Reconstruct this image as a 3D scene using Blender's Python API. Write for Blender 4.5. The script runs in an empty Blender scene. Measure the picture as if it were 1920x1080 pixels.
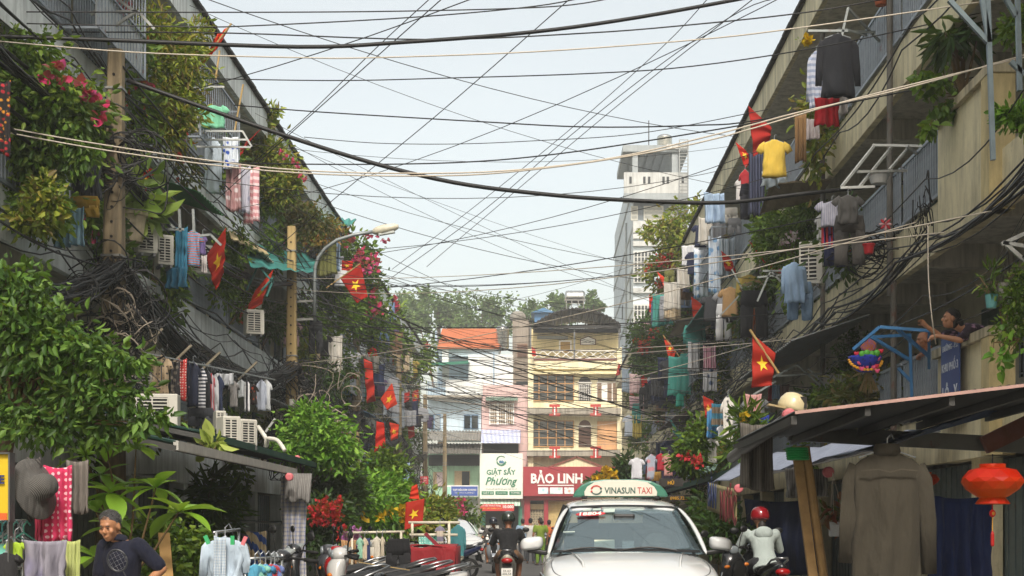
import bpy, bmesh, math, random
import numpy as np
from mathutils import Vector, Matrix, noise
R = math.radians
random.seed(7); rng = np.random.default_rng(7)
S = bpy.context.scene
COL = S.collection
# ------------------------------------------------------------ camera
F, VX, VY, CH = 2667.0, 1016.0, 988.0, 1.35
cd = bpy.data.cameras.new('camera'); cam = bpy.data.objects.new('camera', cd); COL.objects.link(cam)
cam.location = (0, 0, CH); cam.rotation_euler = (R(90), 0, 0)
cd.lens = 50; cd.sensor_width = 36; cd.shift_x = -(VX-960)/1920; cd.shift_y = (VY-540)/1920
cd.clip_start = .1; cd.clip_end = 3000
S.camera = cam
# ------------------------------------------------------------ sky and sun
EL, AZ = 46, 5          # sun behind the camera, to the right
w = bpy.data.worlds.new('World'); S.world = w; w.use_nodes = True
nt = w.node_tree; nt.nodes.clear()
sky = nt.nodes.new('ShaderNodeTexSky'); sky.sky_type = 'NISHITA'; sky.sun_disc = False
sky.sun_elevation = R(EL); sky.sun_rotation = R(180-AZ); sky.dust_density = 5.0; sky.air_density = 1.0; sky.ozone_density = 1.0
veil = nt.nodes.new('ShaderNodeMix'); veil.data_type = 'RGBA'; veil.blend_type = 'ADD'; veil.inputs[0].default_value = 1
veil.inputs[7].default_value = (4.5, 4.4, 3.8, 1)      # an even milky haze over the blue
bg = nt.nodes.new('ShaderNodeBackground'); bg.inputs[1].default_value = .15
wo = nt.nodes.new('ShaderNodeOutputWorld')
cn = nt.nodes.new('ShaderNodeTexNoise'); cn.inputs['Scale'].default_value = 2.2; cn.inputs['Detail'].default_value = 5
cr = nt.nodes.new('ShaderNodeValToRGB'); cr.color_ramp.elements[0].position = .3; cr.color_ramp.elements[1].position = .7
cr.color_ramp.elements[0].color = (3.0, 2.8, 1.95, 1); cr.color_ramp.elements[1].color = (3.6, 3.3, 2.3, 1)      # thin uneven high cloud
tcw = nt.nodes.new('ShaderNodeTexCoord'); mpw = nt.nodes.new('ShaderNodeMapping'); mpw.inputs['Scale'].default_value = (1, 1, 2.5)
nt.links.new(tcw.outputs['Generated'], mpw.inputs[0]); nt.links.new(mpw.outputs[0], cn.inputs['Vector']); nt.links.new(cn.outputs['Fac'], cr.inputs[0]); nt.links.new(cr.outputs[0], veil.inputs[7])
nt.links.new(sky.outputs[0], veil.inputs[6]); nt.links.new(veil.outputs[2], bg.inputs[0]); nt.links.new(bg.outputs[0], wo.inputs[0])
sl = bpy.data.lights.new('sun', 'SUN'); so = bpy.data.objects.new('sun', sl); COL.objects.link(so)
sl.energy = 2.6; sl.angle = R(9); sl.color = (1, .95, .88)
sd = Vector((math.sin(R(AZ))*math.cos(R(EL)), -math.cos(R(AZ))*math.cos(R(EL)), math.sin(R(EL))))
so.rotation_euler = sd.to_track_quat('Z', 'Y').to_euler()
S.view_settings.view_transform = 'Standard'; S.view_settings.look = 'None'; S.view_settings.gamma = 1; S.view_settings.exposure = 0.12
S.view_settings.use_curve_mapping = False
S.cycles.max_bounces = 10; S.cycles.diffuse_bounces = 8; S.cycles.transparent_max_bounces = 8; S.cycles.sample_clamp_indirect = 6
S.cycles.use_denoising = True

# ------------------------------------------------------------ places
XR, XL = 5.6, -7.3                    # facade planes of the two rows
def P(px, py, d): return Vector(((px-VX)/F*d, d, CH+(VY-py)/F*d))
def dR(px, off=0): return (XR-off)*F/(px-VX)       # depth of a picture column on the right facade plane
def dL(px, off=0): return (-XL-off)*F/(VX-px)
def PR(px, py, off=0): return P(px, py, dR(px, off))
def PL(px, py, off=0): return P(px, py, dL(px, off))
V = Vector
# ------------------------------------------------------------ mesh builder
class MB:
    def __init__(s): s.v, s.f, s.m, s.cm = [], [], [], 0
    def add(s, vs, fs):
        b = len(s.v); s.v += [tuple(q) for q in vs]
        for f in fs: s.f.append([b+i for i in f]); s.m.append(s.cm)
    def box(s, c, d, rot=None):
        h = [k/2 for k in d]; c = V(c)
        vs = [V((x*h[0], y*h[1], z*h[2])) for x in (-1, 1) for y in (-1, 1) for z in (-1, 1)]
        if rot is not None: vs = [rot @ q for q in vs]
        s.add([q+c for q in vs], [(0,1,3,2),(4,6,7,5),(0,4,5,1),(2,3,7,6),(0,2,6,4),(1,5,7,3)]); return s
    def box2(s, a, b): return s.box([(a[i]+b[i])/2 for i in range(3)], [abs(b[i]-a[i]) for i in range(3)])
    def bar(s, p, q, wd, ht=None, up=(0,0,1)):
        p, q = V(p), V(q); d = q-p; L = d.length
        if L < 1e-6: return s
        d.normalize(); u = V(up)
        if abs(d.dot(u)) > .98: u = V((0,1,0)) if abs(d.y) < .9 else V((1,0,0))
        x = d.cross(u).normalized(); z = x.cross(d)
        s.box((p+q)/2, (wd, L, ht or wd), Matrix((x, d, z)).transposed()); return s
    def tube(s, pts, r, n=6, cap=True):
        pts = [V(p) for p in pts]; rs = r if isinstance(r, (list, tuple)) else [r]*len(pts)
        rings = []; prev = None
        for i, p in enumerate(pts):
            t = (pts[min(i+1, len(pts)-1)]-pts[max(i-1, 0)])
            if t.length < 1e-9: t = V((0,0,1))
            t.normalize()
            if prev is None: x = t.orthogonal().normalized()
            else:
                x = prev-t*prev.dot(t)
                x = x.normalized() if x.length > 1e-6 else t.orthogonal().normalized()
            prev = x; y = t.cross(x)
            rings.append([p+(x*math.cos(2*math.pi*k/n)+y*math.sin(2*math.pi*k/n))*rs[i] for k in range(n)])
        return s.loft(rings, cap)
    def loft(s, rings, cap=True, closed=True):
        n = len(rings[0]); vs = [p for r_ in rings for p in r_]; fs = []
        for i in range(len(rings)-1):
            for k in range(n if closed else n-1):
                a, b = i*n+k, i*n+(k+1) % n
                fs.append((a, b, b+n, a+n))
        if cap and closed: fs += [tuple(range(n))[::-1], tuple(range((len(rings)-1)*n, len(rings)*n))]
        s.add(vs, fs); return s
    def lathe(s, prof, c=(0,0,0), n=12, M=None, cap=True):
        c = V(c); rings = []
        for r_, z in prof:
            ring = [V((r_*math.cos(2*math.pi*k/n), r_*math.sin(2*math.pi*k/n), z)) for k in range(n)]
            rings.append([(M @ q if M is not None else q)+c for q in ring])
        return s.loft(rings, cap)
    def ball(s, c, r, n=10, m=7, rot=None):
        c = V(c); r = V((r, r, r)) if isinstance(r, (int, float)) else V(r); rings = []
        for i in range(m+1):
            a = math.pi*(i+.02 if i == 0 else i-.02 if i == m else i)/m
            ring = []
            for k in range(n):
                b = 2*math.pi*k/n
                q = V((r.x*math.sin(a)*math.cos(b), r.y*math.sin(a)*math.sin(b), -r.z*math.cos(a)))
                ring.append((rot @ q if rot is not None else q)+c)
            rings.append(ring)
        return s.loft(rings)
    def grid(s, f, nu, nv):
        vs = [f(i/nu, j/nv) for j in range(nv+1) for i in range(nu+1)]
        fs = [(j*(nu+1)+i, j*(nu+1)+i+1, (j+1)*(nu+1)+i+1, (j+1)*(nu+1)+i) for j in range(nv) for i in range(nu)]
        s.add(vs, fs); return s
    def sheet(s, f, nu, nv, th=.006):
        """a cloth with two sides and a thickness along the surface normal"""
        e = 1e-3
        def nrm(u, v):
            a = V(f(min(u+e, 1), v))-V(f(max(u-e, 0), v)); b = V(f(u, min(v+e, 1)))-V(f(u, max(v-e, 0)))
            c = a.cross(b); return c.normalized() if c.length > 1e-12 else V((0,-1,0))
        A = [[V(f(i/nu, j/nv)) for i in range(nu+1)] for j in range(nv+1)]
        N = [[nrm(i/nu, j/nv) for i in range(nu+1)] for j in range(nv+1)]
        k = (nu+1)*(nv+1); vs = [A[j][i]+N[j][i]*th/2 for j in range(nv+1) for i in range(nu+1)]+[A[j][i]-N[j][i]*th/2 for j in range(nv+1) for i in range(nu+1)]
        fs = []; g = lambda i, j: j*(nu+1)+i
        for j in range(nv):
            for i in range(nu):
                q = (g(i,j), g(i+1,j), g(i+1,j+1), g(i,j+1)); fs += [q, tuple(x+k for x in q[::-1])]
        for i in range(nu):
            fs += [(g(i+1,0), g(i,0), g(i,0)+k, g(i+1,0)+k), (g(i,nv), g(i+1,nv), g(i+1,nv)+k, g(i,nv)+k)]
        for j in range(nv):
            fs += [(g(0,j), g(0,j+1), g(0,j+1)+k, g(0,j)+k), (g(nu,j+1), g(nu,j), g(nu,j)+k, g(nu,j+1)+k)]
        s.add(vs, fs); return s
    def prism(s, poly, M, th):
        """poly in (x,y) pushed th along z, then by matrix M"""
        n = len(poly); vs = [M @ V((x, y, 0)) for x, y in poly]+[M @ V((x, y, th)) for x, y in poly]
        s.add(vs, [tuple(range(n))[::-1], tuple(range(n, 2*n))]+[(i, (i+1) % n, n+(i+1) % n, n+i) for i in range(n)]); return s
    def mesh(s, name, smooth=False):
        me = bpy.data.meshes.new(name); me.from_pydata(s.v, [], s.f)
        if any(s.m): me.polygons.foreach_set('material_index', s.m)
        if smooth: me.polygons.foreach_set('use_smooth', [True]*len(me.polygons))
        me.update(); return me
def fixn(me):
    b = bmesh.new(); b.from_mesh(me); bmesh.ops.recalc_face_normals(b, faces=b.faces); b.to_mesh(me); b.free()
def link(name, data, parent=None, loc=None):
    o = bpy.data.objects.new(name, data); COL.objects.link(o)
    if loc is not None: o.location = loc
    if parent is not None:
        o.parent = parent
    return o
def ob(name, mb, mat, parent=None, smooth=False, world=True, bevel=0, fix=True):
    """ONE mesh object. Shapes are in world coordinates unless world=False (then relative to the parent)"""
    me = mb.mesh(name, smooth)
    if fix: fixn(me)
    for m in (mat if isinstance(mat, (list, tuple)) else [mat]): me.materials.append(m)
    o = link(name, me, parent)
    if parent is not None and world:
        M = parent.matrix_basis.copy(); q = parent
        while q.parent is not None: q = q.parent; 
        if parent.parent is not None: M = parent.parent.matrix_basis @ parent.matrix_parent_inverse @ M
        o.matrix_parent_inverse = M.inverted()
    if bevel:
        b = o.modifiers.new('bevel', 'BEVEL'); b.width = bevel; b.segments = 2; b.limit_method = 'ANGLE'
    return o
LABELS = {}
def tag(o, label, cat, group=None, kind=None):
    if label:
        o['label'] = label; LABELS[label] = LABELS.get(label, 0)+1
    if cat: o['category'] = cat
    if group: o['group'] = group
    if kind: o['kind'] = kind
    return o
def thing(name, label, cat, loc=(0,0,0), group=None):
    o = link(name, None); o.location = loc; o.empty_display_size = .2
    return tag(o, label, cat, group)
def struct(name, mb, mat, **k):
    o = ob(name, mb, mat, **k); o['kind'] = 'structure'; return o
def shared(name, me, parent, M):
    o = link(name, me, parent); o.matrix_basis = M
    if parent is not None:
        Q = parent.matrix_basis.copy()
        if parent.parent is not None: Q = parent.parent.matrix_basis @ parent.matrix_parent_inverse @ Q
        o.matrix_parent_inverse = Q.inverted()
    return o
def clone(root, loc=None, rotz=None, scale=None):
    c = root.copy(); COL.objects.link(c)
    if loc is not None: c.location = loc
    if rotz is not None: c.rotation_euler = (0, 0, rotz)
    if scale is not None: c.scale = scale
    for ch in root.children:
        d = ch.copy(); COL.objects.link(d); d.parent = c
        for g in ch.children:
            e = g.copy(); COL.objects.link(e); e.parent = d
    return c
# ------------------------------------------------------------ materials
MATS = {}
def srgb(h):
    c = [int(h[i:i+2], 16)/255 for i in (0, 2, 4)]
    return tuple(x/12.92 if x <= .04045 else ((x+.055)/1.055)**2.4 for x in c)
class NT:
    def __init__(s, name):
        s.m = bpy.data.materials.new(name); s.m.use_nodes = True; s.t = s.m.node_tree; s.t.nodes.clear()
        s.out = s.t.nodes.new('ShaderNodeOutputMaterial'); s.p = s.t.nodes.new('ShaderNodeBsdfPrincipled')
        s.t.links.new(s.p.outputs[0], s.out.inputs[0]); s._co = None
    def n(s, t, **k):
        q = s.t.nodes.new('ShaderNode'+t)
        for a, b in k.items(): setattr(q, a, b)
        return q
    def l(s, a, b): s.t.links.new(a, b)
    def co(s, sc=(1,1,1), kind='Object'):
        tc = s.n('TexCoord'); mp = s.n('Mapping'); s.l(tc.outputs[kind], mp.inputs[0]); mp.inputs['Scale'].default_value = sc
        return mp.outputs[0]
    def noise(s, scale, detail=4, sc=(1,1,1), rough=.6):
        q = s.n('TexNoise'); q.inputs['Scale'].default_value = scale; q.inputs['Detail'].default_value = detail; q.inputs['Roughness'].default_value = rough
        s.l(s.co(sc), q.inputs['Vector']); return q.outputs['Fac']
    def ramp(s, fac, stops):
        q = s.n('ValToRGB'); e = q.color_ramp.elements
        while len(e) < len(stops): e.new(.5)
        for k, (p, c) in enumerate(stops):
            e[k].position = p; e[k].color = (*c, 1) if len(c) == 3 else c
        s.l(fac, q.inputs[0]); return q.outputs[0]
    def mix(s, fac, a, b, mode='MIX'):
        q = s.n('Mix', data_type='RGBA', blend_type=mode)
        for i, x in ((0, fac), (6, a), (7, b)):
            if isinstance(x, (int, float)): q.inputs[i].default_value = x
            elif isinstance(x, tuple): q.inputs[i].default_value = (*x[:3], 1)
            else: s.l(x, q.inputs[i])
        return q.outputs[2]
    def bump(s, h, strength=.3, dist=.01):
        q = s.n('Bump'); q.inputs['Strength'].default_value = strength; q.inputs['Distance'].default_value = dist
        s.l(h, q.inputs['Height']); s.l(q.outputs[0], s.p.inputs['Normal'])
    def done(s, rough=.7, metal=0.0, col=None):
        s.p.inputs['Roughness'].default_value = rough; s.p.inputs['Metallic'].default_value = metal
        if col is not None:
            if isinstance(col, tuple): s.p.inputs['Base Color'].default_value = (*col[:3], 1)
            else: s.l(col, s.p.inputs['Base Color'])
        return s.m
def sc(c, k): return tuple(min(1, x*k) for x in c)
def M(name, hexc, rough=.7, var=.18, scale=6, metal=0.0, bump=.0, coat=0):
    """plain coloured stuff with uneven tone"""
    if name in MATS: return MATS[name]
    c = srgb(hexc); t = NT(name); f = t.noise(scale)
    m = t.done(rough, metal, t.ramp(f, [(.25, sc(c, 1-var)), (.75, sc(c, 1+var))]))
    if bump: t.bump(t.noise(scale*8), bump, .004)
    if coat: t.p.inputs['Coat Weight'].default_value = coat; t.p.inputs['Coat Roughness'].default_value = .05
    MATS[name] = m; return m
def WALL(name, hexc, stain='3a362e', amt=.55, rough=.88, streak=(5, 5, .35), patch=.5):
    """rendered wall: rain streaks, mould, patchy paint"""
    if name in MATS: return MATS[name]
    c = srgb(hexc); s_ = srgb(stain); t = NT(name)
    base = t.ramp(t.noise(1.3), [(.3, sc(c, .82)), (.7, sc(c, 1.06))])
    st = t.ramp(t.noise(1.0, 6, streak, .7), [(.44, (0,0,0)), (.68, (1,1,1))])
    mu = t.n('Math', operation='MULTIPLY'); t.l(st, mu.inputs[0]); mu.inputs[1].default_value = amt
    b2 = t.mix(mu.outputs[0], base, s_)
    sp = t.ramp(t.noise(9, 8, (1,1,1), .75), [(.55, (0,0,0)), (.68, (1,1,1))])
    m2 = t.n('Math', operation='MULTIPLY'); t.l(sp, m2.inputs[0]); m2.inputs[1].default_value = patch*.5
    b3 = t.mix(m2.outputs[0], b2, sc(s_, 1.6))
    m = t.done(rough, 0, b3); t.bump(t.noise(30, 6), .25, .004)
    MATS[name] = m; return m
def METAL(name, hexc, rough=.45, metal=.6, rust=.0):
    if name in MATS: return MATS[name]
    c = srgb(hexc); t = NT(name); b = t.ramp(t.noise(5), [(.3, sc(c, .75)), (.7, sc(c, 1.1))])
    if rust: b = t.mix(t.ramp(t.noise(7, 8, (1,1,.6), .7), [(.62-rust*.3, (0,0,0)), (.78-rust*.3, (1,1,1))]), b, srgb('6b3a20'))
    m = t.done(rough, metal, b); MATS[name] = m; return m
def FAB(name, c1, pat=None, c2=None, scale=10, rough=.92, c3=None):
    """cloth: plain, stripes (v/h), check, dots, print"""
    if name in MATS: return MATS[name]
    a = srgb(c1); t = NT(name); b = t.ramp(t.noise(4), [(.25, sc(a, .86)), (.75, sc(a, 1.08))])
    if pat:
        d = srgb(c2)
        if pat in ('v', 'h', 'd'):
            q = t.n('TexWave', wave_type='BANDS', bands_direction='X' if pat == 'v' else 'Z' if pat == 'h' else 'DIAGONAL'); q.inputs['Scale'].default_value = scale; q.inputs['Distortion'].default_value = .6
            q.inputs['Detail'].default_value = 1
            t.l(t.co(), q.inputs['Vector']); f = t.ramp(q.outputs['Fac'], [(.5, (0,0,0)), (.58, (1,1,1))])
        elif pat == 'check':
            fs = []
            for dr in 'XZ':
                q = t.n('TexWave', wave_type='BANDS', bands_direction=dr); q.inputs['Scale'].default_value = scale; q.inputs['Distortion'].default_value = .3
                t.l(t.co(), q.inputs['Vector']); fs.append(t.ramp(q.outputs['Fac'], [(.6, (0,0,0)), (.7, (.6,.6,.6))]))
            f = t.mix(1.0, fs[0], fs[1], 'ADD')
        elif pat == 'dots':
            q = t.n('TexVoronoi'); q.inputs['Scale'].default_value = scale; q.inputs['Randomness'].default_value = .25
            t.l(t.co((1, .15, 1)), q.inputs['Vector']); f = t.ramp(q.outputs['Distance'], [(.27, (1,1,1)), (.33, (0,0,0))])
        else:
            q = t.n('TexVoronoi'); q.inputs['Scale'].default_value = scale; q.inputs['Randomness'].default_value = 1
            t.l(t.co((1, .3, 1)), q.inputs['Vector']); f = t.ramp(q.outputs['Distance'], [(.25, (1,1,1)), (.42, (0,0,0))])
        if c3 and pat == 'print':
            g = t.ramp(t.noise(scale*.5, 1), [(.45, d), (.52, srgb(c3))]); b = t.mix(f, b, g)
        else: b = t.mix(f, b, d)
    m = t.done(rough, 0, b)
    t.p.inputs['Sheen Weight'].default_value = .03
    h1 = t.n('Math', operation='MULTIPLY'); t.l(t.noise(45, 3, (1, 1, .35)), h1.inputs[0]); h1.inputs[1].default_value = .12
    h2 = t.n('Math', operation='ADD'); t.l(h1.outputs[0], h2.inputs[0]); t.l(t.noise(7, 3, (1, 1, .38), .55), h2.inputs[1])
    t.bump(h2.outputs[0], .75, .05); MATS[name] = m; return m
def LEAF(name, cols, rough=.5, trans=.28):
    """leaves: every leaf its own tone, some light through them"""
    if name in MATS: return MATS[name]
    t = NT(name); g = t.n('NewGeometry'); cs = [srgb(c) for c in cols]
    b = t.ramp(g.outputs['Random Per Island'], [((i+.5)/len(cs), c) for i, c in enumerate(cs)])
    t.done(rough, 0, b); t.p.inputs['Specular IOR Level'].default_value = .35
    tr = t.n('BsdfTranslucent'); t.l(t.mix(.5, b, srgb('a8c030')), tr.inputs[0])
    mx = t.n('MixShader'); mx.inputs[0].default_value = trans
    t.l(t.p.outputs[0], mx.inputs[1]); t.l(tr.outputs[0], mx.inputs[2]); t.l(mx.outputs[0], t.out.inputs[0])
    MATS[name] = t.m; return t.m
def GLASS(name, tint='20282c', rough=.06):
    if name in MATS: return MATS[name]
    t = NT(name); m = t.done(rough, 0, t.ramp(t.noise(.8), [(.3, sc(srgb(tint), .7)), (.7, sc(srgb(tint), 1.4))]))
    t.p.inputs['Specular IOR Level'].default_value = .8; MATS[name] = m; return m
def EMIT(name, hexc, strength):
    if name in MATS: return MATS[name]
    t = NT(name); t.done(.4, 0, srgb(hexc)); t.p.inputs['Emission Color'].default_value = (*srgb(hexc), 1); t.p.inputs['Emission Strength'].default_value = strength
    MATS[name] = t.m; return t.m
# ------------------------------------------------------------ lettering: real thin relief, one mesh per line
def text(name, s, mat, parent, origin, width, right=(1,0,0), up=(0,0,1), th=.004, bold=0, shear=0, height=None, spacing=1.0, res=2):
    c = bpy.data.curves.new(name, 'FONT'); c.body = s; c.size = 1; c.align_x = 'CENTER'; c.align_y = 'CENTER'; c.extrude = .5; c.offset = bold; c.shear = shear
    c.space_character = spacing; c.resolution_u = res
    o = bpy.data.objects.new(name, c); COL.objects.link(o)
    dg = bpy.context.evaluated_depsgraph_get(); me = bpy.data.meshes.new_from_object(o.evaluated_get(dg))
    bpy.data.objects.remove(o); bpy.data.curves.remove(c)
    n = len(me.vertices); co = np.empty(n*3, np.float32); me.vertices.foreach_get('co', co); co = co.reshape(-1, 3)
    lo, hi = co.min(0), co.max(0); co -= (lo+hi)/2; wd = hi[0]-lo[0]; k = width/wd; kh = k if height is None else height/(hi[1]-lo[1])
    r_, u_ = V(right).normalized(), V(up).normalized(); nn = r_.cross(u_)
    A = np.array([r_*k, u_*kh, nn*th], np.float32); w_ = co @ A + np.array(origin, np.float32)
    me.vertices.foreach_set('co', w_.ravel()); me.update()
    me.materials.clear(); me.materials.append(mat); me.name = name
    q = link(name, me, parent)
    if parent is not None:
        Q = parent.matrix_basis.copy()
        if parent.parent is not None: Q = parent.parent.matrix_basis @ parent.matrix_parent_inverse @ Q
        q.matrix_parent_inverse = Q.inverted()
    return q
# ============================================================ ground
def MROAD():
    t = NT('asphalt'); c = t.ramp(t.noise(.5, 6), [(.3, (.045,.045,.047)), (.7, (.085,.083,.08))])
    c = t.mix(t.ramp(t.noise(60, 4), [(.4, (0,0,0)), (.7, (.5,.5,.5))]), c, (.14,.135,.13)); m = t.done(.85, 0, c); t.bump(t.noise(120), .3, .004); return m
asphalt = MROAD()
pave = WALL('paving', 'b8b2a6', amt=.4, streak=(.6, .6, .6))
concrete = WALL('concrete', '8f8b82', amt=.45)
mb = MB(); mb.box2((-900,-400,-.3), (900,1500,-.02)); struct('ground', mb, WALL('earth', '77705f', streak=(.2,.2,.2)))
mb = MB(); mb.box2((-3.3,-40,-.016), (3.3,99.5,0)); struct('road', mb, asphalt)
mb = MB(); mb.box2((-60,99.5,-.016), (60,105,0)); struct('cross_road', mb, asphalt)
for nm, a, b in (('pavement_left', XL-.2, -3.3), ('pavement_right', 3.3, XR+.2)):
    mb = MB(); mb.box2((a+(.15 if a > 0 else 0),-40,-.016), (b-(0 if a > 0 else .15),99,.12)); struct(nm, mb, pave)
    o = MB(); x = a if a > 0 else b-.15
    kerb = None
    me = MB().box((0,0,0), (.15,.98,.135)).mesh('kerb_stone'); me.materials.append(concrete)
    par = thing('kerb', None, None, (0,0,0)); par['kind'] = 'structure'
    for k in range(40): shared('kerb_stone', me, par, Matrix.Translation((x+.075, 8.5+k, .0665)))
mb = MB(); mb.box2((-60,105,-.016), (60,107.05,.12)); struct('far_pavement', mb, pave)

# ============================================================ the two apartment rows
cream = WALL('cream_render', 'e4d9b4', stain='5a5240', amt=.5, streak=(3, 3, .55))
paleblue = WALL('pale_blue_render', 'e0e6e4', stain='5c605c', amt=.42, streak=(4, 4, .4))
ceilgrey = WALL('gallery_grey', 'cbc7ba', stain='4a4842', amt=.5)
barpaint = METAL('railing_paint', '8f99a3', .5, .15, .12)
doorm = M('door_green', '46564f', .6); doorm2 = M('door_blue', '4c5d6b', .6); winm = M('window_dark', '20262a', .25)
roofdark = WALL('roof_edge', '2e2b28', stain='15120f', amt=.4)
HB = [(2.25, 2.92), (5.25, 5.95), (8.2, 8.9)]
BAY = 3.6
def block(side, z0, z1, wall, name, label):
    X = XR if side > 0 else XL; o_ = -side           # o_: direction towards the street
    b = thing(name, label, 'building', (X, (z0+z1)/2, 0))
    mb = MB(); xb = X+side*1.7
    mb.box2((xb, z0, 0), (xb+side*6, z1, 11.2)); ob('back_wall', mb, M('gallery_wall'+name, 'c8c2ae' if side > 0 else 'c4cac6', .9, .25, 2), b)
    for i, (lo, hi) in enumerate(HB):
        mb = MB(); mb.box2((X+side*.13, z0, hi-.24), (xb-side*.002, z1, hi-.06)); ob('floor_slab', mb, ceilgrey, b)
    nb = int((z1-z0)/BAY)
    sp = []
    for lo, hi in HB:
        me = MB().box((0,0,0), (.12, BAY-.012, hi-lo)).mesh('spandrel'); me.materials.append(wall); sp.append(me)
    fa = MB(); fa.box((0,0,0), (.1, BAY-.012, .62)); fa = fa.mesh('fascia_panel'); fa.materials.append(WALL('fascia_'+('cream' if side > 0 else 'blue'), 'd9cfae' if side > 0 else 'dce2e0', stain='3a3a36', amt=.6, streak=(7, 7, .3)))
    cor = MB().box((0,0,0), (1.5, .22, .36)).mesh('cross_beam'); cor.materials.append(ceilgrey)
    dr = MB(); dr.box((0,0,1.03), (.06,.85,2.06)); dr.cm = 1
    for u in (-.2, .2):
        for v in (.5, 1.5): dr.box((o_*.034, u, v), (.02,.3,.75))
    dm = dr.mesh('door'); dm.materials.append(doorm if side > 0 else doorm2); dm.materials.append(M('door_panel', '5d6b66', .6))
    wn = MB(); wn.box((0,0,0), (.04,1.1,1.1)); wn = wn.mesh('window'); wn.materials.append(winm)
    gr = MB()
    for u in range(7): gr.box((0, -.54+u*.18, 0), (.02,.018,1.12))
    for v in (-.5, 0, .5): gr.box((0, 0, v), (.018,1.1,.02))
    gr = gr.mesh('window_grille'); gr.materials.append(barpaint)
    for k in range(nb):
        y = z0+BAY*(k+.5)
        for (lo, hi), me in zip(HB, sp): shared('spandrel', me, b, Matrix.Translation((X+side*.06, y, (lo+hi)/2)))
        shared('fascia_panel', fa, b, Matrix.Translation((X+o_*.3, y, 11.5)))
        if y < 8: continue
        for lo, hi in HB: shared('cross_beam', cor, b, Matrix.Translation((X+side*.9, y+BAY/2, hi-.42)))
        for lo, hi in HB:
            if y > 70: continue
            d = shared('door', dm, b, Matrix.Translation((xb+o_*.031, y-.8, hi-.06)))
            q = shared('window', wn, b, Matrix.Translation((xb+o_*.021, y+.8, hi+1.25)))
            shared('window_grille', gr, q, Matrix.Translation((xb+o_*.06, y+.8, hi+1.25)))
    # roof
    mb = MB(); mb.box2((X+o_*.25, z0, 11.195), (X+side*8, z1, 11.32)); ob('roof_soffit', mb, ceilgrey, b)
    mb = MB(); mb.box2((X+o_*.25, z0, 11.33), (X+side*8, z1, 11.72)); rf = ob('roof', mb, roofdark, b)
    me = MB()
    for j in range(8):                              # a row of roof tile ends along the eave
        me.box((o_*.02, (j-3.5)*.45, .01*(j % 3)), (.3,.42,.07))
    me = me.mesh('eave_tile_row'); me.materials.append(roofdark)
    for k in range(nb):
        if z0+BAY*k > 6: shared('eave_tile_row', me, rf, Matrix.Translation((X+o_*.28, z0+BAY*(k+.5), 11.845)))
    # end walls
    mb = MB(); mb.box2((X+side*.125, z1, 0), (X+side*8, z1+.2, 11.19)); ob('end_wall', mb, wall, b)
    # ground floor shop fronts: ribbed shutters between piers
    sh = MB(); n = 24
    for j in range(n): sh.box((o_*(.012 if j % 2 else 0), -1.62+3.24*(j+.5)/n, 1.12), (.02, 3.24/n-.004, 2.2))
    shs = []
    for c_ in ('6a7a7c', '7a827e', '5a686a'):
        m_ = sh.mesh('shutter'); m_.materials.append(METAL('shutter'+c_, c_, .5, .2, .06)); shs.append(m_)
    pi = MB().box((0,0,1.12), (.3,.34,2.24)).mesh('pier'); pi.materials.append(wall)
    for k in range(nb):
        y = z0+BAY*(k+.5)
        if y < 8: continue
        shared('shutter', shs[(k*7) % 3], b, Matrix.Translation((X+side*.35, y, 0)))
        shared('pier', pi, b, Matrix.Translation((X+side*.16, y+BAY/2, 0)))
    return b
right_row = block(1, -14, -14+BAY*32, cream, 'apartment_block', 'long cream walk-up apartment block in the shade, open galleries hung with laundry')
left_row = block(-1, -14, -14+BAY*28, paleblue, 'apartment_block', 'long pale grey-blue apartment block overgrown with balcony plants and cables')
Z0 = -14
# --- railings: nearest bars one by one, the rest as one mass
rail_bar = {}
for side, row in ((1, right_row), (-1, left_row)):
    X = XR if side > 0 else XL
    me = MB().box((0,0,0), (.03,.036,.86)).mesh('bar'); me.materials.append(barpaint)
    stuff = MB(); count = 0
    for fl, (lo, hi) in enumerate(HB):
        for k in range(6, 26):
            y0 = Z0+BAY*k+.05; y1 = y0+BAY-.1
            if side > 0 and fl < 2 and 16 < (y0+y1)/2 < 21: y0 = 19.9; y1 = 21.9
            if side > 0 and k == 8 and fl < 2: y1 = 17.25
            if y1-y0 < .3 or (side < 0 and random.random() < .25 and fl < 2): continue
            rl = MB()
            for z in (hi+.06, hi+.95): rl.box(((X-side*.03), (y0+y1)/2, z), (.05, y1-y0, .045))
            n = max(3, int((y1-y0)/.125)); near = y0 < 34 and count+n < 290
            r_ = ob('railing', rl, barpaint, row)
            for j in range(n):
                y = y0+(j+.5)*(y1-y0)/n; c = (X-side*.03, y, hi+.505)
                if near: shared('bar', me, r_, Matrix.Translation(c)); count += 1
                else: stuff.box(c, (.03,.036,.845))
    o = ob('far_bars', stuff, barpaint, row, fix=False); o['kind'] = 'stuff'
# --- the solid parapets of the stair bay on the right
for (lo, hi), top, nm in ((HB[0], 3.80, 0), (HB[1], 7.0, 1)):
    mb = MB(); mb.box2((XR-.1, 17.35, lo-.02), (XR+.14, 19.75, top-.12)); p_ = ob('parapet', mb, cream, right_row)
    mb = MB(); mb.box2((XR-.17, 17.28, top-.118), (XR+.2, 19.82, top)); ob('coping', mb, WALL('coping', 'c4b898', amt=.7), p_)
    mb = MB(); mb.box2((XR-.16, 17.3, lo-.02), (XR+.16, 17.62, top-.122)); ob('pier', mb, WALL('cream_pier', 'd8c694', stain='6b5f44', streak=(3, 3, .6)), p_)
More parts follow.
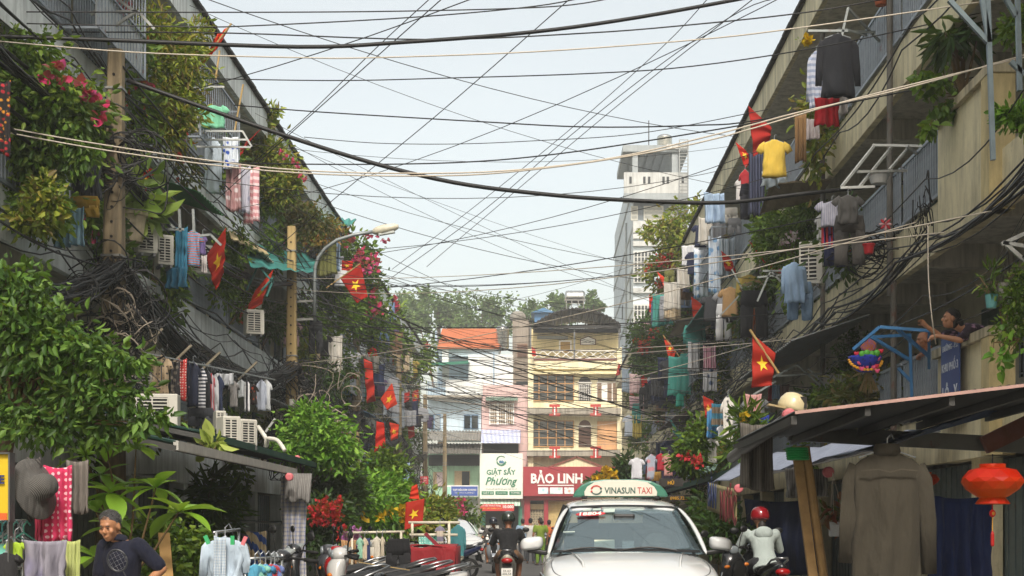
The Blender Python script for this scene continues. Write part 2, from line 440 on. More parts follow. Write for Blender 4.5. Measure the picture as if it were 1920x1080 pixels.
# downpipes
pipe = METAL('old_pipe', '6d6a63', .7, .1, .25)
for x, (ya, yb) in ((1665, (5, 11.1)), (1672, (2.3, 5.2)), (1540, (2.9, 11.1)), (1425, (5, 11.1))):
    d = dR(x, .12); mb = MB().tube([(XR-.09, d, ya), (XR-.09, d, yb)], .05, 8); ob('downpipe', mb, pipe, right_row)

# ============================================================ end of the street (about 107 m away)
D = 107.0
def pb(mb, x0, y0, x1, y1, d0=D, d1=D+.2):
    a, b = P(x0, y1, d0), P(x1, y0, d0); mb.box2((a.x, d0, a.z), (b.x, d1, b.z)); return mb
def rect(name, par, mat, x0, y0, x1, y1, d0=D, d1=None):
    mb = MB(); pb(mb, x0, y0, x1, y1, d0, d1 if d1 is not None else d0+.12); return ob(name, mb, mat, par)
YG = 1021.6
yel = WALL('yellow_render', 'eae1bc', stain='8d7b4f', amt=.35); yel2 = WALL('ochre_render', 'dccb98', stain='8d7b4f', amt=.3)
ledge = WALL('grey_ledge', 'a9a294', stain='4c463c', amt=.7); redp = M('red_paint', 'b3342e', .6); redb = M('red_board', '9c3038', .45, .06, 2)
white = WALL('white_render', 'dfe2e0', stain='8d9290', amt=.3); lblue = WALL('light_blue_render', 'c9dbe6', stain='8fa0a8', amt=.35)
pink = WALL('pink_render', 'dcbcb8', stain='8a7672', amt=.4); mint = WALL('mint_render', 'a9cfae', stain='5f7a66', amt=.3)
whitep = M('white_paint', 'e8e6e0', .5, .06); woodp = M('orange_wood', 'b98a55', .6); glassd = GLASS('dark_glass', '2a3032')
brown = M('brown_shutter', '5d4030', .6); black = METAL('black_iron', '23211f', .6, .2)
steel = METAL('stainless', 'c9c9c6', .22, 1.0)
yh = thing('yellow_house', 'yellow four-storey house with red BẢO LINH shopfront and arched black roof', 'house', P(1077, YG, D+6))
rect('wall', yh, yel, 990, 690, 1163, YG, D+.6, D+14)
# terrace storey set back
rect('terrace_wall', yh, yel2, 996, 617, 1160, 690, D+3.2, D+13)
for x0, x1, y0 in ((990, 1000, 652), (1157, 1166, 651)): rect('corner_pillar', yh, yel, x0, y0, x1, 884, D, D+.58)
rect('parapet', yh, yel, 1000.3, 676, 1156.7, 692, D+.1, D+.55)
rect('parapet_cap', yh, M('brown_cap', '6b4236', .7), 1000.2, 672, 1156.8, 676, D+.06, D+.58)
lat = MB()
for z in (657, 671): pb(lat, 1000, z, 1157, z+1.1, D+.2, D+.26)
for k in range(9):
    x0 = 1001+k*17.2
    lat.bar(P(x0, 658, D+.23), P(x0+17, 671, D+.23), .05, .05); lat.bar(P(x0, 671, D+.25), P(x0+17, 658, D+.25), .05, .05)
ob('lattice_railing', lat, whitep, yh)
wf = rect('terrace_window', yh, whitep, 1048, 638, 1072, 661, D+3.1); rect('curtain', wf, M('straw_blind', 'b08d4f', .8), 1051, 641, 1069, 661, D+3.04)
rect('vent_grille', yh, M('grey_grille', '8d8f88', .7), 1007, 630, 1065, 636, D+3.1)
pl_ = MB(); pl_.prism([(-.62,-.33), (.62,-.33), (.62,.12), (0,.36), (-.62,.12)], Matrix.Translation(P(1102.5, 639, D+3.15)) @ Matrix.Rotation(R(90), 4, 'X'), .08)
pq = ob('plaque', pl_, M('brown_cap', '6b4236'), yh)
pl_ = MB(); pl_.prism([(-.55,-.28), (.55,-.28), (.55,.09), (0,.3), (-.55,.09)], Matrix.Translation(P(1102.5, 639, D+3.06)) @ Matrix.Rotation(R(90), 4, 'X'), .05); ob('plaque_face', pl_, whitep, pq)
for x0, x1, y0, y1 in ((1045, 1068, 635, 700),): pass
# windows of 5 x 3 panes on two storeys
for y0, y1 in ((703, 751), (789, 837)):
    fr = MB(); x0, x1 = 994.5, 1075.5; pb(fr, x0, y0, x1, y1, D+.585, D+.6-.002)
    fo = ob('window', fr, M('window_recess', '2c2a26'), yh)
    fm = MB()
    for i in range(6): x = x0+(x1-x0)*i/5; pb(fm, x-.9, y0, x+.9, y1, D+.5, D+.58)
    for j in range(4): y = y0+(y1-y0)*j/3; pb(fm, x0, y-.8, x1, y+.8, D+.49, D+.575)
    ob('frame', fm, woodp, fo)
    for i in range(5):
        for j in range(3):
            a = x0+(x1-x0)*i/5+1; c = y0+(y1-y0)*j/3+1
            rect('pane', fo, glassd, a, c, a+14.2, c+(y1-y0)/3-2, D+.56, D+.575)
# ledges, I-shaped red ornaments, doors
for y in (767, 846):
    rect('balcony_ledge', yh, ledge, 988, y-2, 1164, y+9, D-.5, D+.59)
    for x in (1040, 1117):
        for a in ((x-10, y-9, x+10, y-4.2), (x-4.5, y-4, x+4.5, y+8), (x-10.5, y+8.2, x+10.5, y+13)): rect('red_ornament', yh, redp, *a, D-.6, D-.49)
        rect('white_ornament_bar', yh, whitep, x-1.2, y-4, x+1.2, y+12, D-.66, D-.61)
rect('eave_band', yh, WALL('yellow_pale', 'e8dcae', stain='8d7b4f', amt=.3), 1000, 696, 1157, 701, D-.1, D+.58)
for y0, y1, gate in ((708, 751, True), (790, 838, False)):
    mb = MB(); pb(mb, 1085, y0+9, 1108, y1, D+.56, D+.59); c = P(1096.5, y0+9, D+.57)
    mb.prism([(.46*math.cos(R(a)), .46*math.sin(R(a))) for a in range(0, 181, 15)], Matrix.Translation(c+V((0,.02,0))) @ Matrix.Rotation(R(90), 4, 'X'), .03)
    do = ob('arched_door', mb, M('arch_dark', '34302c', .5) if gate else brown, yh)
    mb = MB(); pb(mb, 1083, y0+8, 1110, y0+10.5, D+.5, D+.555); ob('transom', mb, whitep, do)
    mb = MB()
    for k in range(7): pb(mb, 1086+k*3.4, y0+12, 1086.8+k*3.4, y1, D+.5, D+.55)
    for k in range(5): pb(mb, 1085, y0+13+k*6, 1108, y0+13.7+k*6, D+.49, D+.545)
    ob('grille', mb, whitep if gate else brown, do)
so_ = rect('shuttered_window', yh, whitep, 1119, 716, 1158, 752, D+.55, D+.598)
for x0 in (1120, 1139, 1149): rect('shutter_leaf', so_, M('brown_louvre', '7b6450', .7), x0, 718, x0+8, 751, D+.5, D+.545)
rect('window_arch', so_, M('arch_grey', '7d766a', .7), 1121, 708, 1156, 715, D+.52, D+.59)
rect('cladding_panel', yh, WALL('peach_panel', 'd9a877', stain='b48a76', amt=.5), 1120, 790, 1161, 843, D+.4, D+.598)
# gable and red shop front
mb = MB(); g1 = P(1081, 859, D-.3)
mb.prism([(-2.0,-.75), (2.0,-.75), (0,0)], Matrix.Translation(g1) @ Matrix.Rotation(R(90), 4, 'X'), .3); gb = ob('gable', mb, yel, yh)
mb = MB(); mb.bar(g1+V((-2.1,-.36,-.7)), g1+V((.03,-.36,.08)), .12, .13); mb.bar(g1+V((2.1,-.36,-.7)), g1+V((-.03,-.36,.08)), .12, .13); ob('gable_trim', mb, M('brown_trim', '7a4636', .7), gb)
sg = rect('shop_sign', yh, redb, 981, 875, 1156, 930, D-.9, D-.5)
text('lettering', 'BẢO LINH', M('sign_white', 'eeece6', .4, .03), sg, P(1044, 894, D-.93), 96*D/F, bold=.035, th=.05, height=25*D/F)
for x0, x1, c_ in ((1009, 1028, 'a8d4e0'), (1031, 1055, 'b9d9d3'), (1058, 1076, 'd9a892')):
    rect('picture_panel', sg, FAB('sign_picture'+c_, 'e6ebec', 'print', c_, 2.6), x0, 914, x1, 926, D-.94, D-.905)
rect('sign_strip', sg, whitep, 1008, 909, 1076, 911, D-.94, D-.905)
for a in ((983, 938, 994, YG), (1020, 938, 1028, YG)): rect('red_pillar', yh, redb, *a, D-.3, D+.598)
rect('red_lintel', yh, redb, 981, 930.2, 1093, 938, D-.4, D+.598)
rs = MB()
for k in range(5): pb(rs, 994.5, 945+k*2.1, 1019.5, 946.8+k*2.1, D+.3, D+.36)
ob('roller_shutter', rs, yel2, yh); rect('entrance_shade_panel', yh, M('opening_shade', '1b1916'), 994.3, 938, 1019.7, YG, D+.45, D+.598)  # flat dark panel paints in the unlit depth of the entrance
fg = MB()
for k in range(9): pb(fg, 995+k*2.9, 957, 995.8+k*2.9, 1015, D+.2, D+.26)
for k in range(8):
    x = 995.4+k*2.9
    for y in range(960, 1012, 9): fg.bar(P(x, y, D+.23), P(x+2.9, y+5, D+.23), .03); fg.bar(P(x, y+9, D+.24), P(x+2.9, y+5, D+.24), .03)
ob('folding_gate', fg, M('cream_gate', 'cbbd9c', .5), yh)
rs = MB()
for k in range(26): pb(rs, 1028.4, 940+k*3, 1092, 942.7+k*3, D+.3, D+.4)
ob('roller_shutter', rs, M('yellow_shutter', 'cdb578', .6), yh)
# arched roof
def arch(u, v, lift=0):
    x = 1000+164*u; y = 611-32*math.sin(math.pi*min(1, max(0, u)))**.8
    p = P(x, y-lift, D-.3); return V((p.x, D-.6+v*7, p.z+.05*math.sin(u*math.pi*46)))
mb = MB(); mb.sheet(lambda u, v: arch(u, v), 92, 1, .08); ar = ob('arched_roof', mb, black, yh)
mb = MB(); mb.bar(P(1000, 613, D-.2), P(1164, 613, D-.2), .14, .2); mb.bar(P(1000, 620, D+2.6), P(1164, 620, D+2.6), .2, .3)
for k in range(11): x = 1008+k*15; mb.bar(P(x, 613, D-.2), V((P(x, 0, D).x, D-.2, arch((x-1000)/164, 0).z)), .06)
ob('roof_truss', mb, black, ar)
for x in (995, 1077, 1161): rect('post', yh, METAL('grey_post', '6a6c6c', .5, .3), x-1.5, 612, x+1.5, 672 if x == 1077 else 652, D-.1, D+.1)
# water tanks
def tank(label, c, r, L, axis, par=None):
    t = thing('water_tank', label, 'water tank', c, 'stainless steel water tanks on the roofs')
    prof = [(r*.05, -L/2), (r*.7, -L/2+.02), (r*.96, -L/2+.12), (r, -L/2+.2)]
    for k in range(9): z = -L/2+.25+(L-.5)*k/8; prof += [(r, z), (r*1.025, z+.03)]
    prof += [(r, L/2-.2), (r*.96, L/2-.12), (r*.7, L/2-.02), (r*.05, L/2)]
    Mx = Matrix.Rotation(R(90), 3, 'Y') if axis == 'x' else None
    mb = MB().lathe(prof, c, 20, Mx); ob('tank_shell', mb, steel, t, smooth=True)
    return t
c = P(1078, 557, D+4); t = tank('shiny horizontal steel water tank on a stand above the arched roof', c, .5, 1.6, 'x')
mb = MB()
for x in (1062, 1072, 1084, 1094):
    for dy in (3.6, 4.4): p = P(x, 565, D+4); mb.bar(V((p.x, D+dy, p.z)), V((p.x, D+dy, p.z-.9)), .06)
for dy in (3.6, 4.4): a, b_ = P(1058, 564, D+4), P(1098, 564, D+4); mb.bar(V((a.x, D+dy, a.z)), V((b_.x, D+dy, b_.z)), .07)
ob('stand', mb, METAL('stand_grey', '8f8f8a', .5, .4), t)
# grey concrete stair tower
gt = thing('concrete_tower', 'narrow bare concrete stair tower between white house and yellow house', 'building', P(976, YG, D+8))
rect('shaft', gt, WALL('bare_concrete', '958b7f', stain='5b544b', amt=.5), 961, 600, 991, YG, D+5, D+12)
mb = MB().lathe([(.02, .75), (.4, .7), (.62, .45), (.68, 0)][::-1], P(971, 601, D+8), 14); ob('dome_cap', mb, concrete, gt, smooth=True)
wq = rect('window', gt, M('window_frame_brown', '8b7360'), 969, 644, 989, 669, D+4.9, D+4.999); rect('shutter', wq, brown, 970.5, 646, 987.5, 668, D+4.85, D+4.895)
rect('window', gt, winm, 968, 715, 990, 725, D+4.9, D+4.999)
# white house with orange roof
wh = thing('white_house', 'white and pale blue house with orange tiled roof and open terrace', 'house', P(870, YG, D+6))
rect('upper_wall', wh, lblue, 820, 648, 934, 730, D+6, D+13)
rect('stair_wall', wh, white, 878, 665, 962, 729, D+1.5, D+5.9)
rect('pillar', wh, white, 829, 655, 841, 729, D+1.6, D+2.4); rect('terrace_beam', wh, lblue, 822, 651, 934, 668, D+1.8, D+5.9)
rect('wall_pipe', wh, M('blue_pipe', '7f9cb4'), 925, 660, 927, 728, D+1.4, D+1.48)
rect('lower_wall', wh, lblue, 802, 727, 902, 812, D+.6, D+12); rect('middle_wall', wh, white, 836, 712, 905, 742, D+.3, D+5)
rt = MB()                                  # tiles laid in rows
me = MB().box((0,0,0), (.42,.30,.05)).mesh('tile'); me.materials.append(M('orange_tile', 'ae6038', .8, .2, 1.5))
a, b_ = P(820, 651, D+1.4), P(936, 618, D+6.5)
rf = MB(); q0 = V((a.x, D+1.4, a.z)); q1 = V((P(936, 651, D+1.4).x, D+1.4, a.z)); up_ = V((0, 5.1, b_.z-a.z))
rf.add([q0, q1, q1+up_, q0+up_, q0-V((0,0,.12)), q1-V((0,0,.12)), q1+up_-V((0,0,.12)), q0+up_-V((0,0,.12))], [(0,1,2,3),(4,7,6,5),(0,4,5,1),(1,5,6,2),(2,6,7,3),(3,7,4,0)])
ro = ob('roof', rf, M('orange_tile', 'c0592a'), wh)
ang = math.atan2(up_.z, up_.y); nr, nc = 13, 11; Wr = q1.x-q0.x
for j in range(nr):
    for i in range(nc):
        p = q0+V((Wr*(i+.5)/nc, 0, 0))+up_*((j+.5)/nr)+V((0,-.02,.03))
        shared('tile', me, ro, Matrix.Translation(p) @ Matrix.Rotation(ang+R(5), 4, 'X') @ Matrix.Diagonal((1, 1.55, 1, 1)))
rect('gable_side', wh, WALL('side_shade_blue', 'a8bccb'), 815.5, 620, 819.6, 676, D+2, D+12)  # the shade on this side is put into its darker blue
mb = MB(); g = P(800, 684, D-.8); h_ = P(878, 679, D-.8)
mb.sheet(lambda u, v: V((g.x+(h_.x-g.x)*u, D-.8+v*2.6, g.z+(h_.z-g.z)*u+v*.25+.02*math.sin(u*70))), 60, 1, .04); mb.bar(g, h_, .1, .22)
ob('terrace_awning', mb, M('awning_green', '1f6a54', .6), wh)
for x0, x1 in ((869.5, 882.5), (883.5, 897)):
    wq = rect('window', wh, M('window_blue', '6f8fae'), x0, 777, x1, 804, D+.5, D+.598); rect('pane', wq, glassd, x0+1, 779, x1-1, 803, D+.46, D+.495)
wq = rect('window', wh, M('window_blue', '6f8fae'), 803, 776, 826, 805, D+.5, D+.598); rect('pane', wq, glassd, 804, 778, 813, 804, D+.46, D+.495); rect('pane', wq, M('pale_pane', '8b9498', .3), 815, 778, 825, 804, D+.46, D+.495)
rl = MB()
for k in range(12): pb(rl, 800+k*3, 716, 800.7+k*3, 741, D-.5, D-.44)
for y in (716, 729, 740): pb(rl, 800, y, 835, y+1, D-.52, D-.45)
ob('terrace_cage', rl, M('cage_blue', '4f6f8a', .5), wh); rect('terrace_slab', wh, ledge, 799, 741, 903, 745, D-.7, D+.598)
tank('tall upright steel water tank beside the orange tiled roof', P(942, 634, D+2.5), .5, 1.85, 'z')
# pink laundry house
ph = thing('pink_house', 'narrow pink house with tall white laundry sign and green awning', 'house', P(944, YG, D+5))
rect('wall', ph, pink, 903, 722, 989.7, YG, D+.6, D+12)
rect('interior_shade_panel', ph, M('opening_shade', '1b1916'), 906, 940, 976, YG, D+.5, D+.598)  # dark panel on the wall stands for the unlit shop inside
wq = rect('window', ph, M('wood_shutters', '8f7757', .7), 918, 757, 964, 795, D+.52, D+.598)
g_ = MB()
for k in range(12): pb(g_, 918+k*4.1, 756, 918.8+k*4.1, 796, D+.44, D+.5)
for k in range(6): pb(g_, 918, 757+k*7.4, 964, 758+k*7.4, D+.43, D+.495)
for k in (0, 1, 2, 3): pb(g_, 917.5+k*14.7, 755, 919.6+k*14.7, 796, D+.42, D+.505)
ob('window_grille', g_, whitep, wq)
def corr(name, par, mat, x0, y0, x1, y1, d, proj, drop, n=26, amp=.05):
    a, b_ = P(x0, y0, d), P(x1, y0, d); mb = MB(); bz = P(x0, y1, d).z
    mb.sheet(lambda u, v: V((a.x+(b_.x-a.x)*u, d-proj*v, a.z+(bz-a.z)*v+amp*math.sin(u*math.pi*n))), n*2, 1, .03); return ob(name, mb, mat, par)
corr('window_awning', ph, M('awning_grey_green', '6f8577', .6), 911, 744, 971, 752.5, D+.6, .8, 0)
sa = FAB('blue_white_stripe', 'e6e8ec', 'v', '3c57a6', 3.2); o = corr('striped_awning', ph, sa, 903, 806, 976, 833, D+.6, 1.4, 0, 12, .015)
rect('upper_shade_panel', ph, M('opening_shade', '1b1916'), 906, 832, 972, 850, D+.5, D+.598)  # shade of the opening painted as a flat dark sheet
sg = rect('shop_sign', ph, M('sign_cream', 'e3e5da', .4, .05), 899.5, 850, 980, 935, D-.9, D-.7)
grn = M('sign_green', '2f7a5a', .5, .05)
text('lettering', 'GIẶT SẤY', grn, sg, P(939.5, 884, D-.92), 54*D/F, bold=.02, th=.03)
text('lettering', 'Phương', grn, sg, P(940, 904, D-.92), 59*D/F, bold=.015, th=.03, shear=.35, height=19*D/F)
mb = MB()
for k in range(14):
    a = R(40+k*22); r0 = .34; c = P(940, 863.5, D-.93); mb.bar(c+V((r0*math.cos(a), 0, r0*math.sin(a))), c+V((r0*math.cos(a+.36), 0, r0*math.sin(a+.36))), .03, .04+.1*(k/14))
ob('logo_ring', mb, grn, sg); mb = MB()
c = P(940, 864, D-.93)
for k in range(7): mb.ball(c+V((-.12+.045*k, 0, -.08+.05*math.sin(k*2))), (.05, .012, .09), 6, 4)
ob('logo_emblem', mb, M('logo_blue', '3b6f93', .5), sg)
for x0, x1, s_ in ((903, 926, 'GIẶT ỦI'), (929, 952, 'VỆ SINH GIÀY'), (955, 977, 'TOPPER')):
    q = rect('sign_button', sg, grn, x0, 921, x1, 927.5, D-.93, D-.905); text('lettering', s_, whitep, sg, P((x0+x1)/2, 924.3, D-.945), (x1-x0-5)*D/F, th=.01)
text('lettering', 'Chuyên giặt sấy lấy liền, giao nhận tận nơi', M('sign_grey', '8f968e'), sg, P(940, 916.5, D-.92), 58*D/F, th=.01)
corr('green_striped_awning', ph, FAB('green_stripe', 'e8ebe4', 'v', '2c8a62', 3.0), 901, 936, 976, 949, D-.2, 1.0, 0, 12, .01)
bn = rect('red_banner', ph, M('banner_red', 'c8302c', .6, .05), 901, 945, 964, 958, D-1.35, D-1.3)
text('lettering', 'Ưu đãi khách hàng', whitep, bn, P(921, 948, D-1.37), 36*D/F, th=.01, shear=.2); text('lettering', '10.000', whitep, bn, P(953, 950, D-1.37), 20*D/F, bold=.03, th=.01)
text('lettering', 'GIẶT · SẤY THƠM CẢ KÝ', M('banner_yellow', 'e9c64a'), bn, P(922, 953, D-1.37), 38*D/F, th=.01)
rect('side_board', ph, M('board_green', '3d7d64', .6), 901.5, 958, 910, 985, D-.2, D-.1); rect('side_board', ph, M('board_green', '3d7d64', .6), 972, 950, 979, 985, D-.2, D-.1)
rect('counter', ph, whitep, 911, 985, 935, 1012, D-.1, D+.49)
# mint corner shop
ms = thing('corner_shop', 'small mint green shop with blue TẠP HÓA signboard under corrugated roof', 'shop', P(852, YG, D+4))
rect('wall', ms, mint, 801, 850, 903, YG, D+.62, D+9)
corr('corrugated_roof', ms, METAL('grey_sheet', '8d8b85', .6, .3, .1), 802, 808, 902, 828, D+.6, 1.6, 0, 34)
corr('corrugated_roof', ms, METAL('grey_sheet2', '77746c', .6, .3, .15), 802, 832, 902, 853, D+.6, 2.2, 0, 34)
rect('balcony_shade_sheet', ms, M('balcony_shade', '2c2c28'), 803, 853, 900, 873, D+.5, D+.615)  # dark sheet paints the shade beneath the corrugated roofs
bl = MB()
for k in range(30): pb(bl, 804+k*3.2, 860, 804.6+k*3.2, 874, D-.2, D-.16)
pb(bl, 803, 859, 900, 860.5, D-.22, D-.15); ob('balcony_bars', bl, black, ms)
wq = rect('window', ms, M('shutter_beige', 'b09a78'), 852, 883, 881, 912, D+.52, D+.615); rect('pane', wq, winm, 866, 884, 880, 911, D+.47, D+.515)
wq = rect('window', ms, M('shutter_beige', 'b09a78'), 812, 885, 832, 912, D+.52, D+.615); rect('curtain', wq, FAB('net_curtain', 'c9b7b7'), 819, 886, 831, 911, D+.47, D+.515)
sg = rect('shop_sign', ms, whitep, 836, 910, 897, 931, D-.3, D-.2); rect('sign_panel', sg, M('sign_blue', '3f5aa0', .5, .06), 846, 912, 895.5, 929.5, D-.34, D-.305)
text('lettering', 'TẠP HÓA KIM CHUNG', whitep, sg, P(871, 918.5, D-.36), 44*D/F, bold=.03, th=.01); text('lettering', '131 Lô M cư xá, phường 2', whitep, sg, P(871, 924, D-.36), 36*D/F, th=.01)
rect('sign_logo', sg, M('sign_mint', '9fd0bb'), 837, 913, 845, 929, D-.34, D-.305)
rs = MB()
for k in range(32): pb(rs, 838+k*2, 933, 839.3+k*2, 985, D+.3, D+.4)
ob('ribbed_gate', rs, METAL('gate_grey', 'a7a59d', .6, .2), ms); rect('side_post', ms, ledge, 896, 932, 901, YG, D-.1, D+.2)
# tall slim tower house
DT = 113.0
tw = thing('tower_house', 'tall slim grey-white tube house rising alone above the right row', 'building', P(1230, YG, DT+14))
tg = WALL('tower_grey', '9fa6a8', stain='6e7474', amt=.3); tw1 = WALL('tower_white', 'c3c5c2', stain='7c7d78', amt=.45); tside = WALL('tower_side', 'c6d0d6', stain='9aa4aa', amt=.25, streak=(2, .4, 2))
L_ = P(1187, 0, DT).x; Rr = P(1290, 0, DT).x
def tz(py): return P(0, py, DT).z
mb = MB(); mb.box2((L_, DT, 0), (Rr, DT+30, tz(375))); ob('side_wall', mb, tside, tw)
def tr(name, m, x0, y0, x1, y1, d0, d1, par=None):
    mb = MB(); pb(mb, x0, y0, x1, y1, DT+d0, DT+d1); return ob(name, mb, m, par or tw)
for k in range(9): mb = MB(); mb.box2((L_-.06, DT+.1, 3.2*k+2.6), (L_-.002, DT+29.9, 3.2*k+2.85)); ob('floor_line', mb, tg, tw)
for k in range(7):
    mb = MB(); mb.box2((L_-.03, DT+3, 3.2*k+4), (L_-.004, DT+3.8, 3.2*k+5.6)); ob('slit_window', mb, M('slot_dark', '2f3334'), tw)
    if k % 2: mb = MB(); mb.box2((L_-.03, DT+14, 3.2*k+4), (L_-.004, DT+15.4, 3.2*k+5.2)); ob('side_window', mb, M('slot_dark', '2f3334'), tw)
mb = MB().tube([(L_-.08, DT+8, .2), (L_-.08, DT+8, tz(378))], .09, 8); ob('drain_pipe', mb, M('pipe_pale', '8f9698', .6), tw)
mb = MB(); mb.box2((L_+.02, DT+6, tz(375)), (Rr-.02, DT+29, tz(300))); ob('stair_head', mb, tside, tw)
tr('roof_slab', tg, 1168, 272, 1291, 284, -1, 8); tr('roof_edge', tw1, 1250, 270, 1292, 279, -1.15, -1.01)
for x0, x1 in ((1186, 1196), (1260, 1272)): tr('roof_pillar', tg, x0, 284, x1, 323, -.8, -.2)
for k in range(6): tr('pergola_slat', M('pergola', '8b9296'), 1170+k*15, 288+k % 2, 1180+k*15, 291, -.5, 5)
tr('roof_parapet', tw1, 1170, 323, 1291, 362, -1.1, -.8); tr('balcony_floor', tg, 1170, 362.2, 1291, 374, -1.1, .2)
for x in (1180, 1206, 1215, 1242, 1250, 1278): tr('parapet_slot', M('slot_dark', '2f3334'), x, 331, x+4.5, 344, -1.13, -1.105)
tr('recess_shade_panel', M('recess_shade_grey', '6d757a'), 1189, 378, 1289, 412, -.05, -.003)  # flat grey panel paints the shade below the balcony slab
for x0, x1 in ((1183, 1196), (1207, 1244), (1254, 1270)):
    q = tr('window_shutter', M('cream_window', 'b9b8ad', .6), x0, 386, x1, 413, -.16, -.055)
    for k in range(3): tr('louvre', M('louvre_grey', '93948c', .6), x0+2, 389+k*7.5, x1-2, 394+k*7.5, -.19, -.165, q)
for k, y in enumerate((414, 438, 452, 540, 630)): tr('floor_band', tw1, 1187, y, 1290, y+(22 if k == 0 else 9), -.3, -.003)
for y in (455, 555):
    q = tr('grilled_window', M('grille_white', 'c7c8c2', .5), 1188, y+15, 1222, y+75, -.25, -.06)
    for i in range(5):
        for j in range(6): tr('pane', glassd, 1190+i*6.5, y+18+j*9.5, 1194.5+i*6.5, y+25.5+j*9.5, -.28, -.255, q)
tr('slit_window', M('slot_dark', '2f3334'), 1177.5, 566, 1182, 612, -.1, -.01) if False else None
mb = MB(); mb.tube([P(1216.5, 272, DT+3), P(1216.5, 226, DT+3)], .04, 6); ob('antenna', mb, black, tw)
mb = MB()
for x in (1274, 1290): mb.bar(P(x, 262, DT-1.3), P(x, 400, DT-1.3), .08)
for k in range(22): mb.bar(P(1274, 262+k*6.3, DT-1.3), P(1290, 262+k*6.3, DT-1.3), .05)
ob('roof_ladder', mb, METAL('ladder_grey', '8a8d8c', .5, .3), tw)
tank('domed steel water tank on top of the tall tower house', P(1246, 268, DT+5), .62, 1.3, 'z')
bh = thing('blue_roof_hut', 'small hut with blue hipped roof peeking up behind the arched roof', 'hut', P(1018, 600, D+20))
mb = MB(); a, b_ = P(1000, 590, D+20), P(1036, 590, D+20); mb.box2((a.x+.1, D+19, a.z-4), (b_.x-.1, D+22, a.z)); ob('wall', mb, M('hut_blue', '3f6f9a', .6), bh)
mb = MB(); ap = P(1019, 577, D+20.5); mb.add([(a.x-.2, D+18.6, a.z), (b_.x+.2, D+18.6, a.z), (b_.x+.2, D+22.4, a.z), (a.x-.2, D+22.4, a.z), tuple(ap)], [(0,1,4),(1,2,4),(2,3,4),(3,0,4),(3,2,1,0)]); ob('roof', mb, METAL('blue_sheet', '4a7fa8', .45, .3), bh)
# ============================================================ plants
def leaf_arrays(pts, dirs, size, aspect=.42, fold=.25):
    n = len(pts); d = dirs/np.linalg.norm(dirs, axis=1, keepdims=True)
    r_ = rng.normal(size=(n, 3)); s_ = np.cross(d, r_); s_ /= np.linalg.norm(s_, axis=1, keepdims=True)+1e-9; u_ = np.cross(s_, d)
    L = size[:, None]; W_ = L*aspect
    base = pts; tip = pts+d*L-u_*L*.12
    l1 = pts+d*L*.34+s_*W_*.5+u_*W_*fold; l2 = pts+d*L*.7+s_*W_*.4+u_*W_*fold*.6
    r1 = pts+d*L*.34-s_*W_*.5+u_*W_*fold; r2 = pts+d*L*.7-s_*W_*.4+u_*W_*fold*.6
    v = np.stack([base, l1, l2, tip, r2, r1], 1).reshape(-1, 3)
    f = (np.arange(n)[:, None, None]*6+np.array([[0,3,2,1],[0,5,4,3]])[None]).reshape(-1, 4)
    return v, f
def np_mesh(name, v, f, mats, mi=None):
    me = bpy.data.meshes.new(name); nf = len(f)
    me.vertices.add(len(v)); me.vertices.foreach_set('co', np.asarray(v, np.float32).ravel())
    me.loops.add(nf*4); me.loops.foreach_set('vertex_index', np.asarray(f, np.int32).ravel())
    me.polygons.add(nf); me.polygons.foreach_set('loop_start', np.arange(0, nf*4, 4, dtype=np.int32))
    for m in mats: me.materials.append(m)
    if mi is not None: me.polygons.foreach_set('material_index', mi)
    me.update(calc_edges=True); return me
G1 = LEAF('leaf_mid', ['2f4a17', '4a6a1e', '5f7d28', '39561c', '7d9434'])
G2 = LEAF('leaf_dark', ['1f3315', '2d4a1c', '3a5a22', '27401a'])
G3 = LEAF('leaf_yellow', ['5f7422', '7d8a2c', '98a03a', '4f6a22', 'a39a3c', '6b5a2a'])
G4 = LEAF('leaf_bright', ['4a7a1c', '66982a', '7fae3a', '3a6418', '8fb848'])
G5 = LEAF('leaf_dry', ['5a4a26', '6b5a30', '4a4a22', '54622a', '3f3a20'])
G6 = LEAF('leaf_tree', ['34521e', '4a6e28', '5f8434', '7a9a48', '28421a', '42642a', '3a5a20'])
GF = LEAF('leaf_far', ['465f2e', '567038', '657f42', '4e6836', '748a4c'], .7, .15)
FP = LEAF('petal_pink', ['c2255f', 'd13a78', 'b01a4a', 'c84a8a'], .6, .3); FR = LEAF('petal_red', ['b51f2a', 'cc2f38', 'a81c3a'], .6, .3)
FY = LEAF('petal_yellow', ['d9b012', 'e6c420', 'c99a10'], .6, .3); FV = LEAF('petal_violet', ['b66ab0', 'c98ac2', 'a8559c'], .6, .3)
bark = M('bark', '5a4a38', .9, .25, 12, bump=.4); twig = M('twig', '6a5638', .9)
def blob(px, py, rx, ry, d, rd=None):
    k = d/F; return (P(px, py, d), V((rx*k, rd if rd is not None else min(rx, ry)*k*.8+.05, ry*k)))
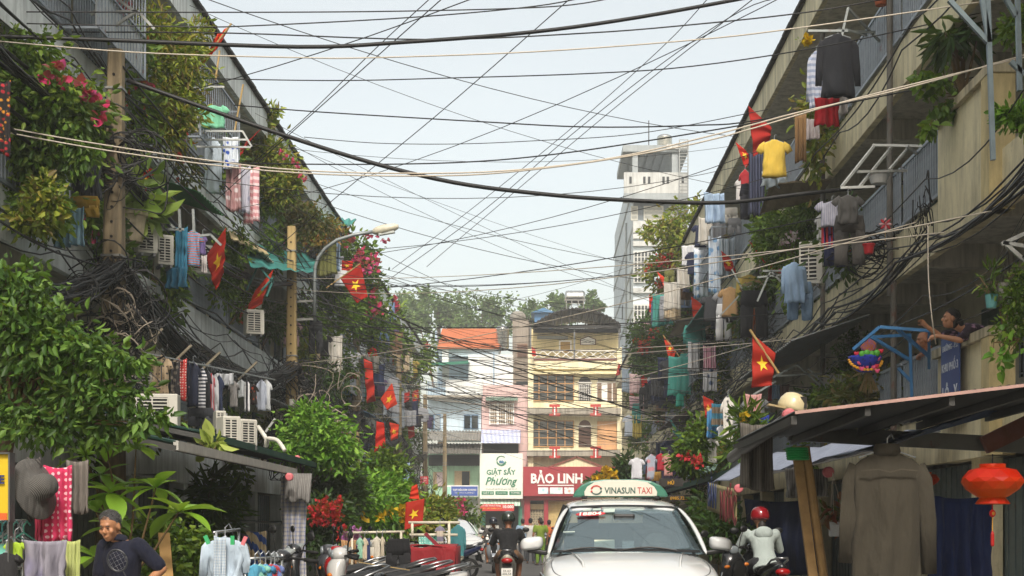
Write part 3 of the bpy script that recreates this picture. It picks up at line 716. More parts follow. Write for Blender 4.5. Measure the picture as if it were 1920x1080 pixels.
def scatter(blobs, n, droop, clump=22, spread=.3, surf=.5):
    tot = sum((b[1].x*b[1].z) for b in blobs); PT, DR = [], []; cl = []
    for c, r_ in blobs:
        nb = max(12, int(n*(r_.x*r_.z)/tot)); nc = max(3, nb//clump)
        u = rng.normal(size=(nc, 3)); u /= np.linalg.norm(u, axis=1, keepdims=True)
        rad = (rng.random(nc)**(1/3))*(1-surf)+surf*rng.random(nc)**.3
        cc = u*rad[:, None]*np.array(r_)*rng.uniform(.75, 1.18, (nc, 1))
        cl += [V(q)+c for q in cc]
        idx = rng.integers(0, nc, nb); off = rng.normal(size=(nb, 3))*np.array([min(r_.x, .9*r_.z+.2)]*2+[r_.z])*spread
        off *= np.array([1, .8, 1])
        pp = cc[idx]+off; PT.append(pp+np.array(c))
        dd = off/(np.abs(off).max()+1e-6)+rng.normal(size=(nb, 3))*.55+u[idx]*.5; dd[:, 2] -= droop
        DR.append(dd)
    return np.concatenate(PT), np.concatenate(DR), cl
def plant(name, label, cat, blobs, n, size, mat, droop=.35, aspect=.42, flowers=None, base=None, stems=6, clump=18, spread=.36, fsize=.06, pot=None, group=None, part='foliage', stem_r=.008, trunk=None, surf=.5):
    """blobs: list of (centre, radii); flowers: (material, count, [blobs])"""
    lo = min(c.z-r_.z for c, r_ in blobs); c0 = blobs[0][0]
    base = V(base) if base is not None else V((c0.x, c0.y, lo))
    t = thing(name, label, cat, base, group)
    pts, dr, cl = scatter(blobs, n, droop, clump, spread, surf)
    v, f = leaf_arrays(pts, dr, rng.uniform(.45, 1.35, len(pts))*size, aspect)
    me = np_mesh(part, v, f, [mat]); o = link(part, me, t); o.matrix_parent_inverse = Matrix.Translation(-base)
    if stems:
        mb = MB(); hub = V(trunk[0][-2]) if trunk else base
        for q in random.sample(cl, min(stems, len(cl))):
            m_ = (hub+q)/2+V((random.uniform(-.15,.15), random.uniform(-.1,.1), abs(q.z-hub.z)*.1+.05)); mb.tube([hub, m_, q], [stem_r*1.6, stem_r, stem_r*.5], 4)
        ob('branches', mb, twig, t, fix=False)
    if trunk:
        mb = MB(); mb.tube(trunk[0], trunk[1], 8); ob('trunk', mb, bark, t, smooth=True)
    if flowers:
        fm, fn, fb = flowers; p2, d2, _ = scatter(fb or blobs, fn, 0, 14, .16, .8); d2[:, 1] -= .6
        v, f = leaf_arrays(p2, d2, rng.uniform(.7, 1.3, len(p2))*fsize, .85)
        o = link('flowers', np_mesh('flowers', v, f, [fm]), t); o['kind'] = 'stuff'; o.matrix_parent_inverse = Matrix.Translation(-base)
    return t
B = blob
# far trees behind the houses
far = [((755, 590, 50, 52), 'round leafy tree filling the gap behind the left row end'), ((822, 583, 48, 42), 'broad tree crown behind the orange tiled roof, left of the pair'),
       ((905, 588, 60, 48), 'widest tree crown behind the orange tiled roof and steel tank'), ((992, 592, 32, 24), 'low tree crown behind the concrete stair tower'),
       ((1045, 578, 34, 26), 'thin pale tree left of the steel tank on the stand'), ((1104, 572, 20, 20), 'small tree tip right of the steel tank on the stand')]
for (x, y, a, b_), lb in far:
    d = 150+random.uniform(-8, 8); c, r_ = B(x, y, a, b_, d, 2.5)
    bl = [(c, r_)]+[(c+V((random.uniform(-.8,.8)*r_.x, random.uniform(-1,1), random.uniform(-.9,.6)*r_.z)), r_*random.uniform(.35,.6)) for _ in range(5)]
    plant('broadleaf_tree', lb, 'tree', bl, int(2600*a/50), .42, GF, .25, .6, part='crown', clump=60, spread=.16, base=(c.x, d, 0), stems=8, stem_r=.12,
          trunk=([(c.x, d, 0), (c.x+.3, d, c.z*.5), (c.x, d, c.z)], [.4, .32, .15]), group='trees behind the end houses', surf=.75)
d1, d2, d3 = dL(70, .4), dL(310, .6), dL(500, .3)
plant('climbing_plant', 'thick green creeper pouring down the near left balconies behind the first pole', 'plant', [B(45,110,55,45,d1), B(95,205,85,60,d1), B(60,290,60,60,d1+.3), B(40,230,45,60,d1), B(75,395,50,40,d1), B(150,260,35,60,d1)], 6200, .13, G1, .7, flowers=(FP, 90, [B(112,140,28,14,d1-.4,.2), B(150,165,18,12,d1-.4,.2), B(180,205,12,20,d1-.3,.2)]), base=P(50,250,d1+.8), stems=14, fsize=.11)
plant('bright_shrub', 'light yellow-green rounded shrub hanging low at the left edge, under the creeper', 'plant', [B(65,405,38,26,d1-.7), B(85,370,25,30,d1-.7)], 900, .12, G3, .2, .5, base=P(60,360,d1))
plant('climbing_plant', 'feathery yellow-green creeper with magenta blooms right of the first pole top', 'plant', [B(285,60,50,50,d2), B(330,120,60,45,d2), B(310,190,55,45,d2), B(300,250,55,30,d2), B(350,215,40,20,d2), B(365,60,25,30,d2)], 3600, .15, G3, .2, .3, flowers=(FP, 70, [B(248,66,12,10,d2-.5,.2), B(235,15,12,12,d2-.5,.2), B(270,165,14,18,d2-.5,.2)]), base=P(290,270,d2+.7), stems=16, fsize=.1, spread=.24)
plant('potted_dumb_cane', 'tall big-leaved dumb cane in a pot beside the first pole', 'plant', [B(262,360,20,45,d2-1.5,.25), B(258,400,24,25,d2-1.5,.25)], 70, .5, LEAF('leaf_cane', ['6f8a3a', '8aa04a', '567a2c', '9cae5c']), .1, .38, base=P(250,440,d2-1.5), clump=8, stem_r=.03)
plant('leafy_shrub', 'green shrub behind the long drooping flag left of second pole', 'plant', [B(425,490,28,45,dL(425,.5)), B(440,450,25,25,dL(425,.5)), B(415,540,18,28,dL(425,.5))], 1500, .12, G1, .4, base=P(425,560,dL(425,.3)))
plant('roof_shrub', 'tall yellowish shrub reaching over the left eave by the sagging thick cable', 'plant', [B(490,235,20,40,d3), B(500,290,45,35,d3), B(525,345,36,34,d3), B(470,310,25,30,d3), B(545,330,20,30,d3), B(512,210,12,20,d3)], 3400, .16, G3, .25, .4, flowers=(FP, 26, [B(531,290,5,5,d3-.6,.1), B(553,305,4,8,d3-.6,.1), B(568,332,5,5,d3-.6,.1)]), base=P(505,390,d3+.5), stems=14, spread=.24, fsize=.1)
plant('dry_creeper', 'brown half-dry creeper under the eave between the roof shrubs, left side', 'plant', [B(555,395,45,18,d3+3), B(530,420,30,15,d3+3), B(590,420,30,22,d3+3)], 1500, .15, G5, .6, base=P(555,380,d3+3.5))
d4 = dL(640, .5)
plant('bougainvillea', 'large bougainvillea cascade behind the street lamp arm on the left row', 'plant', [B(600,465,38,38,d4-4), B(655,475,50,40,d4), B(680,540,36,55,d4), B(640,600,50,45,d4-1), B(600,655,42,42,d4-3), B(700,600,35,48,d4+2), B(575,600,30,50,d4-5), B(635,530,30,50,d4)], 6000, .19, G1, .45, flowers=(FP, 220, [B(655,452,22,10,d4-1), B(703,447,20,12,d4-.5), B(712,570,18,28,d4), B(690,500,25,25,d4-1)]), base=P(640,640,d4+1), stems=22, spread=.22, fsize=.15)
plant('yellow_creeper', 'rusty orange and yellow creeper on the balcony right of second pole top', 'plant', [B(590,445,35,18,d4-6), B(620,430,22,14,d4-6)], 700, .16, LEAF('leaf_rust', ['7a5a24', '98702c', '5f6a26', '85803a', '8a4a24']), .3, base=P(590,470,d4-5.4))
plant('hanging_creeper', 'green creeper hanging behind second pole below the lamp bracket', 'plant', [B(600,720,38,38,d4-7), B(585,770,30,30,d4-7), B(640,690,30,35,d4-3)], 2200, .15, G2, .6, base=P(600,690,d4-6.5), stems=12)
d5 = dL(735, .3)
plant('bougainvillea', 'distant pink bougainvillea at the far left eave below the flag with star', 'plant', [B(725,600,26,30,d5), B(745,640,20,20,d5), B(705,640,25,30,d5-6)], 1700, .26, G1, .3, flowers=(FP, 70, [B(735,575,12,14,d5-.5), B(718,585,14,12,d5-.5)]), base=P(725,640,d5+.4), fsize=.2)
plant('bougainvillea', 'red-flowered shrub at the far end of the left roof eave', 'plant', [B(780,655,32,20,dL(785)), B(765,690,22,20,dL(765)), B(790,680,18,22,dL(790,.4))], 1500, .28, G1, .3, flowers=(FR, 130, [B(782,652,22,8,dL(785)-.8), B(770,668,18,8,dL(785)-.8)]), base=P(780,700,dL(785)), fsize=.22)
# street-level left
dg = 26.0
plant('leafy_tree', 'bright green young tree above the left shop awnings, below cable tangle', 'tree', [B(590,815,55,36,dg), B(560,845,40,28,dg), B(625,845,40,30,dg), B(585,785,30,24,dg)], 3400, .15, G4, .45, .38, base=(-4.6, dg, .1), part='crown', stems=10, trunk=([(-4.6,dg,.1), (-4.5,dg,1.6), (-4.3,dg,3)], [.07,.06,.03]))
plant('feathery_tree', 'small feathery tree beside the meter boxes behind the left awnings', 'tree', [B(715,895,42,32,34), B(730,870,28,24,34), B(690,925,35,22,34)], 1900, .17, G1, .2, .35, base=(-4.2, 34, .1), part='crown', trunk=([(-4.2,34,.1), (-4.0,34,1.6), (-3.9,34,2.6)], [.06,.05,.03]))
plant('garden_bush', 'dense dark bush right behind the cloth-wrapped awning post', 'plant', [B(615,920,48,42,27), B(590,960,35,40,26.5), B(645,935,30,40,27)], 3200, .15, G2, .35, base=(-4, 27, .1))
plant('garden_bush', 'tall green bush dotted with yellow flowers left of the star flag', 'plant', [B(680,950,48,48,28), B(735,955,40,45,29), B(700,915,45,25,29), B(650,905,35,22,28)], 4600, .14, G4, .3, flowers=(FY, 60, [B(682,967,5,5,27.3,.1), B(712,970,6,6,27.3,.1), B(745,958,20,20,28,.1)]), base=(-3.3, 28, .1), fsize=.12)
plant('garden_bush', 'yellow-green bush behind and right of the star flag', 'plant', [B(800,965,34,32,36), B(825,985,25,20,36), B(780,985,30,22,34)], 2000, .17, G3, .3, flowers=(FY, 24, [B(805,985,22,12,35,.2)]), base=(-2.9, 36, .1), fsize=.12)
plant('flowering_bush', 'bush covered in dark red blossoms beside the wrapped post', 'plant', [B(605,985,38,42,23.5), B(630,970,28,32,23.7), B(585,1010,28,30,23.3)], 2300, .12, G2, .3, flowers=(FR, 330, [B(605,965,32,26,23,.3), B(640,1000,14,14,23,.2), B(632,950,10,18,23.2,.2)]), base=(-3.6, 23.5, .1), fsize=.075)
plant('violet_flowers', 'clump of pale violet flowers at the end of the clothes rack', 'plant', [B(660,1015,16,20,22)], 260, .09, G1, .2, flowers=(FV, 160, [B(660,1010,16,18,21.8,.15)]), base=(-2.95, 22, .12), fsize=.07)
plant('bougainvillea', 'sparse pink bougainvillea in front of the mint corner shop', 'plant', [B(855,955,42,20,62), B(885,965,20,14,62), B(830,950,25,18,60)], 1100, .2, G1, .2, flowers=(FP, 90, [B(850,955,40,16,61), B(835,972,10,8,61)]), base=(-4.1, 62, .1), fsize=.2, spread=.25)
# the near tree on the left
dt = 12.0
plant('street_tree', 'near leafy street tree spreading fresh green branches over the left edge', 'tree', [B(40,585,75,70,dt), B(95,650,80,55,dt), B(40,720,85,70,dt+.3), B(165,655,55,34,dt-.1), B(225,670,55,20,dt-.2), B(170,740,70,36,dt-.1), B(235,745,50,22,dt-.2), B(90,800,100,36,dt), B(275,790,45,18,dt-.2), B(205,800,60,26,dt), B(20,520,40,30,dt)], 5200, .094, G6, .6, .42, base=(-4.9, 12.5, .1), part='crown', stems=40, clump=12, spread=.3, stem_r=.009, trunk=([(-4.9,12.5,.1), (-4.85,12.5,1.3), (-4.6,12.3,2.2), (-4.2,12.1,2.8)], [.1,.085,.06,.03]), surf=.15)
# broad-leaved almond sapling: big single leaves in whorls
big = [LEAF('leaf_broad', ['4f7a1e', '6a9628', '83ad38', '94b84a'], .4, .3)]
sap = thing('broadleaf_sapling', 'sapling with big glossy light green leaves behind the navy-shirted man', 'tree', (-3.75, 12.6, .1))
whorls = [((200,835),.2,12.5), ((205,925),.3,12.4), ((190,890),.22,12.6), ((292,915),.26,12.3), ((335,960),.3,12.2), ((180,960),.26,12.5), ((175,1045),.24,12.7), ((215,990),.22,12.9), ((160,855),.2,12.7), ((255,838),.2,12.6)]
mb = MB(); root = V((-3.75,12.6,.1))
lm = []
for k, ((x, y), L, d) in enumerate(whorls):
    c = P(x, y, d); mb.tube([root, root+V((.05,0,.75)), (root+c)/2+V((.05,0,.35)), c], [.024,.019,.012,.007], 6)
    for j in range(8):
        a = j*2.4+k; el_ = random.uniform(-.35, .75)
        dv = V((math.cos(a)*math.cos(el_), math.sin(a)*math.cos(el_)*.8, math.sin(el_))); L2 = L*1.25*random.uniform(.7, 1.25)
        side = dv.cross(V((0,0,1))).normalized(); upv = side.cross(dv); W_ = L2*.42; lf = MB()
        def surf_(u, v, c=c, dv=dv, side=side, upv=upv, L2=L2, W_=W_):
            s_ = (v-.5)*2; wd = W_*.5*math.sin(math.pi*(.06+.94*u)**1.25)**.8
            return c+dv*L2*u+side*s_*wd+upv*(abs(s_)*wd*.35-.35*L2*u*u+.02*math.sin(u*22)*abs(s_))
        lf.grid(surf_, 7, 4); lm.append((lf, dv))
ob('branches', mb, twig, sap, smooth=True)
for lf, _ in lm: ob('leaf', lf, big[0], sap, smooth=True, fix=False)
plant('ivy_hedge', 'tangle of ivy behind the man and around the wooden board', 'plant', [B(265,1010,40,34,13.2), B(320,1035,45,45,13.4), B(370,1040,28,40,13.6), B(290,1060,45,26,13)], 2600, .07, G1, .3, .6, base=(-3.6, 13.4, .1), stems=16)
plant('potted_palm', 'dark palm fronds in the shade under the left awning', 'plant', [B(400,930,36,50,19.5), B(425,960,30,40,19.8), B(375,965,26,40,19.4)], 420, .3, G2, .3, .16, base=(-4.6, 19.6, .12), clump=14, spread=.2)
plant('pale_dumb_cane', 'pale variegated leaves sticking up above the left awning edge', 'plant', [B(398,826,14,16,16.4,.1)], 26, .2, LEAF('leaf_pale', ['a9b85a', 'bcc76e', '94a84a']), -.6, .45, base=P(398,850,16.4), clump=6, stems=3)
# ---- right row
e1 = dR(1800)
plant('dracaena', 'dracaena with drooping dark leaves on twin bare stems, upper right gallery', 'plant', [B(1795,55,34,26,e1+.4,.4), B(1770,75,24,18,e1+.4,.3), B(1825,60,22,22,e1+.4,.3)], 150, .42, G2, .5, .16, base=P(1805,185,e1+.5), clump=18, stems=8, spread=.16, stem_r=.02)
plant('trailing_vine', 'sparse vine with round leaves trailing below the dracaena', 'plant', [B(1725,130,20,18,e1-.2), B(1775,160,40,22,e1-.2), B(1755,200,28,18,e1-.2), B(1745,235,24,22,e1-.2), B(1790,195,20,20,e1)], 190, .15, G1, .6, .6, base=P(1800,180,e1+.2), stems=16, spread=.3, stem_r=.007)
plant('balcony_shrub', 'leafy shrub at the top right corner, upper gallery', 'plant', [B(1905,50,22,24,16.3), B(1918,30,16,20,16.3)], 420, .12, G1, .3, base=P(1915,90,16.5))
plant('balcony_shrub', 'small green shrub at the right edge, beside the tall cream parapet', 'plant', [B(1900,215,26,20,15.9), B(1918,230,15,20,15.9)], 420, .1, G4, .2, base=P(1915,250,16))
e2 = dR(1480, .35)
plant('balcony_shrub', 'dense green shrub with white flowers behind the grey work suit', 'plant', [B(1495,415,44,34,e2), B(1460,465,34,34,e2+1), B(1520,390,22,22,e2-1), B(1450,430,28,30,e2+1)], 3000, .13, G1, .4, flowers=(LEAF('petal_white', ['d8d0d0', 'c9a0b0']), 50, [B(1480,445,25,18,e2-.5)]), base=P(1480,490,e2+.4), fsize=.07)
e3 = dR(1265, .5)
plant('bougainvillea', 'large bougainvillea spilling from the top right gallery in front of the tower', 'plant', [B(1285,415,50,30,e3), B(1255,445,45,28,e3), B(1265,485,50,30,e3+1), B(1240,520,35,30,e3+3), B(1305,480,35,40,e3-2), B(1215,435,14,14,e3+3), B(1320,385,20,18,e3-4)], 4600, .2, G3, .35, flowers=(FR, 130, [B(1240,490,40,22,e3), B(1225,540,22,24,e3+2)]), base=P(1300,520,e3+.8), stems=20, fsize=.14, spread=.22)
plant('balcony_shrub', 'dark shrub behind the black trousers on the right row', 'plant', [B(1440,545,36,18,dR(1440,.2)), B(1420,560,24,16,dR(1440,.2))], 900, .13, G2, .3, base=P(1440,575,dR(1440)))
e4 = dR(1245, .5)
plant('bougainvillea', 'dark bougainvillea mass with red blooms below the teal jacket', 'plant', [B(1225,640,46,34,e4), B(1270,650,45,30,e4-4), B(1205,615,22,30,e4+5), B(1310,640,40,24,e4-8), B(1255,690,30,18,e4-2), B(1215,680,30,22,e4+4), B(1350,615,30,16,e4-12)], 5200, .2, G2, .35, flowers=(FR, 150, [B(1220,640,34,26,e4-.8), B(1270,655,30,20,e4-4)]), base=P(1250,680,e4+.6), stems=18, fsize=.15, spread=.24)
plant('balcony_shrub', 'flowering shrub under the teal strut, mid right row', 'plant', [B(1300,845,30,32,25), B(1320,815,24,26,25), B(1285,870,24,20,25.3)], 2000, .12, G1, .3, flowers=(FR, 60, [B(1295,850,24,22,24.5)]), base=P(1300,900,25.2), fsize=.08)
plant('potted_orchid', 'potted orchids with long leaves beside the grey hanging cloth', 'plant', [B(1398,805,24,30,21,.3), B(1385,835,20,18,21,.3)], 240, .25, G1, .1, .18, base=P(1395,855,21), flowers=(FY, 18, [B(1395,785,14,14,20.8)]), fsize=.09)
plant('flowering_tree', 'dark bush with bright yellow blossoms behind the taxi sign', 'plant', [B(1152,897,30,12,46), B(1172,887,16,24,46), B(1122,904,14,7,46)], 1700, .2, G2, .3, flowers=(FY, 190, [B(1148,884,14,7,45,.2), B(1122,896,6,8,45,.2), B(1142,900,22,7,45,.2)]), base=(2.2, 46, .1), fsize=.16)
plant('potted_shrubs', 'low row of leafy shrubs on the first-floor ledge left of the blue frame', 'plant', [B(1565,742,34,16,dR(1570,.3)), B(1600,735,24,20,dR(1600,.3)), B(1535,750,22,12,dR(1540,.3))], 1500, .1, G1, .2, base=P(1565,760,dR(1570,.2)), flowers=(FP, 10, [B(1570,728,3,3,dR(1570,.5),.05)]), fsize=.08)
plant('hanging_vine', 'dark vine climbing the gallery wall behind the lotus garland', 'plant', [B(1590,665,20,40,dR(1590,-.5)), B(1580,700,22,26,dR(1590,-.5)), B(1610,640,14,20,dR(1590,-.5))], 1000, .1, G2, .5, base=P(1590,720,dR(1590,-.6)))
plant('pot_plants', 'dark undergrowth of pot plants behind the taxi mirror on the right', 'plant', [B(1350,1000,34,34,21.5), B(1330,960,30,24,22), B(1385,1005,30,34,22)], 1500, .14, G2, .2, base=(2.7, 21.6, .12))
# ============================================================ poles
polem = WALL('pole_concrete', '8f7f62', stain='3f382c', amt=.75); polem2 = WALL('pole_tan', 'b39a68', stain='6b5a3c', amt=.5)
cabm = M('cable_black', '171717', .55, .2); cabw = M('cable_cream', 'c2b8a8', .6, .08); cabg = M('cable_grey', '55585a', .6)
hole = MB().lathe([(.022, 0), (.022, .012)], (0,0,0), 8, Matrix.Rotation(R(90), 3, 'X')).mesh('bolt_hole'); hole.materials.append(M('hole_dark', '120f0c', .9))
clamp = METAL('clamp', '8a8a86', .5, .6)
POLES = [(210, 95, 22.0, 'near concrete pole with bolt holes, left side, carrying tangled cables'), (547, 425, 36.0, 'clean tan concrete pole holding the street lamp'),
         (668, 575, 50.0, 'third weathered pole from the camera, behind the large star flag'), (748, 662, 64.0, 'fourth pole from the camera, between two red flags'),
         (797, 740, 78.0, 'fifth pole from the camera, before the mint corner shop'), (834, 776, 92.0, 'farthest thin pole in front of the blue shop sign')]
PB_ = []
for i, (x, yt, d, lb) in enumerate(POLES):
    b0 = P(x-(4 if i == 0 else 0), 988, d); top = P(x+(8 if i == 0 else 0), yt, d); b0.z = 0.1
    t = thing('utility_pole', lb, 'pole', b0, 'concrete utility poles along the left kerb'); mb = MB(); rings = []
    wb, wt = (.36, .2) if i else (.42, .22)
    for k in range(6):
        u = k/5; c = b0.lerp(top, u); w_ = wb+(wt-wb)*u; q = w_*.36
        rings.append([c+V((sx, sy, 0)) for sx, sy in ((-w_/2,-q), (-q,-w_/2), (q,-w_/2), (w_/2,-q), (w_/2,q), (q,w_/2), (-q,w_/2), (-w_/2,q))])
    mb.loft(rings); ob('shaft', mb, polem if i != 1 else polem2, t)
    if i < 3:
        for k in range(22):
            u = .4+.58*k/22; c = b0.lerp(top, u); w_ = wb+(wt-wb)*u; shared('bolt_hole', hole, t, Matrix.Translation(c+V((0,-w_/2-.001,0))))
    mb = MB()
    for u in (.61, .63, .93): c = b0.lerp(top, u); w_ = wb+(wt-wb)*u+.03; mb.box(c, (w_, w_, .035))
    ob('clamp_band', mb, clamp, t)
    PB_.append((b0, top))
# street lamp on the second pole
d = 36.0; t = thing('street_lamp', 'grey curved-arm street lamp bracketed to the tan pole', 'street lamp', P(590, 600, d))
pts = [P(590, 602, d), P(590, 520, d), P(591, 500, d), P(597, 482, d), P(610, 465, d), P(632, 450, d), P(665, 440, d), P(702, 434, d)]
mb = MB().tube(pts, .045, 8); ob('arm', mb, METAL('galvanised', '8d9494', .5, .5), t, smooth=True)
mb = MB(); mb.bar(P(550, 566, d), P(590, 564, d), .05); mb.bar(P(550, 600, d), P(588, 598, d), .06); ob('bracket', mb, clamp, t)
a, b_ = P(699, 434, d), P(747, 425, d); ax = (b_-a).normalized(); rings = []
for u, w_, h_ in ((0, .05, .06), (.12, .1, .1), (.4, .14, .13), (.85, .13, .1), (1, .06, .05)):
    c = a.lerp(b_, u); rings.append([c+V((0, w_*math.cos(q*math.pi/4), 0))+V((0,0,1))*h_*math.sin(q*math.pi/4) for q in range(8)])
mb = MB().loft(rings); ob('lamp_head', mb, M('lamp_cream', 'c9c3ae', .5), t, smooth=True)
mb = MB(); mb.box(a.lerp(b_, .55)-V((0,0,.11)), (.4,.16,.05), Matrix.Rotation(-.17, 3, 'Y')); ob('lamp_glass', mb, M('lamp_lens', 'b9bdb8', .2), t)
# ============================================================ cables
def cat(p, q, sag, n=14):
    p, q = V(p), V(q); return [p.lerp(q, u/n)-V((0,0,4*sag*(u/n)*(1-u/n))) for u in range(n+1)]
def spline(pts, n=6):
    pts = [V(p) for p in pts]; o = []
    for i in range(len(pts)-1):
        a, b, c, e = pts[max(i-1, 0)], pts[i], pts[i+1], pts[min(i+2, len(pts)-1)]
        for k in range(n):
            t = k/n; o.append(.5*((2*b)+(c-a)*t+(2*a-5*b+4*c-e)*t*t+(3*b-a-3*c+e)*t**3))
    return o+[pts[-1]]
def wire(label, pts, r=.009, mat=None, d=(18, 18), group='cables strung across the street'):
    n = len(pts); ps = [P(x, y, d[0]+(d[1]-d[0])*((x-pts[0][0])/(pts[-1][0]-pts[0][0]))) for x, y in pts]
    mb = MB().tube(spline(ps, 5), r, 5); o = ob('cable', mb, mat or cabm, smooth=True, fix=False); tag(o, label, 'cable', group); return o
wire('thick black cable crossing the sky near the top of the picture', [(-60,66),(200,75),(560,88),(760,79),(1000,60),(1200,32),(1420,-8)], .03, cabm, (19, 22))
wire('cream cable just under the topmost thick black cable', [(-60,72),(250,98),(560,108),(700,108),(1000,97),(1300,75),(1500,52),(1850,2),(1960,-18)], .009, cabw, (19, 17))
wire('upper of the two cream cables sagging across mid sky', [(-50,228),(160,266),(400,302),(560,319),(750,325),(950,320),(1150,296),(1350,250),(1500,210),(1700,165),(1960,92)], .0095, cabw, (19, 16))
wire('lower of the two cream cables sagging across mid sky', [(-50,236),(200,282),(500,320),(780,330),(1000,318),(1300,270),(1600,186),(1960,98)], .0095, cabw, (19, 16))
wire('heavy black cable sagging from the near pole down to the right row', [(238,150),(400,208),(540,256),(700,306),(850,342),(1000,362),(1150,374),(1350,380),(1500,364),(1700,342)], .035, cabm, (22, 24))
wire('thin black cable along the very top edge of the sky', [(-40,22),(480,23),(800,20),(1040,12),(1150,-4)], .01, cabm, (20, 22))
wire('thin black cable a little below the top edge, kinked at the left roof', [(-40,42),(340,50),(480,48),(780,32),(1000,12),(1100,-6)], .01, cabm, (20, 22))
wire('pair-like dark wire rising from the left flag to the upper right gallery', [(100,60),(430,62),(800,74),(1100,62),(1300,46),(1520,22),(1700,-10)], .011, cabm, (22, 21))
wire('dark wire level with the left flag tip, curving up to the black jacket', [(330,146),(620,151),(850,146),(1100,138),(1300,124),(1560,84),(1900,10)], .01, cabm, (26, 20))
wire('dark wire leaving the left eave and rising past the upper red flag', [(440,197),(600,210),(900,228),(1100,238),(1300,235),(1440,222),(1900,130)], .012, cabm, (28, 20))
wire('thin wire hooked below the left eave wire, ending at the yellow shirt', [(570,257),(700,268),(850,270),(1000,264),(1200,250),(1440,205)], .008, cabm, (30, 26))
wire('dark wire just above the cream pair in mid sky', [(330,303),(600,308),(850,305),(1050,288),(1300,250),(1450,222),(1700,160)], .012, cabm, (26, 22))
wire('black wire passing right of the tower top down to the mid sky', [(1480,-8),(1390,20),(1240,120),(1060,262),(900,400),(700,545)], .009, cabm, (24, 40))
wire('steep thin wire from the top edge to the left lamp', [(1330,-6),(1240,90),(1060,250),(880,395),(735,505)], .008, cabm, (26, 40))
wire('steep thin wire from the top edge to the left roof shrub', [(1075,-8),(820,215),(600,395),(480,500)], .009, cabm, (24, 34))
wire('steep thin wire left of centre, top edge to the left creeper', [(835,-8),(640,165),(500,290),(400,380)], .009, cabm, (22, 30))
wire('second steep thin wire left of centre, crossing the cream pair', [(812,-8),(700,95),(560,232),(420,350)], .008, cabm, (22, 30))
wire('thin wire from the top edge running steeply toward the yellow house', [(1420,-8),(1180,180),(1000,330),(800,500)], .009, cabm, (24, 44))
# thin drop wires between the left poles and the right row
DROP = 'thin black drop wire in the loose web between left poles and right row'
r2 = random.Random(21)
for k in range(54):
    i = r2.choice([1,1,1,2,2,2,3,3,4]); b0, top = PB_[i]; u = r2.uniform(.6, .98); a = b0.lerp(top, u)
    dd = a.y+r2.uniform(-14, 16); z = r2.choice([3.6, 4.2, 5.6, 5.8, 6.3, 8.4, 8.7])+r2.uniform(-.3, .5)
    q = V((XR-.06-r2.uniform(0, .6), dd, z)); o = ob('drop_wire', MB().tube(cat(a, q, r2.uniform(.1, .55)), r2.choice([.008, .01, .014, .018]), 4), cabm, smooth=True, fix=False)
    tag(o, DROP, 'cable', 'drop wires in the web')
DROPC = 'thin pale drop wire in the loose web between left poles and right row'
for k in range(12):
    i = r2.choice([1,2,2,3]); b0, top = PB_[i]; a = b0.lerp(top, r2.uniform(.55, .9)); dd = a.y-r2.uniform(6, 22)
    q = V((XR-.5, dd, r2.uniform(4.4, 6.2))); o = ob('drop_wire', MB().tube(cat(a, q, r2.uniform(.1, .5)), .009, 4), cabw, smooth=True, fix=False); tag(o, DROPC, 'cable', 'pale drop wires in the web')
LONG = 'dark line running pole to pole along the left row'
LV = ['topmost', 'second highest', 'third highest', 'fourth highest', 'second lowest', 'lowest']; PN = ['near', 'tan', 'third', 'fourth', 'fifth', 'farthest']
for li, (u, s_) in enumerate(((.97, .25), (.93, .3), (.9, .4), (.84, .35), (.78, .5), (.72, .4))):
    for i in range(len(PB_)-1):
        a = PB_[i][0].lerp(PB_[i][1], u)+V((r2.uniform(-.15,.15),-.05,0)); q = PB_[i+1][0].lerp(PB_[i+1][1], u)+V((r2.uniform(-.15,.15),-.05,0))
        o = ob('line_cable', MB().tube(cat(a, q, s_), .016, 5), cabm, smooth=True, fix=False); tag(o, f'{LV[li]} dark line running from the {PN[i]} pole to the {PN[i+1]} pole', 'cable', 'lines along the left poles')
NEAR = 'dark cable running from the near pole out of the left edge of the picture'
for k, (y0, u) in enumerate(((-10,.88), (30,.86), (70,.82), (90,.78), (130,.75))):
    a = PB_[0][0].lerp(PB_[0][1], u); q = P(-160, y0-60, 16.5); o = ob('line_cable', MB().tube(cat(a, q, .25), .028, 6), cabm, smooth=True, fix=False); tag(o, ['uppermost', 'second', 'middle', 'fourth', 'lowest'][k]+' of five dark cables leaving the near pole at the left edge', 'cable', 'cables leaving the near pole')
# wires running along the right facade, sagging between brackets
for k in range(16):
    z = r2.choice([5.1, 5.25, 5.4, 6.2, 8.2, 8.5, 4.3])+r2.uniform(-.2, .2); ys = [9+5.5*j+r2.uniform(-1, 1) for j in range(12)]; x = XR-.2-r2.uniform(0, .35)
    pts = []
    for j in range(11): pts += cat((x, ys[j], z), (x, ys[j+1], z+r2.uniform(-.05,.05)), r2.uniform(.05,.35), 6)[:-1]
    o = ob('line_cable', MB().tube(pts, r2.choice([.009, .012, .02]), 4), cabm, smooth=True, fix=False); tag(o, 'sagging dark cable strung along the front of the right row', 'cable', 'cables along the right facade')
HIGH = 'thin black wire in the high criss-cross web over the street'
for k in range(22):
    ya = r2.uniform(18, 62); a = V((XL+r2.uniform(.1, .8), ya, r2.uniform(7.5, 11.6))); q = V((XR-r2.uniform(.1, .8), ya+r2.uniform(-22, 22), r2.uniform(7, 11.6)))
    if q.y < 12: q.y = 12+r2.random()*6
    o = ob('drop_wire', MB().tube(cat(a, q, r2.uniform(.1, .7)), r2.choice([.006, .008, .01]), 4), cabm, smooth=True, fix=False); tag(o, HIGH, 'cable', 'wires in the high web')
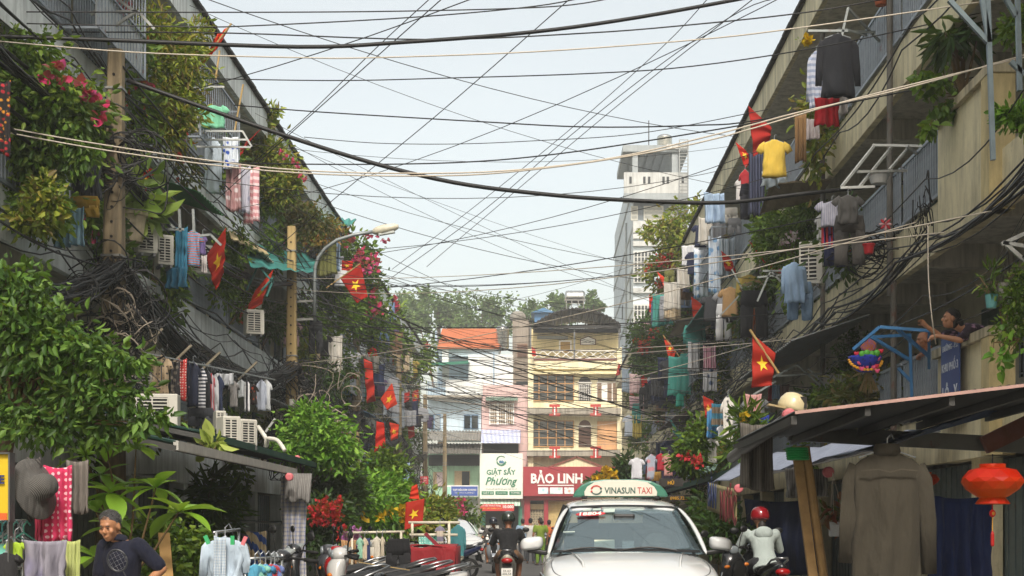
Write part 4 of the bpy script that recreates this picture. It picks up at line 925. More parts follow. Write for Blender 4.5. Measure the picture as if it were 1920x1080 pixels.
for k in range(12):
    z = r2.choice([5.2, 5.5, 6.0, 8.3, 8.6, 4.4])+r2.uniform(-.2, .2); ys = [16+5*j+r2.uniform(-1, 1) for j in range(13)]; x = XL+.15+r2.uniform(0, .5); pts = []
    for j in range(12): pts += cat((x, ys[j], z), (x, ys[j+1], z+r2.uniform(-.05,.05)), r2.uniform(.1,.5), 6)[:-1]
    o = ob('line_cable', MB().tube(pts, r2.choice([.009, .012, .016]), 4), cabm, smooth=True, fix=False); tag(o, 'sagging dark cable strung along the front of the left row', 'cable', 'cables along the left facade')
# heavy bundles between the left poles
def bundle(label, a, q, sag, n, spread, seed, loops=0, hang=0):
    rr = random.Random(seed); mb = MB(); a, q = V(a), V(q)
    for k in range(n):
        th, ra = rr.uniform(0, 6.28), spread*math.sqrt(rr.random()); o1 = V((ra*math.cos(th), 0, ra*math.sin(th))); o2 = V((spread*rr.uniform(-1,1), 0, spread*rr.uniform(-1,1)))
        base = cat(a+o1, q+o2, sag*rr.uniform(.85, 1.2), 14); wob = [p+V((rr.uniform(-.02,.02), 0, rr.uniform(-.03,.03))) for p in base]
        mb.tube(wob, rr.choice([.009, .012, .016, .02]), 4)
    for k in range(loops):
        u = rr.uniform(.05, .95); c = cat(a, q, sag, 20)[int(u*20)]; R_ = rr.uniform(.12, .28); tilt = rr.uniform(-.6, .6)
        mb.tube([c+V((R_*math.cos(t_)*.9, R_*math.sin(t_)*tilt, R_*math.sin(t_)-.05)) for t_ in [i*6.4/18 for i in range(19)]], .009, 4)
    for k in range(hang):
        u = rr.uniform(.02, .98); c = cat(a, q, sag, 20)[int(u*20)]; L = rr.uniform(.5, 1.6)
        mb.tube(spline([c, c+V((rr.uniform(-.3,.3), rr.uniform(-.2,.2), -L*.6)), c+V((rr.uniform(-.4,.4), rr.uniform(-.2,.2), -L))], 4), .007, 4)
    o = ob('cable_bundle', mb, cabm, smooth=True, fix=False); return tag(o, label, 'cables', 'thick cable bundles on the left side')
H = .615
pt = [b.lerp(t_, H) for b, t_ in PB_]
pt = [V((p.x+.1, p.y-.2, 5.35)) for p in pt]
bundle('thick sagging cable bundle from the left edge to the near pole', P(-120, 470, 15), pt[0], .45, 34, .16, 1, 12, 6)
bundle('thickest sagging cable bundle, near pole to tan pole, with white-ringed coils', pt[0], pt[1], .9, 44, .19, 2, 26, 12)
bundle('sagging cable bundle from the tan pole to the third pole', pt[1], pt[2], .9, 44, .18, 3, 16, 8)
bundle('cable bundle between the third and fourth poles', pt[2], pt[3], .7, 26, .15, 4, 5)
bundle('far cable bundle beyond the fourth pole', pt[3], pt[4], .5, 16, .14, 5)
bundle('twisted heavy cables from the near pole top up out of the left edge', P(-90, 10, 16), PB_[0][0].lerp(PB_[0][1], .83), .1, 12, .06, 6)
bundle('heavy cable group descending from the near pole toward the tan pole top', PB_[0][0].lerp(PB_[0][1], .8), PB_[1][0].lerp(PB_[1][1], .84), .55, 10, .07, 7)
def tangle(label, c, rad, n, seed, loops, mat=None, par=None):
    rr = random.Random(seed); c = V(c); mb = MB()
    for k in range(n):
        pts = []; p = c+V((rr.gauss(0, rad.x*.3), rr.gauss(0, rad.y*.3), rr.gauss(0, rad.z*.4)))
        for j in range(5):
            pts.append(p); p = p+V((rr.gauss(0, rad.x*.35), rr.gauss(0, rad.y*.3), rr.gauss(-rad.z*.1, rad.z*.35)))
            p = V((max(c.x-rad.x, min(c.x+rad.x, p.x)), max(c.y-rad.y, min(c.y+rad.y, p.y)), max(c.z-rad.z, min(c.z+rad.z, p.z))))
        mb.tube(spline(pts, 4), rr.choice([.006, .009, .012]), 4)
    for k in range(loops):
        q = c+V((rr.gauss(0, rad.x*.35), rr.gauss(0, rad.y*.2), rr.gauss(0, rad.z*.3))); R_ = rr.uniform(.15, .42); tl = rr.uniform(-1, 1)
        for m_ in range(2): mb.tube([q+V((R_*math.cos(t_), R_*tl*math.sin(t_), R_*math.sin(t_)*rr.uniform(.9,1.1))) for t_ in [i*6.283/16 for i in range(17)]], .011, 4)
    o = ob('cable_tangle', mb, mat or cabm, smooth=True, fix=False); return tag(o, label, 'cables', 'cable tangles on the left poles')
p0, t0 = PB_[0]
tangle('coiled black cables looped around the top of the near pole', p0.lerp(t0, .82)+V((.15,-.15,-.1)), V((.7,.3,.8)), 16, 11, 14)
tangle('dense nest of black and grey cables under the near pole clamp', p0.lerp(t0, .52)+V((.1,-.2,-.1)), V((.75,.35,1.0)), 60, 12, 14)
tangle('pale loops of cable hanging from the near pole nest', p0.lerp(t0, .52)+V((.15,-.4,-.1)), V((.6,.2,.9)), 7, 13, 5, M('cable_dusty', '9a8f80', .8))
p0, t0 = PB_[1]
tangle('huge dark knot of cables hanging below the tan pole clamp', p0.lerp(t0, .46)+V((.35,-.1,-.1)), V((.9,.5,1.5)), 170, 14, 12)
tangle('pale cable ends fraying out of the tan pole knot', p0.lerp(t0, .5)+V((.9,-.3,0)), V((.9,.3,1.0)), 16, 15, 4, M('cable_dusty', '9a8f80', .8))
p0, t0 = PB_[2]
tangle('dark cable knot on the third pole above the meter box', p0.lerp(t0, .42)+V((.3,-.1,0)), V((.9,.5,1.5)), 120, 16, 6)
p0, t0 = PB_[3]
tangle('dark cable knot on the fourth pole by the awnings', p0.lerp(t0, .4)+V((.2,-.1,0)), V((.9,.5,1.4)), 70, 17, 3)
p0, t0 = PB_[4]
tangle('small dark cable knot on the fifth pole', p0.lerp(t0, .4), V((1.0,.5,1.6)), 60, 18, 0)
tangle('cluster of black service cables and clamps on the right row by the tall parapet', PR(1728, 400, .25), V((.16,.12,.6)), 16, 19, 0)
tangle('messy cables along the gallery edge above the grey work suit', PR(1640, 470, .2), V((.7,.9,.3)), 34, 20, 4)
tangle('messy grey cables hanging at the rusty balcony, mid right row', PR(1420, 640, .3), V((.5,2.2,.7)), 90, 22, 3, cabg)
tangle('messy dark cables on the far right row under the bougainvillea', PR(1330, 700, .4), V((.5,2.5,.9)), 90, 23, 3)
# ============================================================ laundry
hgm = METAL('hanger_wire', '9aa0a4', .4, .6)
def garment(kind, x0, y0, x1, y1, d, mat, label, yaw=0, seed=None, hanger=True, group=None, name=None, cat_=None):
    rr = random.Random(seed if seed is not None else int(x0*7+y0*13)); k = d/F
    top = P((x0+x1)/2, y0, d); W_, H_ = (x1-x0)*k/max(.5, math.cos(yaw)), (y1-y0)*k
    rt = V((math.cos(yaw), math.sin(yaw), 0)); dp = V((-math.sin(yaw), math.cos(yaw), 0)); mb = MB()
    ph, fq = rr.uniform(0, 6), rr.choice([3, 4, 5])
    def ring(cx, v, hw, hd, n=18, rip=.8):
        o = []
        for i in range(n):
            a = 2*math.pi*i/n; rp = 1+rip*v*math.sin(fq*a+ph)*.6+rip*.3*math.sin(7*a+ph*2)*v
            o.append(top+rt*(cx+hw*math.cos(a)*(1+.02*math.sin(5*v+ph)))+dp*hd*math.sin(a)*rp+V((0,0,-v*H_-(.02*H_*math.sin(2*a+ph) if v > .95 else 0))))
        return o
    hd = min(.06, max(.02, W_*.075))
    if kind in 'TL':
        bw = W_*(.36 if kind == 'T' else .37)
        pf = ((0, W_*.1, hd*.5), (.03, W_*.13, hd*.6), (.07, bw*.75, hd*.7), (.12, bw*.98, hd*.8), (.3, bw*.96, hd), (.5, bw*.97, hd*1.1), (.75, bw*1.0, hd*1.2), (.9, bw*1.03, hd*1.2), (1, bw*1.05, hd*1.25)); P3 = []
        for q0, q1 in zip(pf, pf[1:]):
            m_ = 3 if d < 30 and q1[0]-q0[0] > .1 else 1
            P3 += [tuple(q0[i]+(q1[i]-q0[i])*j/m_ for i in range(3)) for j in range(m_)]
        mb.loft([ring(0, v, w_, h_, 30 if d < 30 else 18) for v, w_, h_ in P3+[pf[-1]]])
        for s in (-1, 1):
            if kind == 'T': cs = [(.5, .13, .13), (.76, .2, .12), (.98, .34, .105)]; hw = W_
            else: cs = [(.62, .12, .1), (.76, .22, .095), (.84, .5, .085), (.9, .8+rr.uniform(-.06,.1), .075)]
            pts = [top+rt*s*W_*.5*a+V((0,0,-b*H_))+dp*rr.uniform(-.02,.02) for a, b, c in cs]
            rs = [min(W_*c, H_*.2) for a, b, c in cs]; rings = []
            for i, p in enumerate(pts):
                t = (pts[min(i+1, len(pts)-1)]-pts[max(i-1,0)]).normalized(); n_ = t.cross(dp).normalized()
                rings.append([p+n_*rs[i]*math.cos(2*math.pi*q/10)+dp*hd*.45*math.sin(2*math.pi*q/10)*(1+.5*math.sin(3*q+i+ph)) for q in range(10)])
            mb.loft(rings)
    elif kind in 'PS':
        ww = W_*.5; mb.loft([ring(0, v, ww*f, hd) for v, f in ((0, .82), (.05, .84), (.2, .94), (.34 if kind == 'P' else .55, .96))])
        for s in (-1, 1):
            v0 = .3 if kind == 'P' else .45
            mb.loft([ring(s*ww*c, v, ww*h_, hd*.9, 12) for v, c, h_ in ((v0, .47, .46), (.5 if kind == 'P' else .7, .5, .44), (.75 if kind == 'P' else .85, .52, .42), (1+rr.uniform(-.03,.0), .53, .41))])
    else:
        n1 = rr.uniform(2.5, 5); am = min(.07, W_*.12); slant = rr.uniform(-.04, .04)
        def f(u, v):
            w_ = W_*(u-.5)*(1-.06*math.sin(math.pi*v))
            return top+rt*(w_+slant*W_*v)+dp*(am*(.25+v)*math.sin(n1*6.28*u+ph)+am*.6*math.sin(2.2*6.28*u+ph*2))+V((0,0,-v*H_+.03*H_*math.sin(5*u+ph)*v-.04*H_*math.sin(math.pi*u)*(1-v)))
        mb.sheet(f, 22, 12, .012)
    if d < 40 or kind != 'D':                       # limp wrinkles
        am_ = min(.045, .1*W_); sx_ = 3.2/W_; out = []; o3 = V((ph*9, ph, fq))
        for q in mb.v:
            l_ = V(q)-top; a_, c_ = l_.dot(rt), -l_.z/H_; n1_ = noise.noise(V((a_*sx_*1.6, l_.dot(dp)*4, c_*1.3))+o3); n2_ = noise.noise(V((a_*sx_*3.5+c_*2, 3.3, c_*4))+o3)
            g_ = min(1, max(.15, c_*1.6)); f3_ = .55*math.sin(6.28*(a_/W_*3.7+.35*math.sin(2.5*c_+ph))+ph*2) if W_ > .3 else 0; out.append(tuple(V(q)+dp*am_*(1.3*n1_+.6*n2_+f3_)*g_+rt*am_*.5*n2_*g_))
        mb.v = out
    nm = name or {'T': 'tee_shirt', 'L': 'long_sleeve_shirt', 'P': 'trousers', 'S': 'shorts', 'D': 'hanging_cloth'}[kind]
    o = ob(nm, mb, mat, smooth=True); tag(o, label, cat_ or {'T': 'shirt', 'L': 'shirt', 'P': 'trousers', 'S': 'shorts', 'D': 'cloth'}[kind], group)
    if hanger and kind in 'TLP' and d < 40:
        h = MB(); c = top+V((0,0,.01)); w_ = W_*.3
        h.tube([c+V((0,0,.0)), c+V((0,0,.07)), c+rt*.03+V((0,0,.1)), c+rt*.05+V((0,0,.06))], .006, 4)
        h.tube([c-rt*w_-V((0,0,.07)), c, c+rt*w_-V((0,0,.07))], .007, 4)
        q = ob('hanger', h, hgm, o)
    return o
def C(h, *a, **k): return FAB('cloth_'+h+''.join(str(x) for x in a), h, *a, **k)
LR = 'laundry on the left row'; RR = 'laundry on the right row'; RAIL = 'clothes on the long rail under the cable bundle'
LG = [
 ('D',-8,150,20,292,17.2,C('1f1c1c','print','a8202c',16,.9,'d9952c'),'black cloth with red and orange flowers at the left edge'),
 ('T',370,198,428,240,27.5,C('7cc4a0'),'mint green shirt hanging high under the left eave'),
 ('L',383,258,416,362,28.5,C('b9c6d0'),'pale blue long shirt beside the blue lettered towel'),
 ('D',417,256,446,316,29.4,C('dfe6ee','print','2c58b8',9),'white towel with blue lettering on the left drying frame'),
 ('D',423,305,452,395,29.6,C('b58c8c','print','d8cfd0',7),'mauve patterned cloth hanging below the lettered towel'),
 ('D',448,310,470,400,30.0,C('b8b8c4','print','8d90a8',6),'grey lilac patterned cloth on the left drying frame'),
 ('D',455,312,486,418,30.3,C('d2979b','h','e6cfd0',2.2),'long pink and white cloth at the frame end, left row'),
 ('D',136,275,190,374,20.8,C('2b2f33'),'large dark grey sheet left of the near pole'),
 ('S',128,368,188,408,20.6,C('a8862c'),'mustard shorts below the dark grey sheet'),
 ('D',104,388,158,462,20.2,C('6f93a6','v','88aabb',5),'faded light blue cloth draped left of the near pole'),
 ('D',328,425,352,505,25.3,C('2f7390','print','3f86a0',4),'teal blue towel beside the two air conditioners'),
 ('T',342,432,380,500,25.6,C('5aa0c8','h','c86a5a',7),'colourful striped child shirt next to the teal towel'),
 ('T',372,440,388,478,26,C('6a5a8a'),'purple shirt edge right of the striped child shirt'),
 ('D',310,500,352,540,25,C('2f6a86'),'blue trousers hanging below the air conditioners',),
 ('D',376,478,388,512,26,C('c9c2c0'),'small pale towel under the purple shirt'),
 ('D',288,452,300,520,24.8,C('c9c6bc'),'cream cloth beside the lower air conditioner')]
for g in LG: garment(*g, group=LR)
rl = [(278,322,666,742,C('b8a284','dots','3f3a38',17),'T','beige dress with small dark spots, nearest on the rail'),
 (320,338,676,742,C('2c2a2c','print','7d7468',12),'D','black floral top behind the spotted dress'),
 (334,350,672,750,C('c8423f','dots','e8d8d0',22),'D','red polka dot cloth on the long rail'),
 (343,354,676,745,C('1d2030','dots','d890a0',14),'D','navy cloth with pink dots next to the red polka cloth'),
 (348,376,678,762,C('20263a'),'T','large navy shirt in the middle of the long rail'),
 (370,388,690,768,C('3a3f4c','h','d8d8dc',5),'T','navy shirt with white bands on the long rail'),
 (381,397,694,770,C('24262b'),'T','plain black shirt after the banded navy shirt'),
 (388,404,700,775,C('b8a8b0','v','b02c34',6),'T','pale shirt with a red side panel on the rail'),
 (396,410,702,792,C('c6c8cc'),'L','long pale grey shirt on the rail'),
 (402,420,704,778,C('2c3550'),'T','dark blue shirt right of the pale grey shirt'),
 (406,438,700,722,C('c2c4c8'),'D','white folded cloth over the rail, far half'),
 (428,448,714,764,C('7d7a78','print','4a4848',8),'T','grey mottled shirt past the white folded cloth'),
 (444,460,712,745,C('a2a6a8'),'T','light grey shirt, second from the orange print'),
 (455,471,714,772,C('23252e','v','d8d8d8',4),'T','black shirt with a white stripe on the rail'),
 (468,484,722,758,C('2b2420','print','c8502c',9),'T','black shirt with orange print near the rail end'),
 (480,500,712,770,C('a9b0be'),'L','pale blue-grey long shirt near the rail end'),
 (488,510,712,770,C('c9ccce'),'T','white shirt, last on the long rail'),
 (493,507,752,772,C('b8982c'),'S','yellow shorts under the last white shirt'),
 (350,404,765,800,C('33363c'),'S','dark shorts hanging below the middle of the rail'),
 (383,408,770,795,C('7d8088'),'S','grey shorts hanging under the pale grey shirt')]
for x0, x1, y0, y1, m, kd, lb in rl: garment(kd, x0, y0, x1, y1, dL((x0+x1)/2, 1.25), m, lb, group=RAIL)
t = thing('clothes_rail', 'long metal clothes rail full of shirts under the cable bundle', 'clothes rail', PL(300, 660, 1.25))
mb = MB(); a, b_ = PL(270, 662, 1.25), PL(515, 712, 1.25); mb.tube([a, b_], .018, 6); ob('rod', mb, METAL('rod_steel', '9a9c9a', .4, .6), t)
for x, y in ((290, 652), (345, 680), (400, 690), (470, 705)):
    q = PL(x, y, 1.25); mb = MB().bar(V((XL+.1, q.y+.1, q.z-.9)), V((XL+1.4, q.y-.1, q.z+.28)), .04); ob('strut', mb, METAL('strut_wood', '8f8672', .7, .1), t)
# right row
def DR_(x, off=.8): return dR(x, off)
RG = [
 ('L',1530,64,1612,182,DR_(1570,.9),C('1c1e24'),'black jacket with open front on the top right frame'),
 ('L',1513,96,1548,205,DR_(1545,.7),C('b9bcc8','h','8d98b0',3),'white and grey shirt behind the black jacket'),
 ('D',1552,160,1590,215,DR_(1580,.6),C('a8a4a0'),'pale cloth glimpsed below the black jacket'),
 ('D',1528,182,1575,236,DR_(1560,.85),C('c8202c'),'bright red skirt under the black jacket'),
 ('T',1422,262,1482,332,DR_(1460,.9),C('d9b84a'),'yellow T-shirt facing the street, upper right row'),
 ('D',1428,322,1478,350,DR_(1460,.8),C('b8c4cc'),'pale blue cloth peeking out below the yellow T-shirt'),
 ('D',1404,285,1434,405,DR_(1440,.6),C('20253a','v','4a4f66',5),'long navy cloth left of the yellow T-shirt'),
 ('T',1386,318,1408,380,DR_(1420,.6),C('a82830'),'dark red shirt two left of the yellow T-shirt'),
 ('T',1378,335,1394,378,DR_(1410,.6),C('c9c6c4'),'white shirt at the end of the yellow shirt frame'),
 ('P',1386,345,1432,412,DR_(1425,.7),C('1a1c26'),'navy trousers under the dark red shirt'),
 ('D',1490,212,1512,304,DR_(1510,.8),C('8a6a44'),'brown towel between yellow T-shirt and red skirt'),
 ('D',1508,222,1536,262,DR_(1520,.6),C('c2b8b8'),'pale pink cloth beside the brown towel'),
 ('T',1562,366,1618,420,DR_(1590,.9),C('4b4a48'),'dark grey work shirt over the grey trousers'),
 ('P',1562,404,1624,498,DR_(1590,.85),C('55524f'),'dark grey work trousers in front of the blue ones'),
 ('T',1530,378,1590,425,DR_(1580,.7),C('aaa8b4','v','8d90a0',9),'pale lilac shirt behind the dark grey work shirt'),
 ('P',1544,400,1588,500,DR_(1570,.6),C('23294a'),'navy trousers behind the dark grey work trousers'),
 ('D',1540,400,1562,462,DR_(1565,.8),C('5a3f80','v','b83038',4),'purple and red cloth beside the grey work suit'),
 ('T',1528,402,1550,450,DR_(1545,.6),C('c6c8c6'),'white shirt left of the purple and red cloth'),
 ('L',1464,492,1514,568,DR_(1500,.9),C('8aa4c0'),'faded denim shirt above the denim trousers'),
 ('P',1474,528,1526,600,DR_(1510,.75),C('7f9cbc'),'faded light denim trousers, middle of the right row'),
 ('D',1301,465,1327,558,DR_(1320,.6),C('d6dde4','print','6f9ac0',5),'blue and white tie-dye cloth, left of the pair'),
 ('D',1328,442,1352,550,DR_(1345,.6),C('cfd8e2','print','7aa2c8',5),'blue and white tie-dye cloth, right of the pair'),
 ('D',1348,445,1378,520,DR_(1360,.4),C('a9b4bc','v','7f8c98',6),'grey-blue cloth right of the tie-dye pair'),
 ('T',1348,538,1390,594,DR_(1370,.8),C('a5845a'),'tan shirt under the teal balcony awning'),
 ('P',1386,545,1442,634,DR_(1415,.8),C('1b1c20'),'black trousers in front of the rust skirt'),
 ('D',1400,576,1426,632,DR_(1420,.6),C('8a4a24'),'rust coloured skirt between the black trouser legs'),
 ('D',1350,560,1362,598,DR_(1365,.7),C('c8a0b0','v','e0d8dc',8),'pink striped towel left of the tan shirt'),
 ('L',1226,565,1258,606,DR_(1245,.8),C('4fa08e'),'teal jacket hanging far down the right row'),
 ('D',1243,682,1273,732,DR_(1260,.8),C('8d9ab4','check','b8c0d0',7),'blue checked shirt below the far flag'),
 ('T',1268,690,1292,734,DR_(1280,.8),C('23242c'),'black shirt right of the blue checked shirt'),
 ('D',1280,670,1300,702,DR_(1290,.8),C('b8b2aa'),'cream cloth above the black shirt, far right row'),
 ('T',1216,712,1242,734,DR_(1230,.8),C('3f2f66'),'dark purple shirt far down the right row'),
 ('D',1296,664,1326,695,DR_(1310,.8),C('1e2024'),'black cloth left of the pink towel, right row'),
 ('D',1318,648,1342,694,DR_(1330,.8),C('c88098','v','e6c8d0',6),'pink patterned towel on the cable-strewn balcony'),
 ('D',1318,690,1345,734,DR_(1330,.8),C('d0d2d6','print','5a6a8a',5),'white and blue printed cloth under the pink towel'),
 ('S',1238,724,1262,752,DR_(1250,.7),C('262c48'),'navy shorts under the blue checked shirt'),
 ('T',1264,732,1285,762,DR_(1275,.7),C('2f9a86'),'green teal shirt beside the navy shorts'),
 ('D',1244,716,1262,732,DR_(1250,.9),C('a82432'),'small red cloth over the navy shorts'),
 ('D',1166,690,1184,736,DR_(1185,.7),C('7d8a96'),'greyish cloth at the far end of the right row'),
 ('D',1180,700,1202,738,DR_(1195,.7),C('b8a0a0'),'faded pink cloth at the far end of the right row'),
 ('T',1168,778,1190,818,DR_(1190,.9),C('9aa2ac'),'grey shirt left of the far yellow cloth'),
 ('D',1186,778,1204,820,DR_(1200,.9),C('c8b860'),'yellow cloth hanging far down the right row'),
 ('D',1325,764,1348,820,24.5,C('4a88b8','print','c8a050',6),'blue printed beach towel left of the spotted dress'),
 ('D',1334,756,1358,800,24.2,C('6f5f4c','h','2f6a80',1.6),'brown and teal towel above the blue beach towel'),
 ('T',1352,742,1378,832,23.6,C('dcd8d0','print','23282c',11),'long black and white leopard dress on the right'),
 ('T',1344,798,1358,826,24,C('d8dce2'),'small white shirt beside the leopard dress'),
 ('D',1396,738,1428,798,22,C('c89a94','v','b88884',12),'dusty pink striped towel under the white helmet'),
 ('D',1426,778,1442,808,22,C('2a3f9a'),'royal blue cloth right of the dusty pink towel'),
 ('L',1308,822,1328,868,25,C('cfccc8','dots','55555a',16),'white spotted blouse, left of the two'),
 ('T',1324,820,1347,867,24.8,C('d6d2cc','dots','55555a',16),'white spotted sleeveless blouse, right of the two'),
 ('T',1180,858,1208,898,38,C('d4d4da'),'white shirt on the low far right rack'),
 ('T',1210,852,1232,898,37,C('a8aebc','print','c88890',6),'grey and pink shirt on the low far right rack'),
 ('T',1230,850,1248,882,36.5,C('a82434'),'red shirt on the low far right rack'),
 ('T',1242,852,1264,892,36,C('c89088'),'salmon pink shirt on the low far right rack'),
 ('D',1222,884,1240,902,37,C('b8904a'),'ochre cloth low on the far right rack'),
 ('D',1440,722,1448,752,dR(1445,.7),C('a82434'),'tiny red cloth on the small rack by the large flag'),
 ('D',1447,720,1462,748,dR(1455,.7),C('7fa0c8','check','b0c4dc',14),'tiny blue checked cloth on the small rack'),
 ('D',1462,720,1480,746,dR(1470,.7),C('8d7470','dots','b09a96',24),'tiny brown dotted cloth on the small rack')]
for g in RG: garment(*g, group=RR)
# ============================================================ flags
fred = FAB('flag_red', 'd22318'); fred.node_tree.nodes['Principled BSDF'].inputs['Sheen Weight'].default_value = 0 if 'Principled BSDF' in fred.node_tree.nodes else 0
def flagm(h):
    t = NT('flag_cloth'+h); c = srgb(h); b = t.ramp(t.noise(3), [(.25, sc(c, .9)), (.75, sc(c, 1.05))]); t.done(.8, 0, b)
    tr = t.n('BsdfTranslucent'); tr.inputs[0].default_value = (*c, 1); mx = t.n('MixShader'); mx.inputs[0].default_value = .35
    t.l(t.p.outputs[0], mx.inputs[1]); t.l(tr.outputs[0], mx.inputs[2]); t.l(mx.outputs[0], t.out.inputs[0]); return t.m
flgs = [flagm(h) for h in ('d42a14', 'c2301c', 'de4020', 'b82418')]; fst = M('flag_star', 'e8c020', .7, .05); bamboo = M('bamboo', 'a88d5a', .7)
def flag(label, q, d, pole=None, rip=1.0, star=True, seed=1, folds=2.5, sw=.62):
    """q: hoist top, hoist bottom, fly bottom, fly top in picture units"""
    rr = random.Random(seed); a, b, c, e = [P(x, y, d) for x, y in q]; ph = rr.uniform(0, 6)
    size = max((a-b).length, (a-e).length, (b-c).length); am = .075*size*rip
    def f(u, v):
        p = (a*(1-v)+b*v)*(1-u)+(e*(1-v)+c*v)*u
        return p+V((.02*size*math.sin(5*v+ph)*u, am*math.sin(folds*6.28*u+2.2*v+ph)*(.2+.8*u), .025*size*math.sin(4*u+ph)*u))
    t = thing('flag', label, 'flag', a, 'red flags with a yellow star hung along the street')
    mb = MB().sheet(f, 26, 14, .008); ob('cloth', mb, flgs[seed % 4], t, smooth=True)
    if star:
        mb = MB()
        for sg_ in (-1, 1):
            def g(u, v): 
                e_ = 1e-3; n_ = (f(u+e_, v)-f(u-e_, v)).cross(f(u, v+e_)-f(u, v-e_)).normalized(); return f(u, v)+n_*.013*sg_
            out = [(.5+(.2 if k % 2 == 0 else .08)*math.sin(k*math.pi/5)*sw/.62, .5-(.3 if k % 2 == 0 else .12)*math.cos(k*math.pi/5)) for k in range(10)]
            for k in range(10):
                p0, p1 = out[k], out[(k+1) % 10]; N = 5; idx = {}; vs = []; fs = []
                for i in range(N+1):
                    for j in range(N+1-i):
                        s_, t_ = i/N, j/N; u = .5+(p0[0]-.5)*s_+(p1[0]-.5)*t_; v = .5+(p0[1]-.5)*s_+(p1[1]-.5)*t_
                        idx[i, j] = len(vs); vs.append(g(u, v))
                for i in range(N):
                    for j in range(N-i):
                        fs.append((idx[i,j], idx[i+1,j], idx[i,j+1]))
                        if j < N-i-1: fs.append((idx[i+1,j], idx[i+1,j+1], idx[i,j+1]))
                mb.add(vs, fs)
        ob('star', mb, fst, t, smooth=True, fix=False)
    if pole: mb = MB().tube([P(x, y, d-.01) for x, y in pole], .018, 6); ob('flag_pole', mb, bamboo, t)
    return t
flag('furled flag on a slanting pole at the top left roof', [(433,47),(406,92),(379,124),(402,70)], 25.5, [(355,150),(434,44)], 1.2, True, 2)
flag('flag hanging over the left roof shrub by the lettered towel', [(491,240),(470,262),(446,298),(445,280)], 32, None, 1, False, 3)
flag('bright flag behind the big-leaved dumb cane near the first pole', [(256,310),(290,318),(288,390),(268,345)], 24.6, None, 1.2, True, 4)
flag('long flag drooping from a pole tip, left of second pole', [(424,427),(386,480),(402,545),(420,512)], 27.5, [(455,500),(424,425)] if False else None, 1.3, True, 5)
flag('dark shaded flag left of the tan pole above an air conditioner', [(513,505),(478,545),(462,585),(492,570)], 31.5, None, .8, True, 6)
flag('large open flag with clear star right of the street lamp', [(637,521),(676,494),(689,556),(668,568)], 38.5, [(612,540),(677,493)], .5, True, 7, 2)
flag('small folded flag glowing behind the large open flag', [(641,488),(662,490),(660,508),(640,506)], 43, None, 1, True, 8)
flag('long flag hanging beside the third pole', [(682,672),(698,680),(702,752),(688,758)], 46, None, 1.2, False, 9)
flag('diamond-shaped open flag with star between third and fourth poles', [(713,748),(735,718),(744,758),(727,770)], 50, None, .5, True, 10)
flag('small orange-lit flag past the fourth pole', [(757,738),(768,734),(767,752),(757,756)], 66, None, .8, False, 11)
flag('orange-lit flag hanging low between the left poles', [(706,790),(720,793),(722,840),(702,850)], 44, None, 1, False, 12)
flag('hanging flag with upright star above the street bushes', [(761,942),(796,935),(792,984),(757,993)], 25, None, .35, True, 13, 1.5)
flag('bunched flag just above the upright star flag', [(772,912),(782,908),(787,936),(767,934)], 26, None, 1, False, 14)
flag('tall flag hanging under the right eave beside the yellow T-shirt', [(1403,198),(1447,238),(1445,268),(1414,292)], 29.5, None, .9, False, 15)
flag('narrow flag left of the yellow T-shirt flag', [(1379,266),(1398,282),(1413,302),(1397,316)], 34, None, .8, True, 16)
flag('narrow flag slanting down above the denim suit', [(1404,452),(1432,475),(1470,520),(1440,502)], 33, None, .6, False, 17)
flag('slanting flag in front of the far bougainvillea, right row', [(1231,508),(1248,522),(1268,553),(1254,560)], 52, None, .6, False, 18)
flag('flag with glowing star inside the far bougainvillea', [(1252,482),(1278,484),(1272,514),(1256,512)], 58, None, .8, True, 19)
flag('small flag beside the teal jacket, far right row', [(1217,552),(1228,560),(1226,590),(1218,584)], 60, None, .8, False, 20)
flag('largest drooping flag with star, above the white helmet', [(1411,626),(1454,662),(1448,720),(1408,724)], 20.5, [(1460,700),(1406,618)], 1.0, True, 21, 2)
flag('slanting flag above the blue checked shirt', [(1244,630),(1256,642),(1268,660),(1256,682)], 48, [(1290,690),(1243,628)], .7, True, 22)
flag('tiny flag at the corner of the yellow house and the right row', [(1160,680),(1166,690),(1164,702),(1155,704)], 95, None, .5, False, 23)
flag('tiny flag on the left pillar of the yellow house terrace', [(997,650),(1004,654),(1005,668),(998,668)], 106.3, None, .5, False, 24)
for k, (q, d, lb, st_) in enumerate((([(730,792),(748,796),(745,822),(733,828)], 56, 'small flag with star hanging below the diamond-shaped flag', True), ([(764,792),(776,790),(778,818),(766,822)], 68, 'far small flag low beside the fifth pole', False),
   ([(688,655),(704,648),(708,668),(692,676)], 52, 'small flag tucked above the long hanging flag by third pole', True), ([(772,735),(784,730),(786,752),(774,758)], 74, 'faraway flag between the fourth and fifth poles', True),
   ([(1296,556),(1316,570),(1312,598),(1300,600)], 46, 'small drooping flag right of the teal jacket', False), ([(1352,470),(1372,486),(1380,512),(1360,508)], 40, 'flag slanting beside the second tie-dye cloth', True),
   ([(1200,690),(1212,698),(1214,722),(1203,726)], 72, 'far small flag at the end of the right row, above yellow cloth', False), ([(1318,742),(1338,752),(1336,782),(1322,786)], 30, 'flag hanging above the blue printed beach towel', True))): flag(lb, q, d, None, .8, st_, 30+k)
